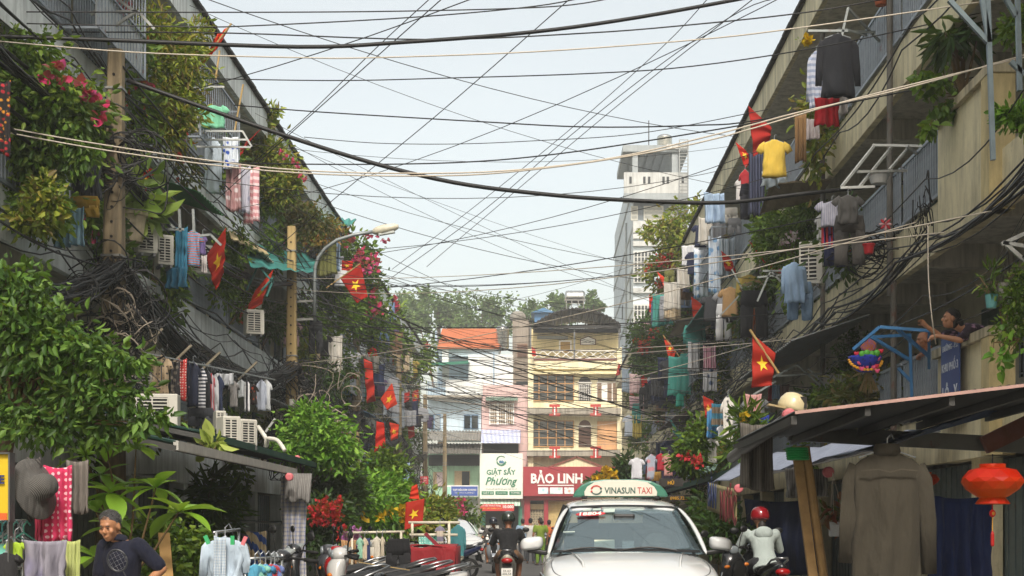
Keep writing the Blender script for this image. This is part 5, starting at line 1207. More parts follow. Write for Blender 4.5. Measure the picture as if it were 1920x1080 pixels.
# ============================================================ air conditioners
acw = M('ac_white', 'c9c6bb', .6, .1, 4); acd = M('ac_dark', '1d1f20', .8)
def ac(label, x0, y0, x1, y1, d, yaw=0, side=.3):
    k = d/F; c = P((x0+x1)/2, (y0+y1)/2, d); W_, H_ = (x1-x0)*k, (y1-y0)*k; t = thing('air_conditioner', label, 'air conditioner', c-V((0,0,H_/2)), 'outdoor air conditioner units')
    Rm = Matrix.Rotation(yaw, 3, 'Z')
    def b(name, cc, dd, m, bev=0): mb = MB(); [mb.box(c+Rm @ V(q), s_, Rm) for q, s_ in zip(cc, dd)]; return ob(name, mb, m, t, bevel=bev)
    b('casing', [(0, side/2, 0)], [(W_, side, H_)], acw, .015)
    b('fan_recess', [(-W_*.08, -.008, 0)], [(W_*.72, .012, H_*.8)], acd)
    n = 9; b('grille', [(-W_*.08, -.02, H_*(-.37+.74*i/(n-1))) for i in range(n)]+[(-W_*.08+W_*.36*j, -.018, 0) for j in (-1, 0, 1)], [(W_*.72, .012, H_*.03)]*n+[(.02, .012, H_*.78)]*3, acw)
    b('bracket', [(-W_*.3, side/2, -H_/2-.03), (W_*.3, side/2, -H_/2-.03)], [(.04, side*1.3, .05)]*2, METAL('bracket_grey', '77787a', .5, .4))
    return t
ac('upper of two air conditioners right of the near pole', 258, 418, 296, 474, 24, .5); ac('lower of two air conditioners beside the striped child shirt', 296, 440, 326, 496, 24.6, .5)
ac('air conditioner left of the tan pole, under the dark flag', 462, 580, 496, 626, 31.5, .45); ac('air conditioner behind the street tree, under the spotted dress', 252, 738, 332, 806, 21.5, .1)
ac('tilted white air conditioner on the left awning roof', 418, 780, 452, 832, 19.5, .55); ac('second white air conditioner on the left awning, hose coiled over', 448, 786, 486, 836, 20.2, .8)
ac('large white air conditioner beside the denim shirt', 1498, 452, 1542, 532, 26.5, -.35)
ac('shaded air conditioner under the far left cable knot', 405, 770, 424, 806, 24, .4)
mb = MB().tube(spline([P(484,800,19.8), P(500,825,19.6), P(498,838,19.5)], 5)+spline([P(500,822,19.5), P(520,826,19.4), P(534,845,19.3)], 5), .03, 8); tag(ob('drain_hose', mb, M('hose_white', 'd0ccc0', .5), smooth=True), 'bent white hose arching over the left awning', 'hose')
# ============================================================ balcony awnings and boards
def panel(name, label, cat_, q, mat, n=14, amp=.02, th=.015, grp=None, sag=0):
    """q: four world corners a b c e (a-b one ribbed edge, e-c the opposite)"""
    a, b, c, e = [V(x) for x in q]; nn = (b-a).cross(e-a).normalized()
    def f(u, v): return (a*(1-u)+b*u)*(1-v)+(e*(1-u)+c*u)*v+nn*(amp*math.sin(u*math.pi*2*n))-V((0,0,sag*math.sin(math.pi*u)*math.sin(math.pi*v)))
    mb = MB().sheet(f, n*4 if amp else 10, 1 if not sag else 6, th); o = ob(name, mb, mat, smooth=sag > 0); return tag(o, label, cat_, grp)
gs = METAL('green_sheet', '1f5a4a', .5, .2, .06); ts = METAL('teal_sheet', '2a6b66', .6, .1, .08); gy = METAL('grey_roof_sheet', '6d7170', .6, .2, .2); wd = M('old_board', '5f5238', .85, .35, 8, bump=.5)
BG = 'small awnings along the balconies'
def off(side, z, y, o): return V(((XR if side > 0 else XL)-side*o, y, z))
def balcony_awning(label, side, y0, y1, z, o, drop, mat, amp=.02): return panel('balcony_awning', label, 'awning', [off(side, z, y0, -.05), off(side, z, y1, -.05), off(side, z-drop, y1, o), off(side, z-drop, y0, o)], mat, max(6, int((y1-y0)*5)), amp, .012, BG)
balcony_awning('green slatted awning at the top left corner balcony', -1, 20, 22.6, 10.6, 1.1, .35, gs)
balcony_awning('bright green awning behind the cream cables, left row', -1, 26.5, 28.6, 7.9, .9, .3, METAL('leaf_green_sheet', '2a7a3a', .5, .2))
balcony_awning('small cream awning at the far edge of the left roof shrub', -1, 32, 34.5, 8.0, .8, .25, METAL('cream_sheet', 'b9b298', .6, .1))
balcony_awning('grey sheet awning under the left shirt rail far end', -1, 33, 36, 4.6, 1.1, .3, gy)
balcony_awning('dark sheet awning under the third pole knot', -1, 41, 47, 4.75, 1.3, .45, METAL('dark_sheet', '3a3a38', .6, .2, .2))
balcony_awning('blue sheet awning far along the left row', -1, 52, 57, 5.9, 1.0, .4, METAL('blue_grey_sheet', '44708a', .5, .2))
balcony_awning('teal corrugated awning above the tan shirt', 1, 38, 45, 7.9, 1.2, .5, ts)
balcony_awning('grey corrugated awning above the first floor, left of lotus garland', 1, 24.5, 31, 5.0, 1.3, .45, gy)
balcony_awning('rust-stained sheet awning above the far checked shirts', 1, 47, 54, 5.4, 1.2, .4, METAL('rust_sheet', '57504a', .7, .2, .4))
balcony_awning('low sheet awning far down the right row', 1, 58, 70, 2.95, 1.4, .4, gy)
balcony_awning('sheet awning on the far right row below the yellow cloth', 1, 44, 54, 3.1, 1.7, .35, METAL('pale_sheet', '7a837f', .6, .2, .2))
balcony_awning('far green awning on the left row before the mint shop', -1, 62, 68, 2.9, 1.8, .5, gs)
panel('wooden_board', 'weathered wooden board jutting out below the yellow T-shirt', 'board', [PR(1560, 335, .1), PR(1445, 345, .9), PR(1425, 400, .9), PR(1535, 372, .1)], wd, 3, .012, .05)
panel('wooden_board', 'lower slanting wooden board below the teal jacket', 'board', [PR(1355, 585, .1), PR(1270, 600, .9), PR(1250, 640, .9), PR(1340, 610, .1)], wd, 3, .012, .06)
net = FAB('teal_net', '2f8078'); panel('tarpaulin', 'teal tarpaulin sagging left of the tan pole', 'tarpaulin', [PL(455, 455, .2), PL(600, 480, .2), PL(590, 512, 1.2), PL(470, 500, 1.2)], net, 5, .03, .01, None, .15)
panel('tarpaulin', 'teal net bundle on the left roof edge against the sky', 'tarpaulin', [PL(600, 408, .2), PL(668, 412, .2), PL(660, 422, .8), PL(605, 424, .8)], net, 5, .05, .02, None, .1)
panel('bamboo_blind', 'rolled cream blind above the teal tarpaulin', 'blind', [PL(430, 432, .6), PL(495, 468, .6), PL(505, 480, .9), PL(435, 448, .9)], M('cream_blind', 'b8a67c', .8), 6, .02, .03)
panel('tarpaulin', 'teal netting beside the third pole', 'tarpaulin', [PL(640, 660, .3), PL(690, 690, .3), PL(688, 745, .5), PL(642, 740, .5)], net, 4, .05, .015, None, .1)
# enclosing sheets and cages on some balconies
def cage(label, side, y0, y1, z0, z1, o, mat=barpaint, sheet=None):
    t = thing('balcony_cage', label, 'cage', off(side, z0, (y0+y1)/2, o), 'metal cages built out from the balconies'); mb = MB()
    for y in (y0, y1):
        for z in (z0, z1): mb.bar(off(side, z, y, 0), off(side, z, y, o), .035)
        mb.bar(off(side, z0, y, o), off(side, z1, y, o), .035)
    for z in (z0, (z0+z1)/2, z1): mb.bar(off(side, z, y0, o), off(side, z, y1, o), .035)
    ob('frame', mb, mat, t); mb = MB(); n = int((y1-y0)/.16)
    for j in range(1, n): y = y0+(y1-y0)*j/n; mb.bar(off(side, z0, y, o), off(side, z1, y, o), .014)
    q = ob('bars', mb, mat, t, fix=False); q['kind'] = 'stuff'
    if sheet: mb = MB().box2(off(side, z0+.02, y0+.03, o-.06), off(side, (z0+z1)/2, y1-.03, o-.045)); ob('lining_sheet', mb, sheet, t)
    return t
cage('grey cage balcony under the lettered towel, left row', -1, 27.5, 31, 8.9, 10.4, .7); cage('pale cage balcony above the near left pole top', -1, 21.5, 24, 8.9, 10.3, .6, barpaint, METAL('white_sheet', 'b8bcbc', .5, .1))
cage('cage with pale sheets behind the third pole flags', -1, 46, 52, 5.95, 7.6, .8, barpaint, METAL('white_sheet', 'b8bcbc', .5, .1)); cage('far white sheeted cage near the left row end', -1, 58, 66, 5.95, 7.9, .9, barpaint, METAL('white_sheet', 'b8bcbc', .5, .1))
cage('cage on the far right row beside the dark purple shirt', 1, 56, 62, 2.95, 4.3, .9); cage('cage with chairs above the far bougainvillea, right row', 1, 44, 49, 5.95, 7.0, .8)
cage('cage over the second tie-dye cloth, right row', 1, 41, 46, 8.9, 10.0, .7, barpaint, METAL('pale_sheet2', 'a2aaae', .5, .1)); cage('lowest cage far right with grey lining', 1, 66, 76, 2.95, 4.4, .9, barpaint, METAL('pale_sheet2', 'a2aaae', .5, .1))
# drying frames of slotted angle iron
ang_ = METAL('angle_iron', '9aa09e', .5, .4, .06)
def frame(label, segs, d, mat=None, w_=.035, cat_='drying frame'):
    mb = MB()
    for x0, y0, x1, y1, *dd in segs:
        da, db = dd if dd else (0, 0); mb.bar(P(x0, y0, d+da), P(x1, y1, d+db), w_, w_)
    o = ob('drying_frame', mb, mat or ang_); return tag(o, label, cat_, 'drying frames on the balconies')
frame('drying frame carrying the black jacket, upper right', [(1545,58,1640,60,0,.6), (1560,150,1590,15,0,0), (1590,15,1650,78,0,.8), (1515,58,1590,58,0,0), (1585,55,1625,66,0,.6)], DR_(1570,.9))
frame('long-armed drying frame over the grey work suit', [(1578,350,1640,272,0,.5), (1610,352,1672,275,0,.5), (1668,318,1705,275,0,.4), (1636,272,1745,274,.5,.2), (1608,322,1700,320,0,.4), (1576,352,1640,350,0,0), (1700,274,1730,296,.2,.8)], dR(1640, .8), METAL('frame_white', 'b8bab6', .5, .3, .08))
frame('tall slotted posts by the right parapet', [(1852,0,1862,300), (1840,-10,1855,80), (1780,0,1852,78), (1908,-5,1912,170), (1885,-5,1905,30), (1895,115,1920,140)], 15.6, METAL('post_bluegrey', '7f8f96', .5, .3), .05)
frame('blue slotted drying frame in front of the balcony couple', [(1650,613,1740,620,-.6,-.6), (1742,620,1742,690,-.6,.2), (1650,613,1600,655,-.6,-.4), (1680,615,1742,668,-.6,0), (1632,632,1706,628,-.3,0), (1706,626,1710,745,0,.2), (1634,632,1706,675,-.3,.1), (1684,690,1708,715,.2,.2)], dR(1700, .55), METAL('frame_blue', '3f7aae', .5, .2), .04)
frame('white slotted shelf bracket at the right edge', [(1878,458,1925,436), (1886,458,1925,492), (1880,455,1925,462)], 15.2, METAL('frame_white', 'b8bab6'), .04)
frame('grey drying frames near the white helmet', [(1440,712,1495,684), (1495,684,1540,725), (1458,705,1540,700), (1515,690,1560,735), (1480,735,1540,742), (1404,745,1455,715)], dR(1490, .9))
frame('drying frame above the denim suit', [(1420,565,1445,508), (1420,520,1500,512), (1445,508,1480,545), (1430,508,1520,507)], dR(1450, .8))
frame('drying frame above the black trousers', [(1372,505,1395,548), (1395,538,1420,535), (1350,592,1390,550)], dR(1390, .8))
frame('teal strut propping the far right awning', [(1257,788,1284,830), (1284,830,1262,808)], dR(1270, 1.2), ts, .06)
frame('white drying frame on the top left balcony', [(170,28,205,0), (195,22,260,22), (195,62,258,20), (222,0,262,28), (262,25,290,55)], 22.5, METAL('frame_white', 'b8bab6'), .04)
frame('drying frame with mint shirt under the left eave', [(348,163,420,163,0,.4), (365,178,372,240), (350,246,455,246,0,.4), (455,246,472,275,.4,.4), (352,262,462,262,0,.4), (368,275,470,276,0,.4)], 27.8, METAL('frame_white', 'b8bab6'), .035)
frame('white bracket frame above the two air conditioners', [(262,402,300,402), (264,418,290,400), (282,388,330,430), (336,392,338,434), (362,392,364,436), (375,442,395,440), (395,440,415,460), (300,430,345,430)], 25, ang_, .04)
frame('teal bracket legs beside the tan pole air conditioner', [(462,545,484,498), (484,498,512,530), (490,545,512,520), (500,556,512,526)], 31.2, ts, .04)
frame('slanted props under the left shirt rail, far half', [(405,800,420,765), (415,806,425,775), (498,810,516,785)], 27, METAL('frame_white', 'b8bab6'), .04)
frame('bamboo prop pole standing at the left eave', [(440,246,456,158), (404,150,412,95)], 28.2, bamboo, .03, 'pole')
# more of the same further along: pots, buckets, small things
def pot(label, p, r, h, m, name='flower_pot', cat_='pot', grp=None):
    mb = MB().lathe([(r*.7, 0), (r*.74, .01), (r*.98, h*.86), (r*1.1, h*.87), (r*1.1, h), (r*.95, h), (r*.9, h*.9)], p, 14); return tag(ob(name, mb, m, smooth=False), label, cat_, grp)
pot('terracotta pot on the top right railing', P(1652, 10, 22.8), .12, .16, M('terracotta', 'a0522d', .8)); pot('red bucket hung below the grey work suit', P(1629, 476, dR(1630,.6)), .09, .15, M('bucket_red', 'b3202a', .5), 'bucket', 'bucket')
pot('white tub on the gallery edge under the long-armed frame', P(1648, 345, dR(1650,.4)), .16, .16, M('tub_white', 'b4b4b0', .6), 'tub', 'tub'); pot('large white planter box left of the blue frame', P(1568, 735, dR(1570,.1)), .26, .3, M('tub_white', 'b4b4b0'), 'planter', 'planter')
pot('red pot on top of the upper left air conditioner', P(281, 418, 24.2), .13, .14, M('terracotta_red', '9a3a2a', .8)); pot('blue basin in the cage below the tan shirt', P(1368, 598, dR(1370,.7)), .22, .16, M('basin_blue', '2348a0', .4), 'basin', 'basin')
pot('stained white bin on the balcony below the dumb cane', P(245, 455, 23.6), .26, .5, M('bin_stained', 'b3a68c', .8, .4, 5), 'bin', 'bin')
# ============================================================ more laundry, pots and greenery further along both rows
r4 = random.Random(44)
ORD = ['first', 'second', 'third', 'fourth', 'fifth', 'sixth', 'seventh', 'eighth', 'ninth', 'tenth', 'eleventh', 'twelfth', 'thirteenth', 'fourteenth', 'fifteenth', 'sixteenth', 'seventeenth', 'eighteenth', 'nineteenth', 'twentieth']
PAL = [('white', 'cfd0d2'), ('navy', '232a44'), ('black', '1c1d20'), ('pale blue', '9ab0c8'), ('red', '8a2a30'), ('dusty pink', 'b49498'), ('grey', '8a8c90'), ('beige', 'b8a88c'), ('teal', '3f8a80'), ('mustard', '9a863e'), ('plum', '463a58'), ('brown', '6f5640'), ('olive', '6a6c3a'), ('charcoal', '34363a'), ('off-white', 'bdb9b0'), ('denim blue', '6a84a4'), ('dark blue', '2a3556')]
KN = {'T': 'shirt', 'L': 'long-sleeved shirt', 'D': 'cloth', 'P': 'trousers', 'S': 'shorts'}
FLN = ['first-floor', 'second-floor', 'third-floor']
for side, sn in ((1, 'right'), (-1, 'left')):
    for fl, (lo, hi), outer in [(f_, h_, q_) for f_, h_ in enumerate(HB) for q_ in (0, 1)]:
        y = (33 if side > 0 else 37)+fl*1.5+outer*2.3; k = 0
        while y < (92 if side > 0 else 80) and k < 20:
            nm, hx = r4.choice(PAL); kd = r4.choice('TTTLDDDPS'); w_ = {'T': .62, 'L': .66, 'D': r4.uniform(.35,.8), 'P': .42, 'S': .4}[kd]; h_ = {'T': .68, 'L': .75, 'D': r4.uniform(.6,1.3), 'P': .95, 'S': .45}[kd]
            x = (XR-r4.uniform(.3, .6)-outer*.5) if side > 0 else (XL+r4.uniform(.3, .6)+outer*.5); z = hi+r4.uniform(.9, 1.7); kk = F/y
            px, py = VX+x*kk, VY-(z-CH)*kk
            garment(kd, px-w_/2*kk, py, px+w_/2*kk, py+h_*kk, y, C(hx), f'small {nm} {KN[kd]}, {ORD[k]} garment {"on outer poles" if outer else "close in"} along the {sn} {FLN[fl]} gallery', yaw=r4.uniform(-.5,.5), hanger=False, group=f'distant laundry on the {sn} row')
            y += r4.choice([.3, .45, .6, .9, 1.6, 3.0, 4.5]); k += 1
    for fl, (lo, hi) in enumerate(HB):
        y = (24 if side > 0 else 21.5)+fl*1.5; k = 0
        while y < 88 and k < 12:
            x = (XR-.2) if side > 0 else (XL+.2); c = V((x, y, hi+.35)); n_ = r4.randint(90, 260); hang = r4.random() < .5
            bl = [(c+V((0, r4.uniform(-.3,.3), r4.uniform(-.1,.5))), V((r4.uniform(.25,.45), r4.uniform(.3,.8), r4.uniform(.25,.5))))]
            if hang: bl.append((c+V((-side*.15, 0, -.7)), V((.2, .5, .55))))
            fm = r4.choice([None, None, FP, FR, FY])
            plant('balcony_plant', f'{"trailing" if hang else "bushy"} balcony plant{" with flowers" if fm else ""}, {ORD[k]} along the {sn} {FLN[fl]} gallery', 'plant', bl, n_*3, r4.uniform(.13,.2), r4.choice([G1, G2, G3, G5, G1]), .4, flowers=(fm, 16, None) if fm else None, base=c+V((side*.2,0,-.3)), fsize=.12, group=f'plants on the {sn} row', stems=5)
            y += r4.uniform(3, 8.5); k += 1

for k, (y, z) in enumerate(((24.5, 4.1), (29.5, 6.9), (33.5, 6.7), (39, 4.0), (44, 6.8), (49, 9.6), (54, 4.0))):
    c_ = (XL+.35)*F/y+VX; ac(f'small white air conditioner, {ORD[k]} of those fixed close to the left row wall', c_-.36*F/y, VY-(z+.3-CH)*F/y, c_+.36*F/y, VY-(z-.3-CH)*F/y, y, .5)
# ============================================================ street level, left
tarp = FAB('grey_tarp', '8d8c86', 'v', '6f6e6a', 9); plaid = FAB('plaid_blanket', 'b4b0aa', 'check', '7f86a0', 5.5); silver = FAB('silver_tarp', '7f7d7a', 'v', '5f5d5a', 14)
dark_green = METAL('awning_dark_green', '12382f', .6, .1); whiteedge = M('awning_white', 'b9b7b0', .7)
def awning(label, x_in, x_out, y0, y1, z_in, z_out, mat, trim, cap=True):
    t = thing('shop_awning', label, 'awning', (x_out, (y0+y1)/2, z_out), 'shop awnings over the pavements'); n = max(4, int((y1-y0)*3))
    def f(u, v): return V((x_in+(x_out-x_in)*v, y0+(y1-y0)*u, z_in+(z_out-z_in)*v+.012*math.sin(u*n*6.28)))
    mb = MB().sheet(f, n*4, 1, .02); ob('roof_sheet', mb, mat, t)
    mb = MB().bar((x_out, y0, z_out-.03), (x_out, y1, z_out-.03), .05, .09); ob('front_beam', mb, trim, t)
    for y in [y0+(y1-y0)*k/4 for k in range(5)]: mb = MB().bar((x_in, y, z_in-.05), (x_out, y, z_out-.06), .035, .06); ob('rafter', mb, METAL('rafter', '4a4a48', .6, .3), t)
    return t
awning('nearest left shop awning with pale front edge, ending at the wrapped post', XL+.3, -3.5, 13.6, 20.2, 2.9, 2.16, dark_green, whiteedge)
awning('second left awning with dark green edge behind the wrapped post', XL+.3, -4.1, 17.5, 30, 3.1, 2.50, dark_green, M('trim_green', '1d4a3e', .6))
awning('third left awning with torn grey flap, past the green tree', XL+.3, -4.0, 30.5, 38, 2.95, 2.25, METAL('dusty_sheet', '7d7f7a', .6, .2), M('trim_brown', '7a5a4a', .7))
awning('teal sheet awning beside the upright star flag', XL+.3, -3.7, 38.5, 46, 2.9, 2.3, ts, ts)
awning('far left awning before the crossroads', XL+.3, -4.2, 50, 60, 2.9, 2.3, gy, gy)
def endcap(label, x, y, d, r, hexc='c86a70'):
    mb = MB().lathe([(r*.3, -.06), (r, -.05), (r, 0), (r*.85, .012), (r*.5, .016)], P(x, y, d), 16, Matrix.Rotation(R(90), 3, 'X')); return tag(ob('round_ornament', mb, M('cap_pink', hexc, .5)), label, 'ornament', 'pink round ornaments on awning corners')
endcap('pink roller cap on the nearest left awning corner', 542, 894, 19.2, .055); endcap('pink roller cap on the dark green left awning', 557, 859, 24, .05); endcap('pink roller cap at the far tip of the dark green left awning', 621, 878, 27.5, .05)
# the wrapped post
t = thing('wrapped_post', 'awning post wrapped in a grey plaid blanket, draped at the top', 'post', (-3.42, 19.8, .1))
mb = MB().tube([(-3.42,19.8,.1), (-3.42,19.8,2.1)], .04, 8); ob('post', mb, METAL('post_grey', '77797a', .5, .4), t)
c0 = P(553, 895, 19.8); c1 = P(553, 1110, 19.8)
def f(u, v): p = c0.lerp(c1, v); return p+V(((u-.5)*.34*(1+.06*math.sin(9*v)), -.14-.05*math.cos((u-.5)*5)+.03*math.sin(u*21+3*v), 0))
mb = MB().sheet(f, 26, 14, .012); ob('blanket', mb, plaid, t, smooth=True)
def f(u, v): p = P(537+(585-537)*u, 888+8*u*(1-u)*4*0+52*v+(4 if u > .9 else 0)*v, 19.6); return p+V((0, -.16*math.sin(v*1.6)+.04*math.sin(u*19)*v, .03*math.sin(u*13)*v))
mb = MB().sheet(f, 30, 8, .01); ob('draped_tarp', mb, silver, t, smooth=True)
garment('D', 633, 886, 662, 930, 28, silver, 'torn grey tarp flap at the tip of the dark green awning', name='tarp_flap', cat_='tarpaulin', hanger=False)
garment('D', 664, 905, 690, 932, 31, silver, 'second grey tarp flap past the torn one', name='tarp_flap', cat_='tarpaulin', hanger=False)
# racks
chrome = METAL('chrome', 'b9bcbc', .25, .9); whit = M('rack_white', 'c9c2ae', .6)
def rack(label, segs, d, m=chrome, r=.014):
    mb = MB()
    for x0, y0, x1, y1, *dd in segs: mb.tube([P(x0, y0, d+(dd[0] if dd else 0)), P(x1, y1, d+(dd[1] if dd else 0))], r, 7)
    return tag(ob('clothes_rack', mb, m, smooth=True), label, 'clothes rack', 'clothes racks on the pavement')
rack('chrome clothes rack with the pale blue shirts', [(400,999,450,993,0,.4), (405,998,405,1290), (447,994,447,1290,.4,.4), (405,1073,460,1073,0,0), (390,1292,420,1288,-.3,.3), (435,1292,460,1288,0,.6)], 11.4)
rack('lower chrome rack with small hangers beside the blue shirts rack', [(459,1048,530,1046,0,.3), (460,1046,460,1290), (528,1046,528,1290,.3,.3), (450,1290,470,1290,-.3,.3), (518,1290,538,1290,0,.6)], 11.6)
rack('chrome hanger rack at the bottom left corner', [(-40,977,55,977,0,.2), (42,977,42,1300,.2,.2), (-35,977,-35,1300), (20,1300,60,1300,-.2,.5), (-40,1065,40,1065)], 10.2)
garment('L', 376, 1008, 468, 1096, 11.2, C('b4c4d2'), 'pale blue long shirt pegged on the chrome rack', group='clothes on pavement racks')
garment('D', 402, 1004, 424, 1100, 11.1, C('c6ced4','check','9fb2c4',14), 'white checked cloth in front of the pale blue shirt', group='clothes on pavement racks')
for k, (x, c_) in enumerate(((388,'3aa86a'), (436,'2fa060'), (458,'d87880'))):
    mb = MB().box(P(x, 1012+k, 11.0), (.03,.02,.07), Matrix.Rotation(.4*(k-1), 3, 'Y')); tag(ob('clothes_peg', mb, M('peg'+c_, c_, .5)), ['green peg on the left shoulder of the pale blue shirt', 'green peg in the middle of the pale blue shirt', 'pink peg on the right shoulder of the pale blue shirt'][k], 'peg')
for k, (x, c_) in enumerate(((478,'5aa8c8'), (488,'8ac8b8'), (498,'4a90c0'), (508,'b84048'), (515,'6a7ab0'))):
    garment('T', x-16, 1058, x+16, 1108, 11.55+.05*k, C(c_), ['sky blue', 'mint', 'blue', 'red', 'slate'][k]+' baby shirt on the lower chrome rack', group='clothes on pavement racks', yaw=.7)
cols = ['6ab8b0', '5ab0b8', 'a8aeb0', '7ac8c0', '8a9098', '60b8a8']
for k in range(6):
    x = -6+k*10; c = P(x, 985, 10.15); h = MB(); rt = V((.5, .8, 0)).normalized()
    h.tube([c+V((0,0,-.05)), c, c+rt*.03+V((0,0,.03)), c+rt*.06], .007, 5); h.tube([c-rt*.19-V((0,0,.16)), c-V((0,0,.05)), c+rt*.19-V((0,0,.16)), c-rt*.19-V((0,0,.16))], .008, 5)
    tag(ob('clothes_hanger', h, M('hanger'+cols[k], cols[k], .4), smooth=True), f'{["first","second","third","fourth","fifth","last"][k]} plastic hanger from the left on the corner rack', 'hanger', 'hangers on the corner rack')
for k, (x0, y0, x1, y1, c_, lb) in enumerate(((-12,1020,22,1060,'7ac8b8','mint garment on the corner hanger rack'), (10,1016,46,1052,'a8c83a','lime green garment on the corner hanger rack'), (-14,1036,38,1096,'2a2a2c','dark grey garment low on the corner hanger rack'))): garment('T', x0, y0, x1, y1, 10.0-.1*k, C(c_), lb, group='clothes on pavement racks', yaw=.3)
# blankets and hats hanging at the left edge
FABgrey = C('8f8c98','print','77748a',4)
garment('D', 44, 1012, 128, 1100, 9.6, FABgrey, 'grey violet towel draped over the front rail, bottom left', name='towel', cat_='towel', hanger=False)
garment('D', 118, 1012, 150, 1100, 9.8, C('b3bc74','print','d8d0a0',6), 'yellow-green patterned towel beside the grey violet towel', name='towel', cat_='towel', hanger=False)
garment('D', 84, 872, 136, 1018, 10.3, FAB('pink_dots', 'c8345e', 'dots', 'e8c0c8', 22), 'pink polka dot blanket hanging at lower left', name='blanket', cat_='blanket', hanger=False)
garment('D', 66, 960, 98, 1016, 10.5, C('a82a48','print','d86a88',6), 'darker pink cloth tucked behind the polka dot blanket', name='blanket', cat_='blanket', hanger=False)
garment('D', 124, 862, 166, 962, 10.8, C('77706a','v','5f5a54',7), 'grey quilted cloth right of the polka dot blanket', name='quilt', cat_='quilt', hanger=False)
t = thing('straw_hat', 'dark woven wide-brim hat hanging beside the pink blanket', 'hat', P(72, 920, 10.1)); c = P(72, 915, 10.1); Rm = Matrix.Rotation(R(75), 3, 'Y') @ Matrix.Rotation(R(20), 3, 'X')
mb = MB().lathe([(.02,.13), (.07,.12), (.09,.07), (.095,0), (.15,-.01), (.22,-.03), (.225,-.035), (.15,-.02), (.09,-.01), (.06,.06), (.02,.1)], c, 26, Rm); ob('weave', mb, FAB('hat_weave', '3a3836', 'd', '6a6864', 40), t, smooth=True)
garment('D', 52, 856, 76, 975, 10.2, C('2c2a2a','d','55524e',22), 'dark ribbed cloth hanging behind the straw hat', hanger=False)
# yellow sign at the left edge
t = thing('sign_board', 'yellow and orange sign board in a grey frame at the left edge', 'sign', P(0, 1000, 9.8))
a, b_ = P(-70, 975, 9.8), P(15, 852, 9.8); mb = MB().box2((a.x, 9.8, a.z), (b_.x, 9.85, b_.z)); ob('panel', mb, M('sign_yellow', 'd8b820', .5, .06), t)
q = P(-70, 962, 9.8); mb = MB().box2((a.x, 9.79, a.z), (b_.x-.005, 9.798, q.z)); ob('orange_band', mb, M('sign_orange', 'd8642a', .5), t)
mb = MB()
for x0, y0, x1, y1 in ((15,850,18,978), (-70,848,18,851)): p_, q_ = P(x0, y1, 9.77), P(x1, y0, 9.77); mb.box2((p_.x, 9.77, p_.z), (q_.x, 9.87, q_.z))
ob('frame', mb, METAL('frame_grey', '6a6c6c', .5, .4), t); mb = MB().box2((P(16,0,9.8).x, 9.78, 0.1), (P(18,0,9.8).x, 9.86, P(0,978,9.8).z)); ob('leg', mb, METAL('frame_grey', '6a6c6c'), t)
text('lettering', 'E', M('sign_navy', '23306a'), t, P(3, 899, 9.785), 10*9.8/F, bold=.03)
# shop furniture in the shade
t = thing('wall_shelf', 'small grey wire shelf bracketed to the left shop wall', 'shelf', P(275, 900, 20)); mb = MB()
for y in (890, 898, 906): mb.bar(P(248, y, 19.6), P(300, y, 19.2), .03, .03)
for x in (250, 290, 299): mb.bar(P(x, 889, 19.4), P(x, 907, 19.4), .025)
ob('frame', mb, METAL('frame_grey', '9a9c9c', .5, .4), t)
t = thing('rail_bar', 'steel bar across the shaded left shop front', 'bar', P(490, 980, 21)); mb = MB().tube([P(443, 977, 21), P(532, 980, 20)], .02, 6); ob('bar', mb, chrome, t)
garment('D', 462, 995, 500, 1060, 19, FAB('deck_stripe', 'b8a888', 'd', '2a4a8a', 3), 'blue and cream striped parasol cloth in the left shop', name='folded_parasol', cat_='parasol', hanger=False)
t = thing('wood_plank', 'pale wooden plank leaning in the ivy behind the man', 'plank', P(310, 1060, 12.4)); mb = MB().bar(P(307, 1000, 12.8), P(316, 1110, 12.5), .1, .02); ob('board', mb, M('plank_wood', 'b08a56', .8, .2, 9), t)
# mid-distance pavement racks
rack('pale rack rail with small garments behind the parked motorbikes', [(652,999,758,997,0,.2), (660,998,660,1100), (752,997,752,1100)], 20, whit, .018)
for k, (x0, x1, y0, y1, c_, kd, lb) in enumerate(((668,682,1008,1048,'8ab8a0','T','pale green shirt'), (678,690,1008,1050,'c8b8a0','T','cream shirt'), (685,694,1008,1052,'2a3560','D','navy cloth'), (698,715,1006,1048,'c4beb0','T','white printed shirt'), (712,722,1006,1046,'b8ae9a','T','beige shirt'), (640,668,1012,1058,'a8825a','D','tan cloth'))): garment(kd, x0, y0, x1, y1, 20+.02*k, C(c_), lb+' on the pale rack rail behind the motorbikes', group='clothes on pavement racks')
garment('P', 722, 1010, 772, 1100, 18.6, C('16171a'), 'black trousers hanging at the front of the pale rack rail', group='clothes on pavement racks', hanger=False)
rack('square white frame with teal shirt and mint cloth', [(766,980,862,980,0,0), (842,980,842,1080), (773,980,773,1010), (768,1003,858,1003), (838,1045,868,1045,0,.4), (840,1070,868,1045,0,.4), (832,1082,860,1076,0,.5)], 21, whit, .022)
garment('D', 784, 1002, 832, 1034, 21, FAB('mint_dots', '7fc8ba', 'dots', 'd8e8e0', 26), 'mint green dotted cloth over the white frame', name='towel', cat_='towel', hanger=False)
garment('T', 816, 986, 834, 1020, 20.9, C('c2b8a8','h','7d7a8c',2), 'small cream and grey shirt on the white frame', group='clothes on pavement racks')
garment('L', 844, 984, 874, 1048, 21.4, C('3f7a80'), 'teal raincoat hanging on the white frame', group='clothes on pavement racks')
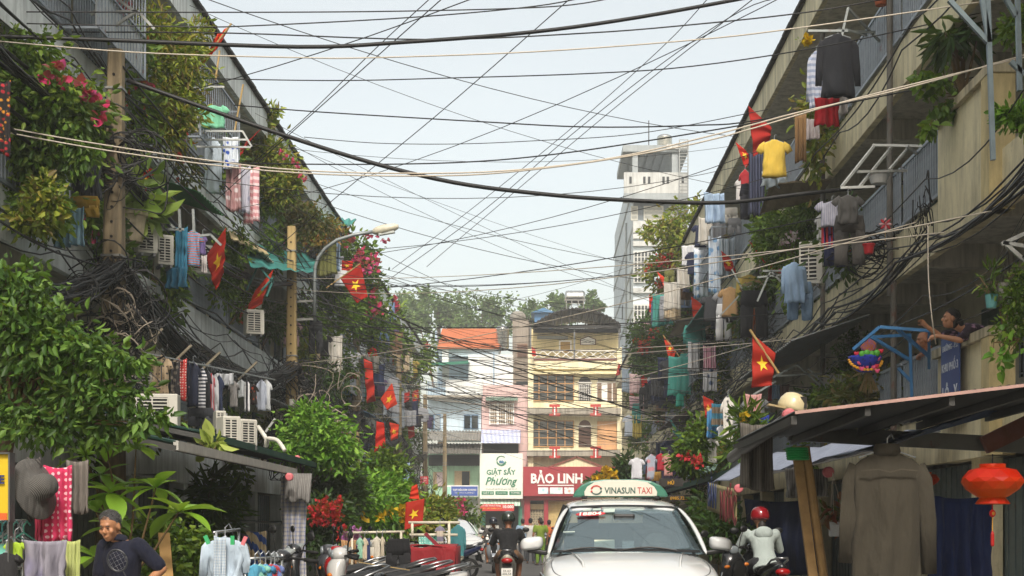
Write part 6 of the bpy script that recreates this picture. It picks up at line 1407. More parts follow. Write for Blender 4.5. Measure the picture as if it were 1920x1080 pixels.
# red-covered cart
t = thing('covered_cart', 'low cart under a dark red cloth beside the motorbikes', 'cart', (-1.9, 20.3, 0)); a = P(768, 1024, 20)
mb = MB()
def f(u, v):
    th = (u-.5)*3.0; return V((a.x+.0+.62*u*1.05, 20+.5*math.sin(3*u)*.1, a.z-.02*math.sin(u*7)-.62*v))+V((.02*math.sin(9*u+3*v), .05*math.sin(14*u)*v-.03, 0))
mb.sheet(f, 24, 10, .012); ob('front_cloth', mb, FAB('cloth_maroon', '8a2026'), t, smooth=True)
mb = MB(); mb.sheet(lambda u, v: V((a.x+.65*u, 20+.7*v, a.z+.02*math.sin(5*u+4*v))), 12, 8, .012); ob('top_cloth', mb, FAB('cloth_maroon', '8a2026'), t, smooth=True)
mb = MB(); mb.sheet(lambda u, v: V((a.x+.655+.02*math.sin(u*20), 20+.7*u, a.z-.75*v)), 14, 6, .012); ob('side_cloth', mb, FAB('cloth_maroon2', '74181e'), t, smooth=True)
for x in (.05, .6):
    for y in (20.05, 20.65): mb = MB().bar((a.x+x, y, 0), (a.x+x, y, a.z-.03), .035); ob('leg', mb, black, t)
mb = MB()
for k in range(6): mb.bar(P(800+k*3.4, 1003+k*4.2, 20.3), P(806+k*3.4, 1008+k*3, 20.3), .02)
mb.bar(P(797, 1000, 20.3), P(822, 1024, 20.3), .05); ob('folded_chair', mb, M('chair_maroon', '7a1a2a', .5), t)
# ============================================================ street level, right
sheetm = METAL('awning_underside', '262c29', .6, .1, .05)
t = thing('metal_awning', 'big dark sheet awning over the right pavement stall', 'awning', (2.6, 11, 2.2), 'shop awnings over the pavements')
A_, B_ = P(1490, 774, 9.9), P(2479, 656, 9.9); n = 62
def f(u, v): p = A_.lerp(B_, u); return V((p.x, 9.9+3.0*v, p.z-.02*v+.012*math.sin(u*n*6.28)))
mb = MB().sheet(f, n*4, 1, .014); ob('roof_sheet', mb, sheetm, t)
mb = MB().bar(A_+V((0,-.01,0)), B_+V((0,-.01,0)), .014, .022); ob('front_edge', mb, M('edge_pinkish', 'b8948a', .7), t)
for y_, m_ in ((12.85, METAL('beam_grey', '6d6e6a', .5, .4, .05)),): mb = MB().bar(P(1478, 812, y_), P(2130, 846, y_), .06, .14); ob('rear_beam', mb, m_, t)
for u in (.0, .14, .3, .45, .62, .8, .97): p = A_.lerp(B_, u); mb = MB().bar(p+V((0,.02,-.05)), V((p.x, 12.9, p.z-.08)), .04, .06); ob('rafter', mb, METAL('rafter', '4a4a48'), t)
mb = MB().bar(P(1845, 835, 12.7), P(1960, 780, 12.7), .08, .16); ob('rusty_beam', mb, METAL('rust_beam', '7a4a3c', .7, .2, .5), t)
panel('tarpaulin', 'grey tarp awning sloping behind the brown shirt', 'tarpaulin', [P(1335, 905, 15.5), P(1660, 838, 11.5), P(1760, 800, 12.5), P(1400, 860, 17)], FAB('tarp_bluegrey', '80889a'), 6, .015, .01, None, .05)
panel('tarpaulin', 'narrow blue-edged sheet rising to the right under the big awning', 'tarpaulin', [P(1600, 850, 12.2), P(1790, 790, 12.2), P(1925, 740, 12.6), P(1925, 760, 13)], METAL('sheet_blue', '4a5a7a', .5, .2), 6, .01, .012)
for k, (x0, y0, x1, y1) in enumerate(((1493,838,1556,1330), (1510,838,1580,1330))):
    o = ob('bamboo_pole', MB().bar(P(x0, y0, 11.2+.05*k), P(x1, y1, 10.9+.05*k), .07, .05) if k == 0 else MB().tube([P(x0, y0, 11.2), P(x1, y1, 10.9)], .036, 10), M('pole_wood', '9a7a4c', .8, .25, 10, bump=.3)); tag(o, ['square timber prop leaning under the right awning', 'round bamboo prop leaning against the timber one'][k], 'pole')
mb = MB()
for k in range(5): c = P(1494+k*.6, 842+k*4.5, 11.1); mb.lathe([(.075, -.012), (.085, 0), (.075, .012)], c, 14, Matrix.Diagonal((1.1,.7,1)).to_3x3())
tag(ob('tape_wrap', mb, M('tape_green', '1f9a4c', .3, .1)), 'shiny green tape binding the two prop poles', 'tape')
# brown work shirt
o = garment('L', 1575, 842, 1752, 1110, 10.3, FAB('brown_twill', '3f3a2f'), 'large brown work shirt hanging from the right awning beam', seed=5)
mb = MB()
c = P(1663, 842, 10.3); W_ = 175*10.3/F
mb.tube([c+V((-W_*.3,-.09,-.16)), c+V((-W_*.12,-.1,-.15)), c+V((0,-.105,-.17)), c+V((W_*.12,-.1,-.15)), c+V((W_*.3,-.09,-.16))], .006, 4); ob('yoke_seam', mb, M('seam_brown', '4a4438', .9), o)
mb = MB().lathe([(.07,-.03), (.085,0), (.075,.05), (.06,.06)], c+V((0,0,-.02)), 14, Matrix.Diagonal((1.2,.7,1)).to_3x3()); ob('collar', mb, FAB('brown_twill', '3f3a2f'), o, smooth=True)
# blue tarps
garment('D', 1396, 935, 1530, 1075, 22.0, FAB('navy_tarp', '1c2644'), 'dark navy tarp hanging left of the prop poles', name='tarp_curtain', cat_='tarpaulin', hanger=False, seed=3)
garment('D', 1742, 928, 1858, 1100, 11.6, FAB('blue_tarp', '20305e'), 'blue tarp behind the brown shirt and red lantern', name='tarp_curtain', cat_='tarpaulin', hanger=False, seed=4)
garment('D', 1472, 878, 1552, 932, 13.2, silver, 'silver tarp flap beside the hanging white pot', name='tarp_flap', cat_='tarpaulin', hanger=False)
o = garment('D', 1388, 792, 1450, 918, 12.6, FAB('grey_rag', '6a655e', 'v', '55514a', 16), 'torn grey cloth hanging from the awning corner', name='rag', cat_='cloth', hanger=False, seed=8)
mb = MB().tube([P(1372, 858, 13), P(1490, 775, 11.2)], .05, 10); tag(ob('roller_tube', mb, METAL('tube_grey', '6f6f6c', .6, .3)), 'grey roller tube carrying the torn cloth', 'tube')
endcap('pink round cap at the corner of the big right awning', 1480, 778, 10.8, .052, 'd85a64'); endcap('pink round cap above the hanging white pot', 1554, 885, 12.8, .05, 'c86a78'); endcap('red round cap on the printed banner corner', 1385, 916, 17.5, .055, 'b83a40')
# white half helmet
t = thing('motorcycle_helmet', 'cream half helmet resting on the awning corner', 'helmet', P(1482, 770, 11.3)); c = P(1482, 768, 11.3)
mb = MB().lathe([(.115,0), (.12,.04), (.112,.09), (.085,.135), (.04,.155), (.004,.16)], c-V((0,0,.02)), 20, Matrix.Rotation(.35, 3, 'Y')); ob('shell', mb, M('helmet_cream', 'cdbf98', .35, .06, 3, coat=.3), t, smooth=True)
mb = MB().box(c+V((.09,-.02,.05)), (.05,.14,.09)); ob('padding', mb, black, t); mb = MB().box(c+V((-.12,-.05,.02)), (.14,.1,.015), Matrix.Rotation(.2, 3, 'Y')); ob('visor', mb, M('visor_tan', 'a8946c', .5), t)
plant('paper_flowers', 'small yellow flower string under the cream helmet', 'decoration', [B(1482,783,22,5,11.1,.03)], 12, .02, G1, 0, stems=0, flowers=(FY, 40, [B(1480,783,24,5,11.05,.03)]), fsize=.03)
# lanterns
def lantern(label, x, y, d, r):
    c = P(x, y, d); t = thing('paper_lantern', label, 'lantern', c, 'red paper lanterns under the right awning'); rm = LEAF('lantern_red', ['d81c0c', 'e02a14', 'c8140a', 'e63a1c'], .35, .5)
    prof = [(.42,.62), (.42,.5), (.75,.42), (.97,.16), (1.0,.02), (.86,-.22), (.5,-.46), (.42,-.5), (.56,-.7), (.5,-.72)]; n = 12; mb = MB(); rings = []
    for i, (a, z) in enumerate(prof):
        rings.append([c+V((r*a*math.cos(2*math.pi*(k+.5*(i % 2))/n)*(1+.05*((k+i) % 2)), r*a*math.sin(2*math.pi*(k+.5*(i % 2))/n), r*z)) for k in range(n)])
    for i in range(len(prof)-1):
        A1, B1 = rings[i], rings[i+1]
        for k in range(n):
            k2 = (k+1) % n
            if i % 2 == 0: tris = [(A1[k], A1[k2], B1[k]), (A1[k2], B1[k2], B1[k])]
            else: tris = [(A1[k], A1[k2], B1[k2]), (A1[k], B1[k2], B1[k])]
            for q in tris: mb.add(q, [(0,1,2)])
    ob('paper_body', mb, rm, t, fix=False)
    mb = MB().tube([c+V((0,0,-r*.5)), c+V((0,0,-r*.95))], .004, 5); ob('cord', mb, M('cord_red', 'b01a14', .6), t)
    mb = MB().ball(c+V((0,0,-r*1.02)), (r*.11, r*.11, r*.13), 12, 8); ob('bead', mb, M('bead_red', 'd8281a', .3), t, smooth=True); mb = MB().ball(c+V((0,-r*.09,-r*1.02)), (r*.05, r*.04, r*.06), 8, 6); ob('bead_mark', mb, M('gold', 'd8a030', .3), t)
    mb = MB().tube([c+V((0,0,-r*1.14)), c+V((0,0,-r*1.6))], .003, 5); ob('gold_cord', mb, M('gold', 'd8a030'), t); mb = MB().lathe([(.004,0), (.012,-.02), (.012,-.09), (.008,-.1)], c+V((0,0,-r*1.6)), 8); ob('tassel', mb, M('cord_red', 'b01a14'), t)
    mb = MB().tube([c+V((0,0,r*.6)), c+V((0,0,r*.95))], .004, 5); ob('hanging_wire', mb, black, t); return t
lantern('large red folded-paper lantern with tassel hanging at the right edge', 1861, 905, 9.2, .195); lantern('smaller red lantern half hidden behind the brown shirt', 1737, 900, 12.4, .11)
# hanging white pot
t = thing('hanging_pot', 'white plastic hanging pot on three strings under the right awning', 'pot', P(1568, 1005, 12.2)); c = P(1568, 1006, 12.2)
mb = MB().lathe([(.055,0), (.06,.005), (.07,.1), (.082,.105), (.082,.125), (.07,.125), (.066,.11)], c, 18); ob('pot', mb, M('pot_white', 'c9cdd0', .4, .05), t)
mb = MB()
for a in (0, 2.1, 4.2): mb.tube([c+V((.075*math.cos(a), .075*math.sin(a), .12)), c+V((-.03,0,.55))], .003, 4)
ob('strings', mb, cabw, t)
plant('croton', 'red and green croton growing in the hanging white pot', 'plant', [(c+V((.02,0,.24)), V((.1,.08,.1)))], 46, .13, LEAF('leaf_croton', ['6a2a34', '8a3a44', '3a4a1e', '4a5a24', 'a04a50']), .1, .35, base=c+V((0,0,.1)), clump=10, stems=5, stem_r=.004)
# printed banner on the awning end
t = thing('banner', 'faded yellow banner with blue and red lettering hanging at the awning end', 'banner', P(1355, 930, 19)); a, b_, c, e = P(1328, 905, 20.5), P(1383, 918, 17.6), P(1381, 978, 17.6), P(1326, 955, 20.5)
mb = MB().sheet(lambda u, v: (a*(1-u)+b_*u)*(1-v)+(e*(1-u)+c*u)*v+V((0,-.03*math.sin(9*u+4*v),0)), 14, 8, .008); ob('cloth', mb, FAB('banner_cloth', '9a8f62', 'print', '8a8058', 3), t, smooth=True)
rt = (b_-a).normalized(); cc = (a+b_+c+e)/4+V((-.03,-.1,0)); text('lettering', 'BÁN', M('banner_blue', '3a4a7a'), t, cc-rt*.85+V((0,0,.08)), .9, right=rt, bold=.02, th=.006); text('lettering', 'NƯỚC', M('banner_red2', '8a2f34'), t, cc+rt*.75+V((0,0,.0)), 1.5, right=rt, bold=.03, th=.006)
awning('right awning with dark green edge behind the printed banner', XR-.3, 3.0, 21, 31, 2.75, 2.25, METAL('roof_grey', '62666a', .6, .2), M('trim_green2', '1f5546', .6))
awning('grey right awning above the printed banner', XR-.3, 2.95, 18.9, 20.8, 2.62, 2.12, METAL('roof_tarp', '85888c', .7, .1), M('trim_blue', '4a6a9a', .6))
awning('far right awning behind the taxi sign', XR-.3, 3.2, 32, 48, 2.8, 2.3, gy, dark_green)
awning('farthest right awning near the crossroads', XR-.3, 3.4, 52, 66, 2.8, 2.3, gy, gy)
t = thing('sign_board', 'dark shop sign with yellow HỦ lettering above the right awnings', 'sign', P(1260, 905, 30)); a, b_ = P(1237, 912, 30), P(1290, 897, 30)
mb = MB().box2((a.x, 30, a.z), (b_.x, 30.1, b_.z)); ob('panel', mb, M('sign_dark', '2a2622', .5), t); text('lettering', 'HỦ', M('sign_gold', 'd8a020', .4), t, P(1258, 904, 29.98), 12*30/F, bold=.03)
text('lettering', '0985.72.55', M('sign_gold', 'd8a020'), t, P(1275, 934, 29.6), 36*30/F, th=.01)
mb = MB().box2((P(1255,0,29.7).x, 29.65, P(0,940,29.7).z), (P(1296,0,29.7).x, 29.75, P(0,928,29.7).z)); ob('phone_strip', mb, M('sign_dark', '2a2622'), t)
panel('roof_sheet', 'pale green corrugated sheet lying on the right awnings', 'sheet', [P(1290, 895, 26), P(1340, 880, 24), P(1345, 870, 25.5), P(1295, 885, 27.5)], METAL('pale_green_sheet', '8aa898', .6, .1), 8, .02, .015)
# KHU PHO sign on the first-floor parapet
t = thing('street_sign', 'blue enamel sign reading KHU PHỐ 3 on the cream parapet', 'sign', (XR-.2, 18.8, 3.3)); xs = XR-.2
y0_, y1_ = 19.2, 18.35
mb = MB().box2((xs-.012, y1_, 2.7), (xs, y0_, 3.88)); ob('panel', mb, M('enamel_blue', '2f4a86', .4, .15, 3), t)
for s_, z, wd_, h_ in (('ĐƯỜNG - P.2', 3.74, .7, .1), ('KHU PHỐ 3', 3.5, .74, .17), ('LÔ - Y', 3.14, .68, .26)): text('lettering', s_, M('enamel_white', 'ccd2dc', .5), t, (xs-.016, (y0_+y1_)/2, z), wd_, right=(0,-1,0), th=.004, bold=.02, height=h_)
# hanging pots at the right edge, gallery
for lb, x, y, m_ in (('turquoise pot hanging by wires at the upper right balcony', 1859, 578, M('pot_teal', '5f9a9a', .5, .1)), ('white pot hanging beside the turquoise pot', 1882, 556, M('pot_grey', 'a8a49c', .6))):
    c = P(x, y, 15.6); t = thing('hanging_pot', lb, 'pot', c); mb = MB().lathe([(.05,0), (.055,.01), (.07,.14), (.075,.15), (.066,.15)], c, 16); ob('pot', mb, m_, t)
    mb = MB(); [mb.tube([c+V((.07*math.cos(a), .07*math.sin(a), .14)), c+V((.05,0,.5)), V((XR-.02, c.y, 5.3))], .004, 4) for a in (0, 2.1, 4.2)]; ob('wires', mb, black, t)
plant('potted_fern', 'spiky plant in the turquoise hanging pot', 'plant', [B(1855,520,16,22,15.6,.1)], 60, .16, G1, -.2, .12, base=P(1859,552,15.6), clump=12, stems=4)
plant('hanging_fern', 'leafy plants hanging at the right edge above the railing', 'plant', [B(1905,560,24,40,15.3), B(1895,615,26,26,15.3), B(1915,520,16,26,15.3)], 900, .07, G1, .4, base=P(1915,560,15.5), stems=12)
plant('young_vine', 'vine with broad pale leaves on the right edge railing', 'plant', [B(1885,660,16,30,14.9), B(1870,675,10,12,14.9)], 26, .12, G4, .4, .8, base=P(1890,640,15), clump=5, stems=5)
# lotus garland
t = thing('lotus_garland', 'round garland of pink lotus flowers on blue and yellow cloth', 'decoration', P(1622, 650, 20.5)); c = P(1622, 672, 20.5)
mb = MB().lathe([(.02,-.2), (.1,-.19), (.19,-.11), (.24,0), (.235,.03), (.2,.02), (.15,-.06), (.02,-.1)], c, 22); ob('blue_bowl', mb, FAB('garland_blue', '2334a0', 'print', '1a2468', 20), t, smooth=True)
mb = MB()
for k in range(14): a = math.pi*(1.0+k/13*.95); mb.ball(c+V((.23*math.cos(a), -.12*abs(math.sin(a))-.03, .15*math.sin(a)-.03)), (.03,.02,.022), 6, 4)
ob('yellow_trim', mb, M('garland_yellow', 'd89a20', .7), t, smooth=True)
for k, (x, y) in enumerate(((1606,665),(1612,682),(1620,684),(1634,668),(1638,677),(1646,674),(1644,688),(1645,697),(1616,693),(1652,660),(1638,690),(1626,688))):
    q = P(x, y, 20.35); mb = MB()
    for j in range(6): a = j*1.05; mb.ball(q+V((.02*math.cos(a), .012*math.sin(a), .012)), (.014,.012,.034), 6, 4, Matrix.Rotation(.4*math.cos(a), 3, 'Y'))
    ob('lotus', mb, M('lotus_pink', 'd8527a', .5, .25, 20) if k % 3 else M('lotus_red', 'c8203a', .5), t, smooth=True)
mb = MB(); [mb.ball(P(1617+k*9, 664-k % 2*2, 20.3), (.05,.03,.05), 8, 5) for k in range(4)]; ob('green_centre', mb, M('garland_green', '4a9a2a', .6, .3, 30), t, smooth=True)
mb = MB().lathe([(.1,-.02), (.12,0), (.1,.02)], P(1628, 647, 20.4), 20, Matrix.Rotation(R(75), 3, 'X')); ob('beaded_ring', mb, FAB('beads', '8a4a20', 'print', '2334a0', 60), t)
mb = MB()
for k in range(26): a = random.uniform(-.5, .5); p = P(1628, 690, 20.8); mb.tube([p, p+V((a*.3, 0, -.38+abs(a)*.1))], .005, 4)
tag(ob('broom', mb, M('straw', '8a7448', .9)), 'straw broom hanging under the lotus garland', 'broom')
t = thing('pinwheel', 'red and white pinwheel on the gallery railing', 'pinwheel', P(1660, 425, dR(1660,.4))); c = P(1660, 421, dR(1660,.4))
for k in range(8): a = k*math.pi/4; mb = MB().ball(c+V((.05*math.cos(a), -.02, .05*math.sin(a))), (.055,.02,.022), 8, 5, Matrix.Rotation(-a, 3, 'Y')); ob('petal', mb, M('pin_red', 'c82a3a', .5) if k % 2 else M('pin_white', 'd8a8ac', .5), t, smooth=True)
mb = MB().tube([c, c-V((0,0,.25))], .006, 5); ob('stick', mb, bamboo, t)
plant('yellow_bunch', 'bunch of yellow paper flowers near the top right eave', 'decoration', [B(1507,76,10,6,23,.1)], 10, .05, G1, 0, stems=0, flowers=(FY, 40, [B(1507,76,10,6,22.9,.08)]), fsize=.08)
# meter boxes on the third pole
for k, (x0, y0, x1, y1, d_, lb) in enumerate(((650,855,676,886,47.5,'white meter box on the third pole above the bushes'), (660,810,672,830,47.6,'small tan meter box higher on the third pole'), (541,748,551,762,34.8,'small grey box in the tan pole cable knot'))):
    a, b_ = P(x0, y1, d_), P(x1, y0, d_); t = thing('meter_box', lb, 'meter box', a, 'meter boxes on poles'); mb = MB().box2((a.x, d_, a.z), (b_.x, d_+.25, b_.z)); ob('casing', mb, M('box'+str(k), ['c9c8c0', 'b09a68', '8a8a80'][k], .6), t, bevel=.02)
    mb = MB().box2((a.x+.03, d_-.015, a.z+.03), (b_.x-.03, d_-.002, b_.z-.03)); ob('lid', mb, M('boxl'+str(k), ['d2d1c8', 'bba574', '94948a'][k], .6), t)
t = thing('notice_board', 'small red notice board on the far left pole', 'sign', P(795, 900, 70)); a, b_ = P(788, 908, 70), P(803, 893, 70); mb = MB().box2((a.x, 70, a.z), (b_.x, 70.05, b_.z)); ob('panel', mb, M('notice_red', 'b82a34', .5), t)
for i_, y in enumerate((896, 900, 904)): text('lettering', ['CẤM', 'ĐỔ RÁC', 'NƠI NÀY'][i_], whitep, t, P(795.5, y, 69.98), 9*70/F, th=.01)
# ============================================================ cars
paintw = M('car_white', 'd4d6d6', .2, .03, 2, coat=.6); plastic = M('black_plastic', '141516', .5); tyre = M('tyre', '1a1a1a', .85, .2, 30); alloy = METAL('alloy', '9a9c9e', .3, .9)
def glassmat():
    t = NT('car_glass'); g = t.n('BsdfGlossy'); g.inputs['Roughness'].default_value = .03; g.inputs[0].default_value = (.75,.85,.9,1)
    tr = t.n('BsdfTransparent'); tr.inputs[0].default_value = (.78,.82,.82,1); lw = t.n('LayerWeight'); lw.inputs[0].default_value = .55
    mr = t.n('MapRange'); mr.inputs[3].default_value = .12; mr.inputs[4].default_value = .6; t.l(lw.outputs['Fresnel'], mr.inputs[0])
    mx = t.n('MixShader'); t.l(mr.outputs[0], mx.inputs[0]); t.l(tr.outputs[0], mx.inputs[1]); t.l(g.outputs[0], mx.inputs[2]); t.l(mx.outputs[0], t.out.inputs[0]); return t.m
carglass = glassmat()
def sub(o, n=2):
    m = o.modifiers.new('subsurf', 'SUBSURF'); m.levels = n; m.render_levels = n
    for p in o.data.polygons: p.use_smooth = True
    return o
def car(name, label, cat_, loc, yaw, taxi):
    t = thing(name, label, cat_); t.location = loc; t.rotation_euler = (0, 0, yaw)
    def o(nm, mb, m, par=None, s=False, bev=0): return ob(nm, mb, m, par or t, smooth=s, world=False, bevel=bev)
    st = [(0,.62,.26,.6,.63,.52), (.06,.78,.2,.74,.77,.66), (.22,.885,.2,.86,.9,.77), (.5,.92,.2,.93,.985,.81), (.9,.925,.2,.985,1.05,.81), (1.3,.925,.2,1.02,1.1,.80), (1.7,.925,.2,1.04,1.1,.80), (3.0,.925,.2,1.07,1.1,.8), (4.2,.92,.2,1.09,1.12,.8), (4.6,.88,.24,1.05,1.1,.76), (4.72,.8,.32,.95,1.0,.68)]
    rings = []
    for y, w_, zb, zs, zt, wt in st:
        h = [(0,zb), (w_*.72,zb), (w_*.95,zb+.1), (w_,zb+.35*(zs-zb)), (w_,zb+.75*(zs-zb)), (w_*.975,zs-.05), (wt,zs), (wt*.72,zs+.75*(zt-zs)), (wt*.35,zt-.004), (0,zt)]
        rings.append([V((x, y, z)) for x, z in h]+[V((-x, y, z)) for x, z in h[-2:0:-1]])
    mb = MB().loft(rings); sub(o('body', mb, paintw))
    # roof shell and pillars
    def rf(y): return {0: .0}.get(y, 0)
    rp = [(2.0,1.575,.60), (2.12,1.63,.625), (2.5,1.685,.64), (3.2,1.705,.645), (3.9,1.69,.61), (4.35,1.63,.56), (4.45,1.58,.53)]; rings = []
    for y, z, w_ in rp:
        h = [(0,z), (w_*.5,z-.008), (w_*.85,z-.03), (w_,z-.075), (w_-.02,z-.1), (w_*.8,z-.08), (w_*.4,z-.05), (0,z-.045)]
        rings.append([V((x, y, q)) for x, q in h]+[V((-x, y, q)) for x, q in h[-2:0:-1]])
    mb = MB().loft(rings); sub(o('roof', mb, paintw))
    for s in (-1, 1):
        mb = MB(); pa = [V((s*.845,1.12,1.035)), V((s*.78,1.5,1.3)), V((s*.70,1.8,1.47)), V((s*.615,2.08,1.585))]
        mb.loft([[p+V((0,-.05,.0)), p+V((s*.05,0,-.01)), p+V((s*.02,.09,-.01)), p+V((-s*.035,.03,0))] for p in pa]); sub(o('pillar', mb, paintw), 1)
        for ya, yb, w1, w2 in ((2.9, 2.85, .83, .62), (4.35, 4.3, .74, .56)): mb = MB().bar((s*w1, ya, 1.06), (s*w2, yb, 1.6), .05, .1); o('pillar', mb, plastic)
        g = [V((s*.86,1.45,1.05)), V((s*.77,4.35,1.09)), V((s*.585,4.25,1.6)), V((s*.63,2.15,1.585))]; mb = MB(); mb.sheet(lambda u, v: (g[0]*(1-u)+g[1]*u)*(1-v)+(g[3]*(1-u)+g[2]*u)*v+V((s*.02*math.sin(math.pi*v),0,0)), 8, 4, .006); o('side_window', mb, carglass, None, True)
    def wsh(u, v):
        s_ = (u-.5)*2; w_ = .815+(.6-.815)*v; return V((s_*w_, 1.14+.9*v+.12*s_*s_-.03*math.sin(math.pi*v), 1.075+.515*v-.02*s_*s_))
    mb = MB().sheet(wsh, 16, 8, .006); ws = o('windscreen', mb, carglass if taxi else M('sunshade', 'c4cad0', .4, .05), None, True)
    def wn(u, v, dz=.01): return wsh(u, v)+V((0, -.009-dz*.5, .014))
    if taxi:
        mb = MB(); mb.sheet(lambda u, v: wn(.01+.98*u, .955+.04*v, 0), 16, 1, .004); mb.sheet(lambda u, v: wn(.008+.98*u, .005+.05*v, 0), 16, 1, .004); o('screen_border', mb, plastic, ws)
        for u0 in (.07, .47): mb = MB().tube([wn(u0+.36*k/6, .03+.055*math.sin(k/6*3.14), .03) for k in range(7)], .01, 5); o('wiper', mb, plastic)
        c = wn(.21, .80); rgt = (wn(.22, .86)-wn(.18, .86)).normalized(); upv = (wn(.2, .9)-wn(.2, .82)).normalized()
        mb = MB(); nn = rgt.cross(upv); mb.prism([(.17*math.cos(a*.2618), .048*math.sin(a*.2618)) for a in range(24)], Matrix((rgt, upv, nn)).transposed().to_4x4(), .004); mb.v = [tuple(V(q)+c) for q in mb.v]; st_ = o('sticker', mb, M('sticker_red', 'c8202c', .4), ws)
        def tx(par, s_, m_, p, wd_, **k):
            q = text('lettering', s_, m_, None, p, wd_, right=rgt, up=upv, th=.003, **k); q.parent = par; return q
        tx(ws, '18804', whitep, c+nn*.007, .25, bold=.03)
        for u_, v_, w_, h_ in ((.17,.9,.09,.045), (.26,.9,.09,.045), (.37,.87,.13,.09), (.07,.43,.13,.02), (.62,.88,.15,.02)):
            mb = MB().box(wn(u_, v_), (w_, .004, h_), Matrix((rgt, nn, upv)).transposed()); o('paper_sticker', mb, M('paper_pale', 'b4c4bc', .6), ws)
    # cabin
    mb = MB().box((0, 1.62, 1.0), (1.5, .75, .16)); o('dashboard', mb, M('dash_grey', '2c2f31', .8), bev=.03)
    for x in (-.38, .38):
        mb = MB(); mb.box((x, 2.5, 1.02), (.48,.14,.62)); mb.box((x, 2.5, 1.42), (.25,.1,.18)); o('front_seat', mb, M('seat_grey', '3a3d40', .9), bev=.04)
    mb = MB().box((0, 3.4, 1.05), (1.3,.16,.7)); o('rear_seat', mb, M('seat_grey', '3a3d40'), bev=.04)
    if taxi:
        mb = MB().lathe([(.17,-.012), (.185,0), (.17,.012)], (.38, 1.95, 1.12), 20, Matrix.Rotation(R(65), 3, 'X')); o('steering_wheel', mb, plastic)
        mb = MB().box((0, 1.8, 1.46), (.24,.04,.07)); mir = o('inner_mirror', mb, plastic, bev=.02)
        for x, z, w_, h_, c_ in ((-.24,1.15,.22,.12,'d0d4c0'), (.02,1.145,.13,.11,'9aa6aa')): mb = MB().box((x, 1.36, z), (w_, .02, h_), Matrix.Rotation(-.2, 3, 'X')); o('dash_card', mb, M('card'+c_, c_, .6))
    bd = [q for q in t.children if q.name.startswith('body')][0]
    for s in (-1, 1):
        mb = MB().tube(spline([V((s*.60,.13,.80)), V((s*.78,.3,.9)), V((s*.825,.6,.96)), V((s*.825,.95,1.0)), V((s*.80,1.22,1.03))], 5), .005, 6); g_ = o('panel_gap', mb, plastic)
        w2 = g_.modifiers.new('wrap', 'SHRINKWRAP'); w2.target = bd; w2.offset = .0015
    mb = MB().tube([V((-.60+.1*k,.13-.02*math.sin(k/12*3.14),.81)) for k in range(13)], .005, 6); g_ = o('panel_gap', mb, plastic); w2 = g_.modifiers.new('wrap', 'SHRINKWRAP'); w2.target = bd; w2.offset = .0015
    # bonnet creases and grille, lamps
    for s in (-1, 1):
        mb = MB().tube([V((s*.47,.14,.80)), V((s*.5,.5,.985)), V((s*.55,.9,1.048)), V((s*.6,1.15,1.075))], [.012,.014,.014,.006], 6); o('bonnet_crease', mb, paintw, None, True)
        pts = [(.56,.015,.70,.61), (.74,.06,.765,.65), (.872,.25,.835,.70), (.925,.55,.885,.77)]
        def hl(u, v):
            k = min(2, int(u*3)); f_ = u*3-k; a, b = pts[k], pts[k+1]; x, y, z1, z0 = [a[i]+(b[i]-a[i])*f_ for i in range(4)]; return V((s*(x+.012), y-.012, z0+(z1-z0)*(1-v)))
        mb = MB().sheet(hl, 12, 4, .012); h_ = o('headlight', mb, GLASS('lamp_dark', '1a1d20', .08), None, True)
        mb = MB().tube([hl(k/8, .06)+V((0,-.01,0)) for k in range(9)], .009, 5); o('chrome_strip', mb, chrome, h_)
        for k in range(4): mb = MB().ball(hl(.25+.17*k, .5)+V((0,-.006,0)), .026, 10, 7); o('lamp_lens', mb, steel, h_, True)
        # mirrors
        mb = MB(); c = V((s*1.03, 1.42, 1.165)); rings = []
        for k, (yy, rx, rz) in enumerate(((-.1,.05,.035), (-.085,.11,.06), (0,.128,.08), (.05,.128,.078), (.06,.1,.06))): rings.append([c+V((rx*math.copysign(abs(math.cos(a*.3927))**.55, math.cos(a*.3927)), yy, rz*math.copysign(abs(math.sin(a*.3927))**.6, math.sin(a*.3927))-.02*s*math.cos(a*.3927))) for a in range(16)])
        mb.loft(rings); m_ = sub(o('side_mirror', mb, paintw), 1); mb = MB().box(c+V((-s*.06,0,-.085)), (.22,.1,.05), Matrix.Rotation(-s*.15, 3, 'Y')); o('mirror_arm', mb, plastic, m_, bev=.015)
        for y in (.85, 3.65):
            mb = MB().lathe([(.2,-.11), (.31,-.11), (.335,-.08), (.335,.08), (.31,.11), (.2,.11)], (s*.82, y, .335), 24, Matrix.Rotation(R(90), 3, 'Y')); w_ = o('wheel', mb, tyre, None, True)
            mb = MB().lathe([(.02,.0), (.08,.01), (.2,-.02), (.215,.02)], (s*.93, y, .335), 16, Matrix.Rotation(s*R(90), 3, 'Y')); o('rim', mb, alloy, w_)
    mb = MB(); [mb.box((0, -.012, .42+.055*k), (1.0-.06*k, .03, .028)) for k in range(5)]; o('grille', mb, plastic)
    mb = MB().box((0, -.03, .36), (.47,.012,.12)); pl2 = o('number_plate', mb, whitep)
    if taxi:
        # roof sign
        mb = MB(); y = 2.62; rings = []
        for yy, k, zz in ((-.13,1.0,0), (-.10,.98,.1), (-.02,.93,.205), (.06,.93,.205), (.15,1.0,0)):
            w_ = .56*k; rings.append([V((-w_, y+yy, 1.70+zz*0)), V((-w_*.8, y+yy, 1.70+zz*.8)), V((-w_*.55, y+yy, 1.70+zz)), V((w_*.55, y+yy, 1.70+zz)), V((w_*.8, y+yy, 1.70+zz*.8)), V((w_, y+yy, 1.70))])
        prof = [(-.56,0), (-.53,.07), (-.46,.14), (-.36,.185), (-.2,.205), (.2,.205), (.36,.185), (.46,.14), (.53,.07), (.56,0)]
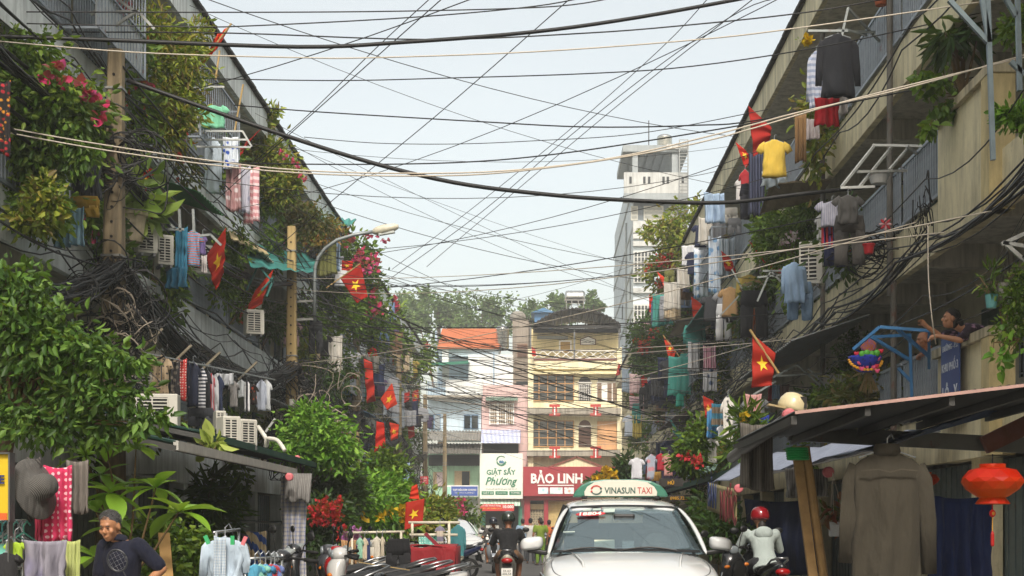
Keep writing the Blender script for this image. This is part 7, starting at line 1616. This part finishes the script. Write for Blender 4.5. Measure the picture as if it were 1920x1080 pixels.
        mb = MB().prism(prof, Matrix.Translation((0, y+.1, 1.70)) @ Matrix.Rotation(R(90), 4, 'X'), .22); sg = o('roof_sign', mb, M('sign_taxi_green', '3f7a66', .35, .06), bev=.02)
        prof = [(-.42,.012), (-.425,.06), (-.39,.12), (-.31,.17), (-.16,.195), (.16,.195), (.31,.17), (.39,.12), (.425,.06), (.42,.012)]
        mb = MB().prism(prof, Matrix.Translation((0, y-.124, 1.70)) @ Matrix.Rotation(R(90), 4, 'X'), .006); o('sign_face', mb, M('sign_face', 'd6d2c4', .4, .04), sg)
        for s_, x, wd_, m_ in (('VINASUN', -.01, .36, M('taxi_letter_green', '3d5a52', .5)), ('TAXI', .28, .17, M('taxi_letter_red', 'b83a36', .5))):
            q = text('lettering', s_, m_, None, (x, y-.133, 1.775), wd_, th=.004, bold=.02 if s_ != 'TAXI' else .0, height=.075); q.parent = sg
        mb = MB()
        for k in range(8): a = math.pi*(.15+k*.13); mb.bar((-.285+.06*math.cos(a), y-.133, 1.78+.05*math.sin(a)), (-.285+.06*math.cos(a+.42), y-.133, 1.78+.05*math.sin(a+.42)), .004, .012+.012*k/8)
        o('logo_swirl', mb, M('taxi_letter_red', 'b83a36'), sg); mb = MB()
        for k in range(8): a = math.pi*(1.15+k*.13); mb.bar((-.285+.06*math.cos(a), y-.134, 1.78+.05*math.sin(a)), (-.285+.06*math.cos(a+.42), y-.134, 1.78+.05*math.sin(a+.42)), .004, .012+.012*k/8)
        o('logo_swirl', mb, M('taxi_letter_green', '3d5a52'), sg)
        mb = MB(); [mb.box((x, y, 1.695), (.06,.3,.03)) for x in (-.42, .42)]; o('sign_foot', mb, plastic, sg)
    return t
car('taxi', 'white people-carrier taxi facing us with a green and white roof sign', 'taxi', (.92, 14.1, 0), 0, True)
car('parked_car', 'white car parked on the left with a sunshade behind its windscreen', 'car', (-3.1, 56, 0), .25, False)
# ============================================================ motorbikes
def motorbike(label, loc, yaw, col, lean=0, seatcol='1a1a1c', box=False, mirrors=True, group='motorbikes'):
    t = thing('motorbike', label, 'motorbike', loc, group); t.rotation_euler = (0, lean, yaw)
    pm = M('bike_'+col, col, .25, .05, 3, coat=.5); dk = plastic; sm = M('seat_'+seatcol, seatcol, .6)
    def o(nm, mb, m, par=None, s=False, bev=0): return ob(nm, mb, m, par or t, smooth=s, world=False, bevel=bev)
    for y, r_ in ((-.64,.275), (.62,.275)):
        prof = [(r_-.075,-.035), (r_-.02,-.04), (r_,-.02), (r_,.02), (r_-.02,.04), (r_-.075,.035)]; mb = MB().lathe(prof, (0,y,r_), 22, Matrix.Rotation(R(90), 3, 'Y'), cap=False); mb.loft([[V((x, y+rr_*math.cos(a*.2856), r_+rr_*math.sin(a*.2856))) for a in range(22)] for rr_, x in ((r_-.075,.035), (r_-.075,-.035))], False); w_ = o('wheel', mb, tyre, None, True)
        mb = MB(); [mb.bar((0, y, r_), (0, y+(r_-.07)*math.cos(a), r_+(r_-.07)*math.sin(a)), .03, .035) for a in [k*1.2566 for k in range(5)]]; mb.lathe([(.05,-.06), (.05,.06)], (0,y,r_), 10, Matrix.Rotation(R(90), 3, 'Y')); o('rim', mb, alloy, w_)
    mb = MB(); [mb.tube([(s*.075,-.64,.275), (s*.075,-.52,.62), (s*.05,-.42,.92)], .022, 7) for s in (-1, 1)]; o('fork', mb, alloy, None, True)
    mb = MB(); mb.sheet(lambda u, v: V(((v-.5)*.13, -.64+.31*math.cos(.5+u*1.9), .275+.31*math.sin(.5+u*1.9))), 12, 3, .012); o('front_fender', mb, pm, None, True)
    # leg shield and nose
    rings = []
    for z, y, w_, dp_ in ((.36,-.28,.13,.06), (.5,-.36,.2,.07), (.7,-.44,.24,.09), (.86,-.46,.2,.11), (.98,-.44,.15,.12), (1.06,-.38,.1,.08)): rings.append([V((w_*math.cos(a*.5236), y+dp_*math.sin(a*.5236), z)) for a in range(12)])
    mb = MB().loft(rings); sub(o('leg_shield', mb, pm), 1)
    mb = MB().box((0,-.02,.3), (.3,.5,.06)); o('footboard', mb, dk, bev=.02)
    rings = []
    for y, z, w_, h_ in ((.0,.5,.1,.16), (.15,.56,.15,.2), (.4,.66,.165,.17), (.65,.74,.14,.13), (.85,.8,.1,.09), (.96,.84,.05,.05)): rings.append([V((w_*math.cos(a*.5236), y, z+h_*math.sin(a*.5236)*(.9 if a < 6 else 1))) for a in range(12)])
    mb = MB().loft(rings); sub(o('tail_body', mb, pm), 1)
    rings = []
    for y, z, w_ in ((-.02,.72,.07), (.12,.76,.12), (.35,.8,.135), (.6,.85,.12), (.78,.88,.08)): rings.append([V((-w_,y,z-.05)), V((-w_*1.02,y,z)), V((-w_*.7,y,z+.035)), V((w_*.7,y,z+.035)), V((w_*1.02,y,z)), V((w_,y,z-.05))])
    mb = MB().loft(rings); sub(o('seat', mb, sm), 1)
    mb = MB().tube([(-.1,.55,.84), (-.11,.8,.92), (-.06,.95,.95), (.06,.95,.95), (.11,.8,.92), (.1,.55,.84)], .014, 7); o('grab_rail', mb, alloy, None, True)
    mb = MB().ball((0,.95,.77), (.1,.06,.05), 14, 8); o('tail_light', mb, M('tail_red', '9a1214', .2), None, True)
    mb = MB(); mb.sheet(lambda u, v: V(((u-.5)*.17, .86+.12*v, .72-.28*v)), 6, 4, .012); o('rear_fender', mb, dk)
    mb = MB().box((0,1.0,.57), (.19,.01,.14)); pq = o('number_plate', mb, whitep); q = text('lettering', random.choice(['59-X2', '59-V1', '59-K3']), plastic, None, (0,1.008,.595), .13, right=(-1,0,0), th=.002); q.parent = pq; q = text('lettering', '%03d.%02d' % (random.randrange(100, 999), random.randrange(99)), plastic, None, (0,1.008,.545), .15, right=(-1,0,0), th=.002); q.parent = pq
    mb = MB().tube([(.13,.1,.3), (.15,.5,.32), (.15,.9,.36)], [.03,.05,.045], 10); o('exhaust', mb, steel, None, True)
    mb = MB().box((0,.28,.36), (.18,.34,.22)); o('engine', mb, METAL('engine', '55585a', .5, .6), bev=.03)
    mb = MB().tube([(-.34,-.24,1.06), (-.2,-.34,1.07), (0,-.38,1.05), (.2,-.34,1.07), (.34,-.24,1.06)], .014, 7); hb = o('handlebar', mb, dk, None, True)
    for s in (-1, 1): mb = MB().tube([(s*.24,-.315,1.065), (s*.35,-.23,1.06)], .02, 8); o('grip', mb, M('grip', '0f0f10', .8), hb, True)
    rings = []
    for y, w_, h_ in ((-.5,.06,.05), (-.47,.11,.08), (-.4,.13,.09), (-.32,.1,.06)): rings.append([V((w_*math.cos(a*.5236), y, 1.06+h_*math.sin(a*.5236))) for a in range(12)])
    mb = MB().loft(rings); pod = sub(o('headlight_pod', mb, pm), 1); mb = MB().ball((0,-.49,1.06), (.075,.03,.055), 12, 7); o('headlight', mb, GLASS('lamp_clear', '8a9296', .08), pod, True)
    mb = MB().box((0,-.33,1.115), (.13,.08,.02), Matrix.Rotation(.5, 3, 'X')); o('speedometer', mb, GLASS('dial', '9aa0a0', .15), pod)
    mb = MB(); mb.loft([[V((w_*math.cos(a*.6283), y, z+.0)) + V((0, -.012*math.sin(a*.6283), .035*math.sin(a*.6283))) for a in range(10)] for z, y, w_ in ((.5,-.44,.03), (.66,-.53,.07), (.8,-.575,.1), (.9,-.58,.06))]); o('front_panel', mb, dk)
    for s in (-1, 1): mb = MB().ball((s*.15,-.52,.86), (.045,.03,.025), 8, 6); o('indicator', mb, M('amber', 'c8701c', .2), None, True)
    if mirrors:
        for s in (-1, 1):
            mb = MB().tube([(s*.2,-.33,1.07), (s*.24,-.33,1.2), (s*.3,-.31,1.27)], .007, 5); m_ = o('mirror', mb, dk); mb = MB().ball((s*.31,-.31,1.3), (.065,.02,.045), 10, 7); o('mirror_head', mb, dk, m_, True)
    return t
motorbike('scooter with cream tail ridden away from us beside the taxi', (-.60, 25.4, 0), math.pi, 'a8a494', box=False)
motorbike('silver scooter ridden toward us by the woman in grey', (-1.42, 41.8, 0), 0.05, '9aa2aa')
PK = 'motorbikes parked on the left'
motorbike('black scooter parked nearest us at bottom left, dial facing up', (-2.38, 14.4, 0), -.75, '1c1d20', .12, group=PK)
motorbike('red and silver motorbike parked behind the nearest black scooter', (-2.0, 16.6, 0), -1.25, '9a1c22', .1, group=PK)
motorbike('white motorbike with red tail parked across the left kerb', (-1.75, 15.3, 0), -1.45, 'b8b8b6', .1, group=PK)
motorbike('black motorbike parked by the flowering bush', (-2.9, 18.6, 0), -1.0, '202226', .1, group=PK)
motorbike('dark grey motorbike parked left of the black trousers', (-2.3, 18.0, 0), -1.3, '3a3c40', .1, group=PK)
motorbike('dark blue scooter parked in front of the white car', (-2.45, 36.5, 0), -1.1, '1c2440', .1, group=PK)
motorbike('black scooter parked behind the teal raincoat', (-2.75, 30, 0), -.6, '1b1b1c', .1, group=PK)
motorbike('white scooter parked beside the covered cart', (-2.6, 24.5, 0), -.9, 'b4b0a4', .1, group=PK)
motorbike('black scooter parked right of the taxi bonnet', (2.32, 18.7, 0), .5, '1b1c1e', -.1, group='motorbikes parked on the right')
motorbike('dark scooter under the woman in the red helmet', (2.98, 19.2, 0), math.pi+.12, '23262a', 0, group='motorbikes parked on the right')
motorbike('dark scooter waiting at the far crossing behind the taxi mirror', (.02, 54, 0), .3, '2a2c2e')
motorbike('black scooter parked at the bottom right corner', (3.3, 9.7, 0), .5, '17181a', .1, mirrors=True, group='motorbikes parked on the right')
mb = MB().box((-1.72, 15.35, .93), (.55,.3,.008), Matrix.Rotation(.25, 3, 'Z') @ Matrix.Rotation(.16, 3, 'Y')); o_ = ob('cover_board', mb, M('cardboard', 'a8905e', .8)); tag(o_, 'pale cardboard sheet lying over the white motorbike seat', 'board')
# ============================================================ people
skinm = {}
def SKIN(h):
    n = 'skin_'+h
    if n in MATS: return MATS[n]
    t = NT(n); c = srgb(h); b = t.ramp(t.noise(9), [(.3, sc(c, .88)), (.7, sc(c, 1.08))]); t.done(.5, 0, b); t.p.inputs['Subsurface Weight'].default_value = .12; t.p.inputs['Subsurface Radius'].default_value = (.02,.008,.004); MATS[n] = t.m; return t.m
def limb(mb, pts, rs, n=10, sq=None):
    """closed tapered limb; sq: (side vector, factor) flattens it"""
    pts = [V(p) for p in pts]; P2, R2 = [], []
    d0 = (pts[0]-pts[1]).normalized(); P2 += [pts[0]+d0*rs[0]*.95, pts[0]+d0*rs[0]*.6]; R2 += [rs[0]*.25, rs[0]*.78]
    P2 += pts; R2 += rs
    d1 = (pts[-1]-pts[-2]).normalized(); P2 += [pts[-1]+d1*rs[-1]*.6, pts[-1]+d1*rs[-1]*.95]; R2 += [rs[-1]*.78, rs[-1]*.25]
    mb.tube(P2, R2, n)
def trunk(mb, secs, n=14):
    """secs: (centre, half width along x, half depth along y, axis-x vector, axis-y vector)"""
    mb.loft([[c+ax*wx*math.cos(2*math.pi*k/n)+ay*wy*math.sin(2*math.pi*k/n) for k in range(n)] for c, wx, wy, ax, ay in secs])
def person(label, J, colors, voxel=.02, loc=(0,0,0), yaw=0, hair='short', head_yaw=0, head_pitch=0, helmet=None, sleeve=.5, legs='long', top='shirt', scale=1.0, shirtm=None, hairc='2a2624', female=False, fingers=False, name='person', group=None, shoe='2a2622', bare=False):
    t = thing(name, label, 'person', loc, group); t.rotation_euler = (0,0,yaw); t.scale = (scale,)*3
    J = {k: V(v) for k, v in J.items()}; sk = SKIN(colors['skin']); mid = (J['sl']+J['sr'])/2; pel = (J['hl']+J['hr'])/2
    ax = (J['sr']-J['sl']).normalized(); up = (mid-pel).normalized(); ay = up.cross(ax).normalized()   # ay: forward when facing +y
    hx = (J['hr']-J['hl']).normalized(); sw = (J['sr']-J['sl']).length/2
    Hm = Matrix.Rotation(head_yaw, 3, 'Z') @ Matrix.Rotation(head_pitch, 3, 'X'); hc = J['head']
    body = MB()
    hp = lambda x, y, z: hc+Hm @ V((x, y, z))
    body.ball(hc+Hm @ V((0,-.012,.025)), (.077,.097,.098), 16, 10, Hm); body.ball(hp(0,.022,-.045), (.06,.07,.085), 14, 9, Hm); body.ball(hp(0,.055,-.098), (.03,.03,.024), 10, 6, Hm)
    body.ball(hp(0,.097,-.022), (.014,.022,.026), 8, 6, Hm); body.ball(hp(0,.105,-.033), (.019,.014,.012), 8, 5, Hm); body.ball(hp(0,.088,-.072), (.026,.012,.011), 8, 5, Hm); body.ball(hp(0,.082,.028), (.05,.014,.012), 10, 5, Hm)
    for s in (-1, 1): body.ball(hp(s*.08,-.008,-.015), (.012,.024,.034), 8, 6, Hm); body.ball(hp(s*.045,.066,-.03), (.024,.022,.024), 8, 6, Hm)
    limb(body, [hp(0,-.02,-.06), mid+up*.02], [.052,.06])
    tw_ = 1 if not female else .93
    secs = [(pel-up*.06, .14, .1, hx, ay), (pel+up*.02, .155, .11, hx, ay), (pel.lerp(mid, .35), .135*tw_, .1, ax, ay), (pel.lerp(mid, .65), .155*tw_, .115, ax, ay), (mid-up*.08, sw*.98, .11, ax, ay), (mid-up*.005, sw*.85, .085, ax, ay), (mid+up*.045, sw*.45, .06, ax, ay)]
    trunk(body, secs); arms = []
    for s in 'lr':
        S_, E_, W_ = J['s'+s], J['e'+s], J['w'+s]; limb(body, [S_, S_.lerp(E_, .5), E_], [.052,.047,.04]); limb(body, [E_, E_.lerp(W_, .3), W_], [.04,.04,.027])
        hd = J.get('n'+s, W_+(W_-E_).normalized()*.09); dv = (hd-W_).normalized(); sv = dv.cross(V((.3,.2,1))).normalized(); nv = sv.cross(dv)
        limb(body, [W_, W_+dv*.075], [.03,.036], 8)
        for k in range(4):
            b0 = W_+dv*.08+sv*(k-1.5)*.019; L = (.068,.078,.073,.055)[k]; cr = .6 if not fingers else .9
            limb(body, [b0, b0+dv*L*.5-nv*.012*cr, b0+dv*L*.8-nv*.045*cr], [.0095,.009,.0075], 6)
        b0 = W_+dv*.03+sv*.035; limb(body, [b0, b0+dv*.035+sv*.022-nv*.01, b0+dv*.065+sv*.022-nv*.025], [.011,.01,.008], 6)
        H_, K_, A_ = J['h'+s], J['k'+s], J['a'+s]; limb(body, [H_, H_.lerp(K_, .5), K_], [.085,.075,.055]); limb(body, [K_, K_.lerp(A_, .35), A_], [.055,.056,.036]); arms.append((S_, E_, W_, H_, K_, A_))
        T_ = J.get('t'+s, A_+V((0,.16,-.03))); limb(body, [A_-V((0,0,.02)), T_], [.035,.032])
    def rem(o, v, sm=4):
        m = o.modifiers.new('remesh', 'REMESH'); m.mode = 'VOXEL'; m.voxel_size = v; m.use_smooth_shade = True; q = o.modifiers.new('smooth', 'SMOOTH'); q.factor = .5; q.iterations = sm; return o
    def o(nm, mb, m, s=True): return ob(nm, mb, m, t, smooth=s, world=False)
    rem(o('body', body, sk), voxel, 3)
    e = .018
    if not bare:
        mb = MB(); ss = [(c, wx+e, wy+e, a, b) for c, wx, wy, a, b in secs]; ss[0] = (pel-up*.1, .17+e, .125+e, hx, ay); trunk(mb, ss, 18)
        for S_, E_, W_, *_ in arms:
            end = S_.lerp(E_, sleeve*2) if sleeve <= .5 else E_.lerp(W_, (sleeve-.5)*2)
            limb(mb, [S_, S_.lerp(end, .5), end] if sleeve <= .5 else [S_, E_, end], [.075,.07,.066] if sleeve <= .5 else [.072,.058,.045])
        rem(o('shirt', mb, shirtm or FAB('shirt_'+colors['top'], colors['top'])), max(voxel, .013), 5)
    mb = MB(); trunk(mb, [(pel-up*.11, .165, .125, hx, ay), (pel-up*.02, .172, .128, hx, ay), (pel+up*.06, .165, .12, hx, ay)])
    for *_, H_, K_, A_ in arms:
        if legs == 'long': limb(mb, [H_, H_.lerp(K_, .5), K_], [.105,.095,.075]); limb(mb, [K_, K_.lerp(A_, .5), A_+V((0,0,.03))], [.075,.07,.06])
        else: limb(mb, [H_, H_.lerp(K_, .5), K_.lerp(H_, .08)], [.108,.102,.09])
    rem(o('trousers' if legs == 'long' else 'shorts', mb, FAB('legs_'+colors['legs'], colors['legs'])), max(voxel, .015), 5)
    for s in 'lr':
        A_ = J['a'+s]; T_ = J.get('t'+s, A_+V((0,.16,-.03))); mb = MB(); mb.bar(A_+V((0,-.05,-.062)), T_+V((0,.03,-.035)), .09, .03); o('sandal', mb, M('shoe'+shoe, shoe, .7), False)
    hm = M('hair_'+hairc, hairc, .6, .3, 40, bump=.6)
    if hair != 'bald' and not helmet:
        mb = MB(); mb.ball(hp(0,-.02,.038), (.0815,.1,.09), 18, 10, Hm)
        if hair in ('long', 'bun'): mb.ball(hp(0,-.06,-.03), (.075,.06,.1), 12, 8, Hm)
        if hair == 'bun': mb.ball(hp(0,-.13,-.05), (.055,.05,.06), 12, 8, Hm)
        if hair == 'short': mb.ball(hp(0,-.055,-.01), (.076,.06,.07), 12, 8, Hm)
        q = o('hair', mb, hm); b = bmesh.new(); b.from_mesh(q.data)
        Hi = Hm.inverted()
        for v in b.verts:
            l_ = Hi @ (v.co-hc)
            if l_.y > .03 and l_.z < .075: v.co = hc+Hm @ V((l_.x*.93, min(l_.y, .062), max(l_.z, .068)))
        b.to_mesh(q.data); b.free()
        if voxel < .012:
            N_ = 4200; th_ = rng.uniform(-math.pi, math.pi, N_); ph_ = rng.uniform(-.25, 1.5, N_); n0 = np.stack([np.cos(ph_)*np.sin(th_), np.cos(ph_)*np.cos(th_), np.sin(ph_)], 1)
            keep = ~((n0[:, 1] > .3) & (n0[:, 2] < .38)); n0 = n0[keep]; pp = n0*np.array([.083,.1,.09])+np.array([0,-.018,.04]); dd = n0*.12+np.array([0,-.5,-.35])+rng.normal(size=n0.shape)*.25; dd[n0[:, 1] > .1] += np.array([.5,.5,.4])
            Hn = np.array(Hm); pp = pp @ Hn.T+np.array(hc); dd = dd @ Hn.T; v_, f_ = leaf_arrays(pp, dd, rng.uniform(.008, .016, len(pp)), .14)
            hs_ = link('hair_strands', np_mesh('hair_strands', v_, f_, [LEAF('strand_'+hairc, [hairc, '8a8a88' if hairc == '4c4c4e' else '2a2422', '2c2b2a' if hairc == '4c4c4e' else '141110'], .6, .02)]), t); hs_['kind'] = 'stuff'
        n_ = q.modifiers.new('sub', 'SUBSURF'); n_.render_levels = 1; n_.levels = 1
    for s in (-1, 1):
        mb = MB().ball(hp(s*.031,.0855,.0), (.0115,.005,.0036), 10, 6, Hm); o('eye', mb, M('eye_dark', '2a1c16', .3)); mb = MB().ball(hp(s*.033,.0895,.021), (.018,.004,.003), 8, 5, Hm); o('eyebrow', mb, hm)
    if helmet:
        hs = MB(); prof = [(.132,-.05), (.14,.0), (.135,.06), (.108,.115), (.06,.148), (.005,.158)]; hs.lathe(prof, hc+Hm @ V((0,-.015,.02)), 22, Hm @ Matrix.Diagonal((.95,1.08,1)).to_3x3()); h_ = sub(o('helmet', hs, M('helmet_'+helmet, helmet, .2, .1, 6, coat=.6)), 1)
        mb = MB(); mb.sheet(lambda u, v: hp((u-.5)*.2, .11+.07*v*math.sin(math.pi*u), .03-.025*v), 8, 3, .008); q = ob('visor', mb, plastic, h_, world=False); mb = MB().tube([hp(-.09,.0,-.02), hp(-.07,.03,-.11), hp(0,.045,-.135), hp(.07,.03,-.11), hp(.09,0,-.02)], .008, 5); q = ob('strap', mb, plastic, h_, world=False)
    return t
def stand(h=1.0): return dict(sl=(-.19,0,1.36), sr=(.19,0,1.36), head=(0,.03,1.56), hl=(-.09,0,.9), hr=(.09,0,.9), kl=(-.1,.03,.48), kr=(.1,.03,.48), al=(-.11,0,.08), ar=(.11,0,.08), el=(-.27,-.02,1.08), er=(.27,-.02,1.08), wl=(-.26,.06,.83), wr=(.26,.06,.83))
def ride(): return dict(sl=(-.2,.03,1.26), sr=(.2,.03,1.26), head=(0,.09,1.46), hl=(-.1,-.2,.86), hr=(.1,-.2,.86), kl=(-.2,.22,.76), kr=(.2,.22,.76), al=(-.17,.14,.36), ar=(.17,.14,.36), el=(-.3,.14,1.03), er=(.3,.14,1.03), wl=(-.31,.38,1.07), wr=(.31,.38,1.07), nl=(-.29,.46,1.06), nr=(.29,.46,1.06))
# man in navy shirt, hand on hip, racket in the other hand
J = stand(); J.update(head=(.02,.15,1.485), sl=(-.17,.02,1.32), sr=(.17,.05,1.31), el=(-.33,-.1,1.12), wl=(-.2,.0,.97), nl=(-.13,.06,.93), er=(.2,.1,1.03), wr=(.1,.32,.98), nr=(.04,.38,.99))
man = person('grey-haired man in navy polo shirt, hand on hip, holding a racket', J, dict(skin='b88460', top='10152a', legs='3a3a3c'), .009, P(232, 988, 11.0)*1 if False else V((P(230,988,11).x, 11.05, 0)), R(152), 'short', .25, -.28, sleeve=.42, hairc='4c4c4e', fingers=True, scale=.915)
mb = MB(); nk = V((.02,.06,1.375))
mb.loft([[nk+Matrix.Rotation(.25, 3, 'X') @ V((r_*math.cos(a*.4488), r_*1.05*math.sin(a*.4488), z)) for a in range(14)] for r_, z in ((.075,-.03), (.072,.01), (.066,.035), (.08,.02), (.088,-.02))], False); ob('collar', mb, FAB('shirt_10152a', '10152a'), man, smooth=True, world=False)
# racket: its own thing, held upright in front of him
c = P(220, 1051, 10.55); t = thing('badminton_racket', 'badminton racket with dark oval frame held in front of the navy shirt', 'racket', c); tl = Matrix.Rotation(R(-28), 3, 'Y'); k = 10.55/F
ov = [c+tl @ V((17.5*k*math.cos(a*.2094), 0, 21*k*math.sin(a*.2094))) for a in range(31)]
mb = MB().tube(ov, .0075, 6); ob('frame', mb, M('racket_dark', '3a3c40', .3), t, smooth=True); mb = MB()
for q in range(-7, 8):
    x = q*2.2*k; z = 21*k*math.sqrt(max(0, 1-(x/(17.5*k))**2)); q % 3 or mb.tube([c+tl @ V((x,0,-z)), c+tl @ V((x,0,z))], .0005, 3)
    z = q*2.7*k; x = 17.5*k*math.sqrt(max(0, 1-(z/(21*k))**2)); q % 3 or mb.tube([c+tl @ V((-x,0,z)), c+tl @ V((x,0,z))], .0005, 3)
q = ob('strings', mb, M('string_white', 'c8c8c8', .5), t, fix=False); q['kind'] = 'stuff'
e_ = c+tl @ V((0,0,-21*k)); g_ = c+tl @ V((0,0,-21*k-.2)); mb = MB().tube([e_, g_], .005, 6); ob('shaft', mb, M('racket_dark', '3a3c40'), t); mb = MB().tube([g_, g_+tl @ V((0,0,-.14))], .013, 8); ob('handle', mb, M('grip', '0f0f10'), t)
# riders
J = ride(); 
person('rider in black T-shirt and brown shorts seen from behind', J, dict(skin='8a5a3e', top='141518', legs='6a4e36'), .016, (-.60, 25.4+.02, 0), 0, helmet='2a3028', sleeve=.4, legs='short') if False else None
def rider(label, loc, yaw, colors, helmet, legs='long', sleeve=.45, female=False, voxel=.018, hair='short', name='person'):
    # the bike faces -y, the figure +y: turn by half a circle
    return person(label, ride(), colors, voxel, loc, yaw, hair, 0, -.1, helmet, sleeve, legs, female=female, name=name)
rider('rider in black T-shirt, brown shorts and dark helmet, seen from behind', (-.60, 25.42, 0), 0, dict(skin='8a5a3e', top='141518', legs='6a4e36'), '2e3630', 'short', .42)
rider('woman in grey shirt riding toward us, wearing a dark helmet', (-1.42, 41.7, 0), math.pi, dict(skin='9a6848', top='55524f', legs='2c3038'), '1d2230', 'short', .45, True)
w_ = rider('woman in pale hooded jacket and glossy red helmet, back turned', (2.98, 19.3, 0), .12, dict(skin='a8785a', top='a9b4b0', legs='2a2c30'), '8a0f1c', 'long', .95, True, .014)
mb = MB(); mb.ball((0,-.11,1.27), (.13,.05,.09), 14, 8); q = ob('hood', mb, FAB('shirt_a9b4b0', 'a9b4b0'), w_, smooth=True, world=False); mb = MB(); mb.ball((0,-.02,1.36), (.055,.06,.08), 10, 7); ob('hair', mb, M('hair_2a2624', '2a2624'), w_, smooth=True, world=False)
# bikes turned so the near ones face the right way
person('woman in bright green blouse standing beside the taxi mirror', stand(), dict(skin='9a6a4c', top='7a9030', legs='6a8a2a'), .025, (-.05, 50, 0), .3, 'bun', .3, -.1, sleeve=.3, female=True)
person('man in white shirt and dark cap far ahead, back turned', stand(), dict(skin='9a6a4c', top='c4c2be', legs='33363a'), .025, (-.42, 52.5, 0), .1, 'short', sleeve=.4, hairc='1a1c20')
person('person in pale blue shirt behind the white-shirted man', stand(), dict(skin='9a6a4c', top='8aa4bc', legs='33363a'), .03, (-.75, 56, 0), .2, 'short', sleeve=.4)
person('person in orange top partly hidden by the taxi', stand(), dict(skin='9a6a4c', top='c86a3a', legs='4a3a34'), .03, (.28, 55, 0), 0, 'short', sleeve=.4, scale=.97)
# couple on the first-floor gallery
fz = HB[0][1]-.06
J = dict(head=(0,.62,1.17), sl=(-.17,.42,1.02), sr=(.17,.42,1.02), hl=(-.1,-.12,.84), hr=(.1,-.12,.84), kl=(-.1,-.05,.46), kr=(.1,-.05,.46), al=(-.1,-.12,.08), ar=(.1,-.12,.08), el=(-.22,.58,.86), wl=(-.12,.84,.93), nl=(-.1,.93,.9), er=(.26,.66,.98), wr=(.22,.86,1.1), nr=(.2,.94,1.17))
person('woman in dark floral blouse leaning over the parapet, one hand raised', J, dict(skin='a8785a', top='2a1e2c', legs='2a2c34'), .009, (XR+.27, 18.35, fz), R(96), 'bun', -.15, .1, sleeve=.38, female=True, shirtm=FAB('floral_blouse', '2a1e2c', 'print', '9a7a94', 22), hairc='1a1614', fingers=True, shoe='3a3a40')
J = dict(head=(0,.42,1.21), sl=(-.2,.26,1.0), sr=(.2,.26,1.0), hl=(-.1,-.2,.82), hr=(.1,-.2,.82), kl=(-.1,-.1,.45), kr=(.1,-.1,.45), al=(-.1,-.15,.08), ar=(.1,-.15,.08), el=(-.26,.38,.98), wl=(-.02,.42,1.0), nl=(.06,.43,1.0), er=(.26,.38,.98), wr=(.04,.4,1.03), nr=(-.04,.42,1.03))
person('bald bare-chested man resting his chin and arms on the railing', J, dict(skin='a06a4a', top='a06a4a', legs='b8bcc4'), .01, (XR+.36, 20.75, fz), R(100), 'bald', 0, -.12, legs='short', bare=True, fingers=True)
mb = MB().tube(spline([P(1740, 420, 18.5), P(1741, 520, 18.2), P(1748, 600, 17.9), P(1755, 645, 18.1)], 5), .008, 5); tag(ob('pull_rope', mb, cabw, smooth=True), 'pale rope hanging down to the woman\'s raised hand', 'rope')
# ============================================================ thin haze box, added to lift far shadows and soften contrast
def hazem():
    m = bpy.data.materials.new('haze'); m.use_nodes = True; t = m.node_tree; t.nodes.clear(); o = t.nodes.new('ShaderNodeOutputMaterial'); v = t.nodes.new('ShaderNodeVolumePrincipled')
    v.inputs['Color'].default_value = (.92, .95, .97, 1); v.inputs['Density'].default_value = .0011; v.inputs['Anisotropy'].default_value = .0; t.links.new(v.outputs[0], o.inputs['Volume']); return m
mb = MB().box2((-950, -450, -1.3), (950, 1550, 36)); hz = ob('haze', mb, hazem()); hz['kind'] = 'stuff'
S.cycles.volume_bounces = 1
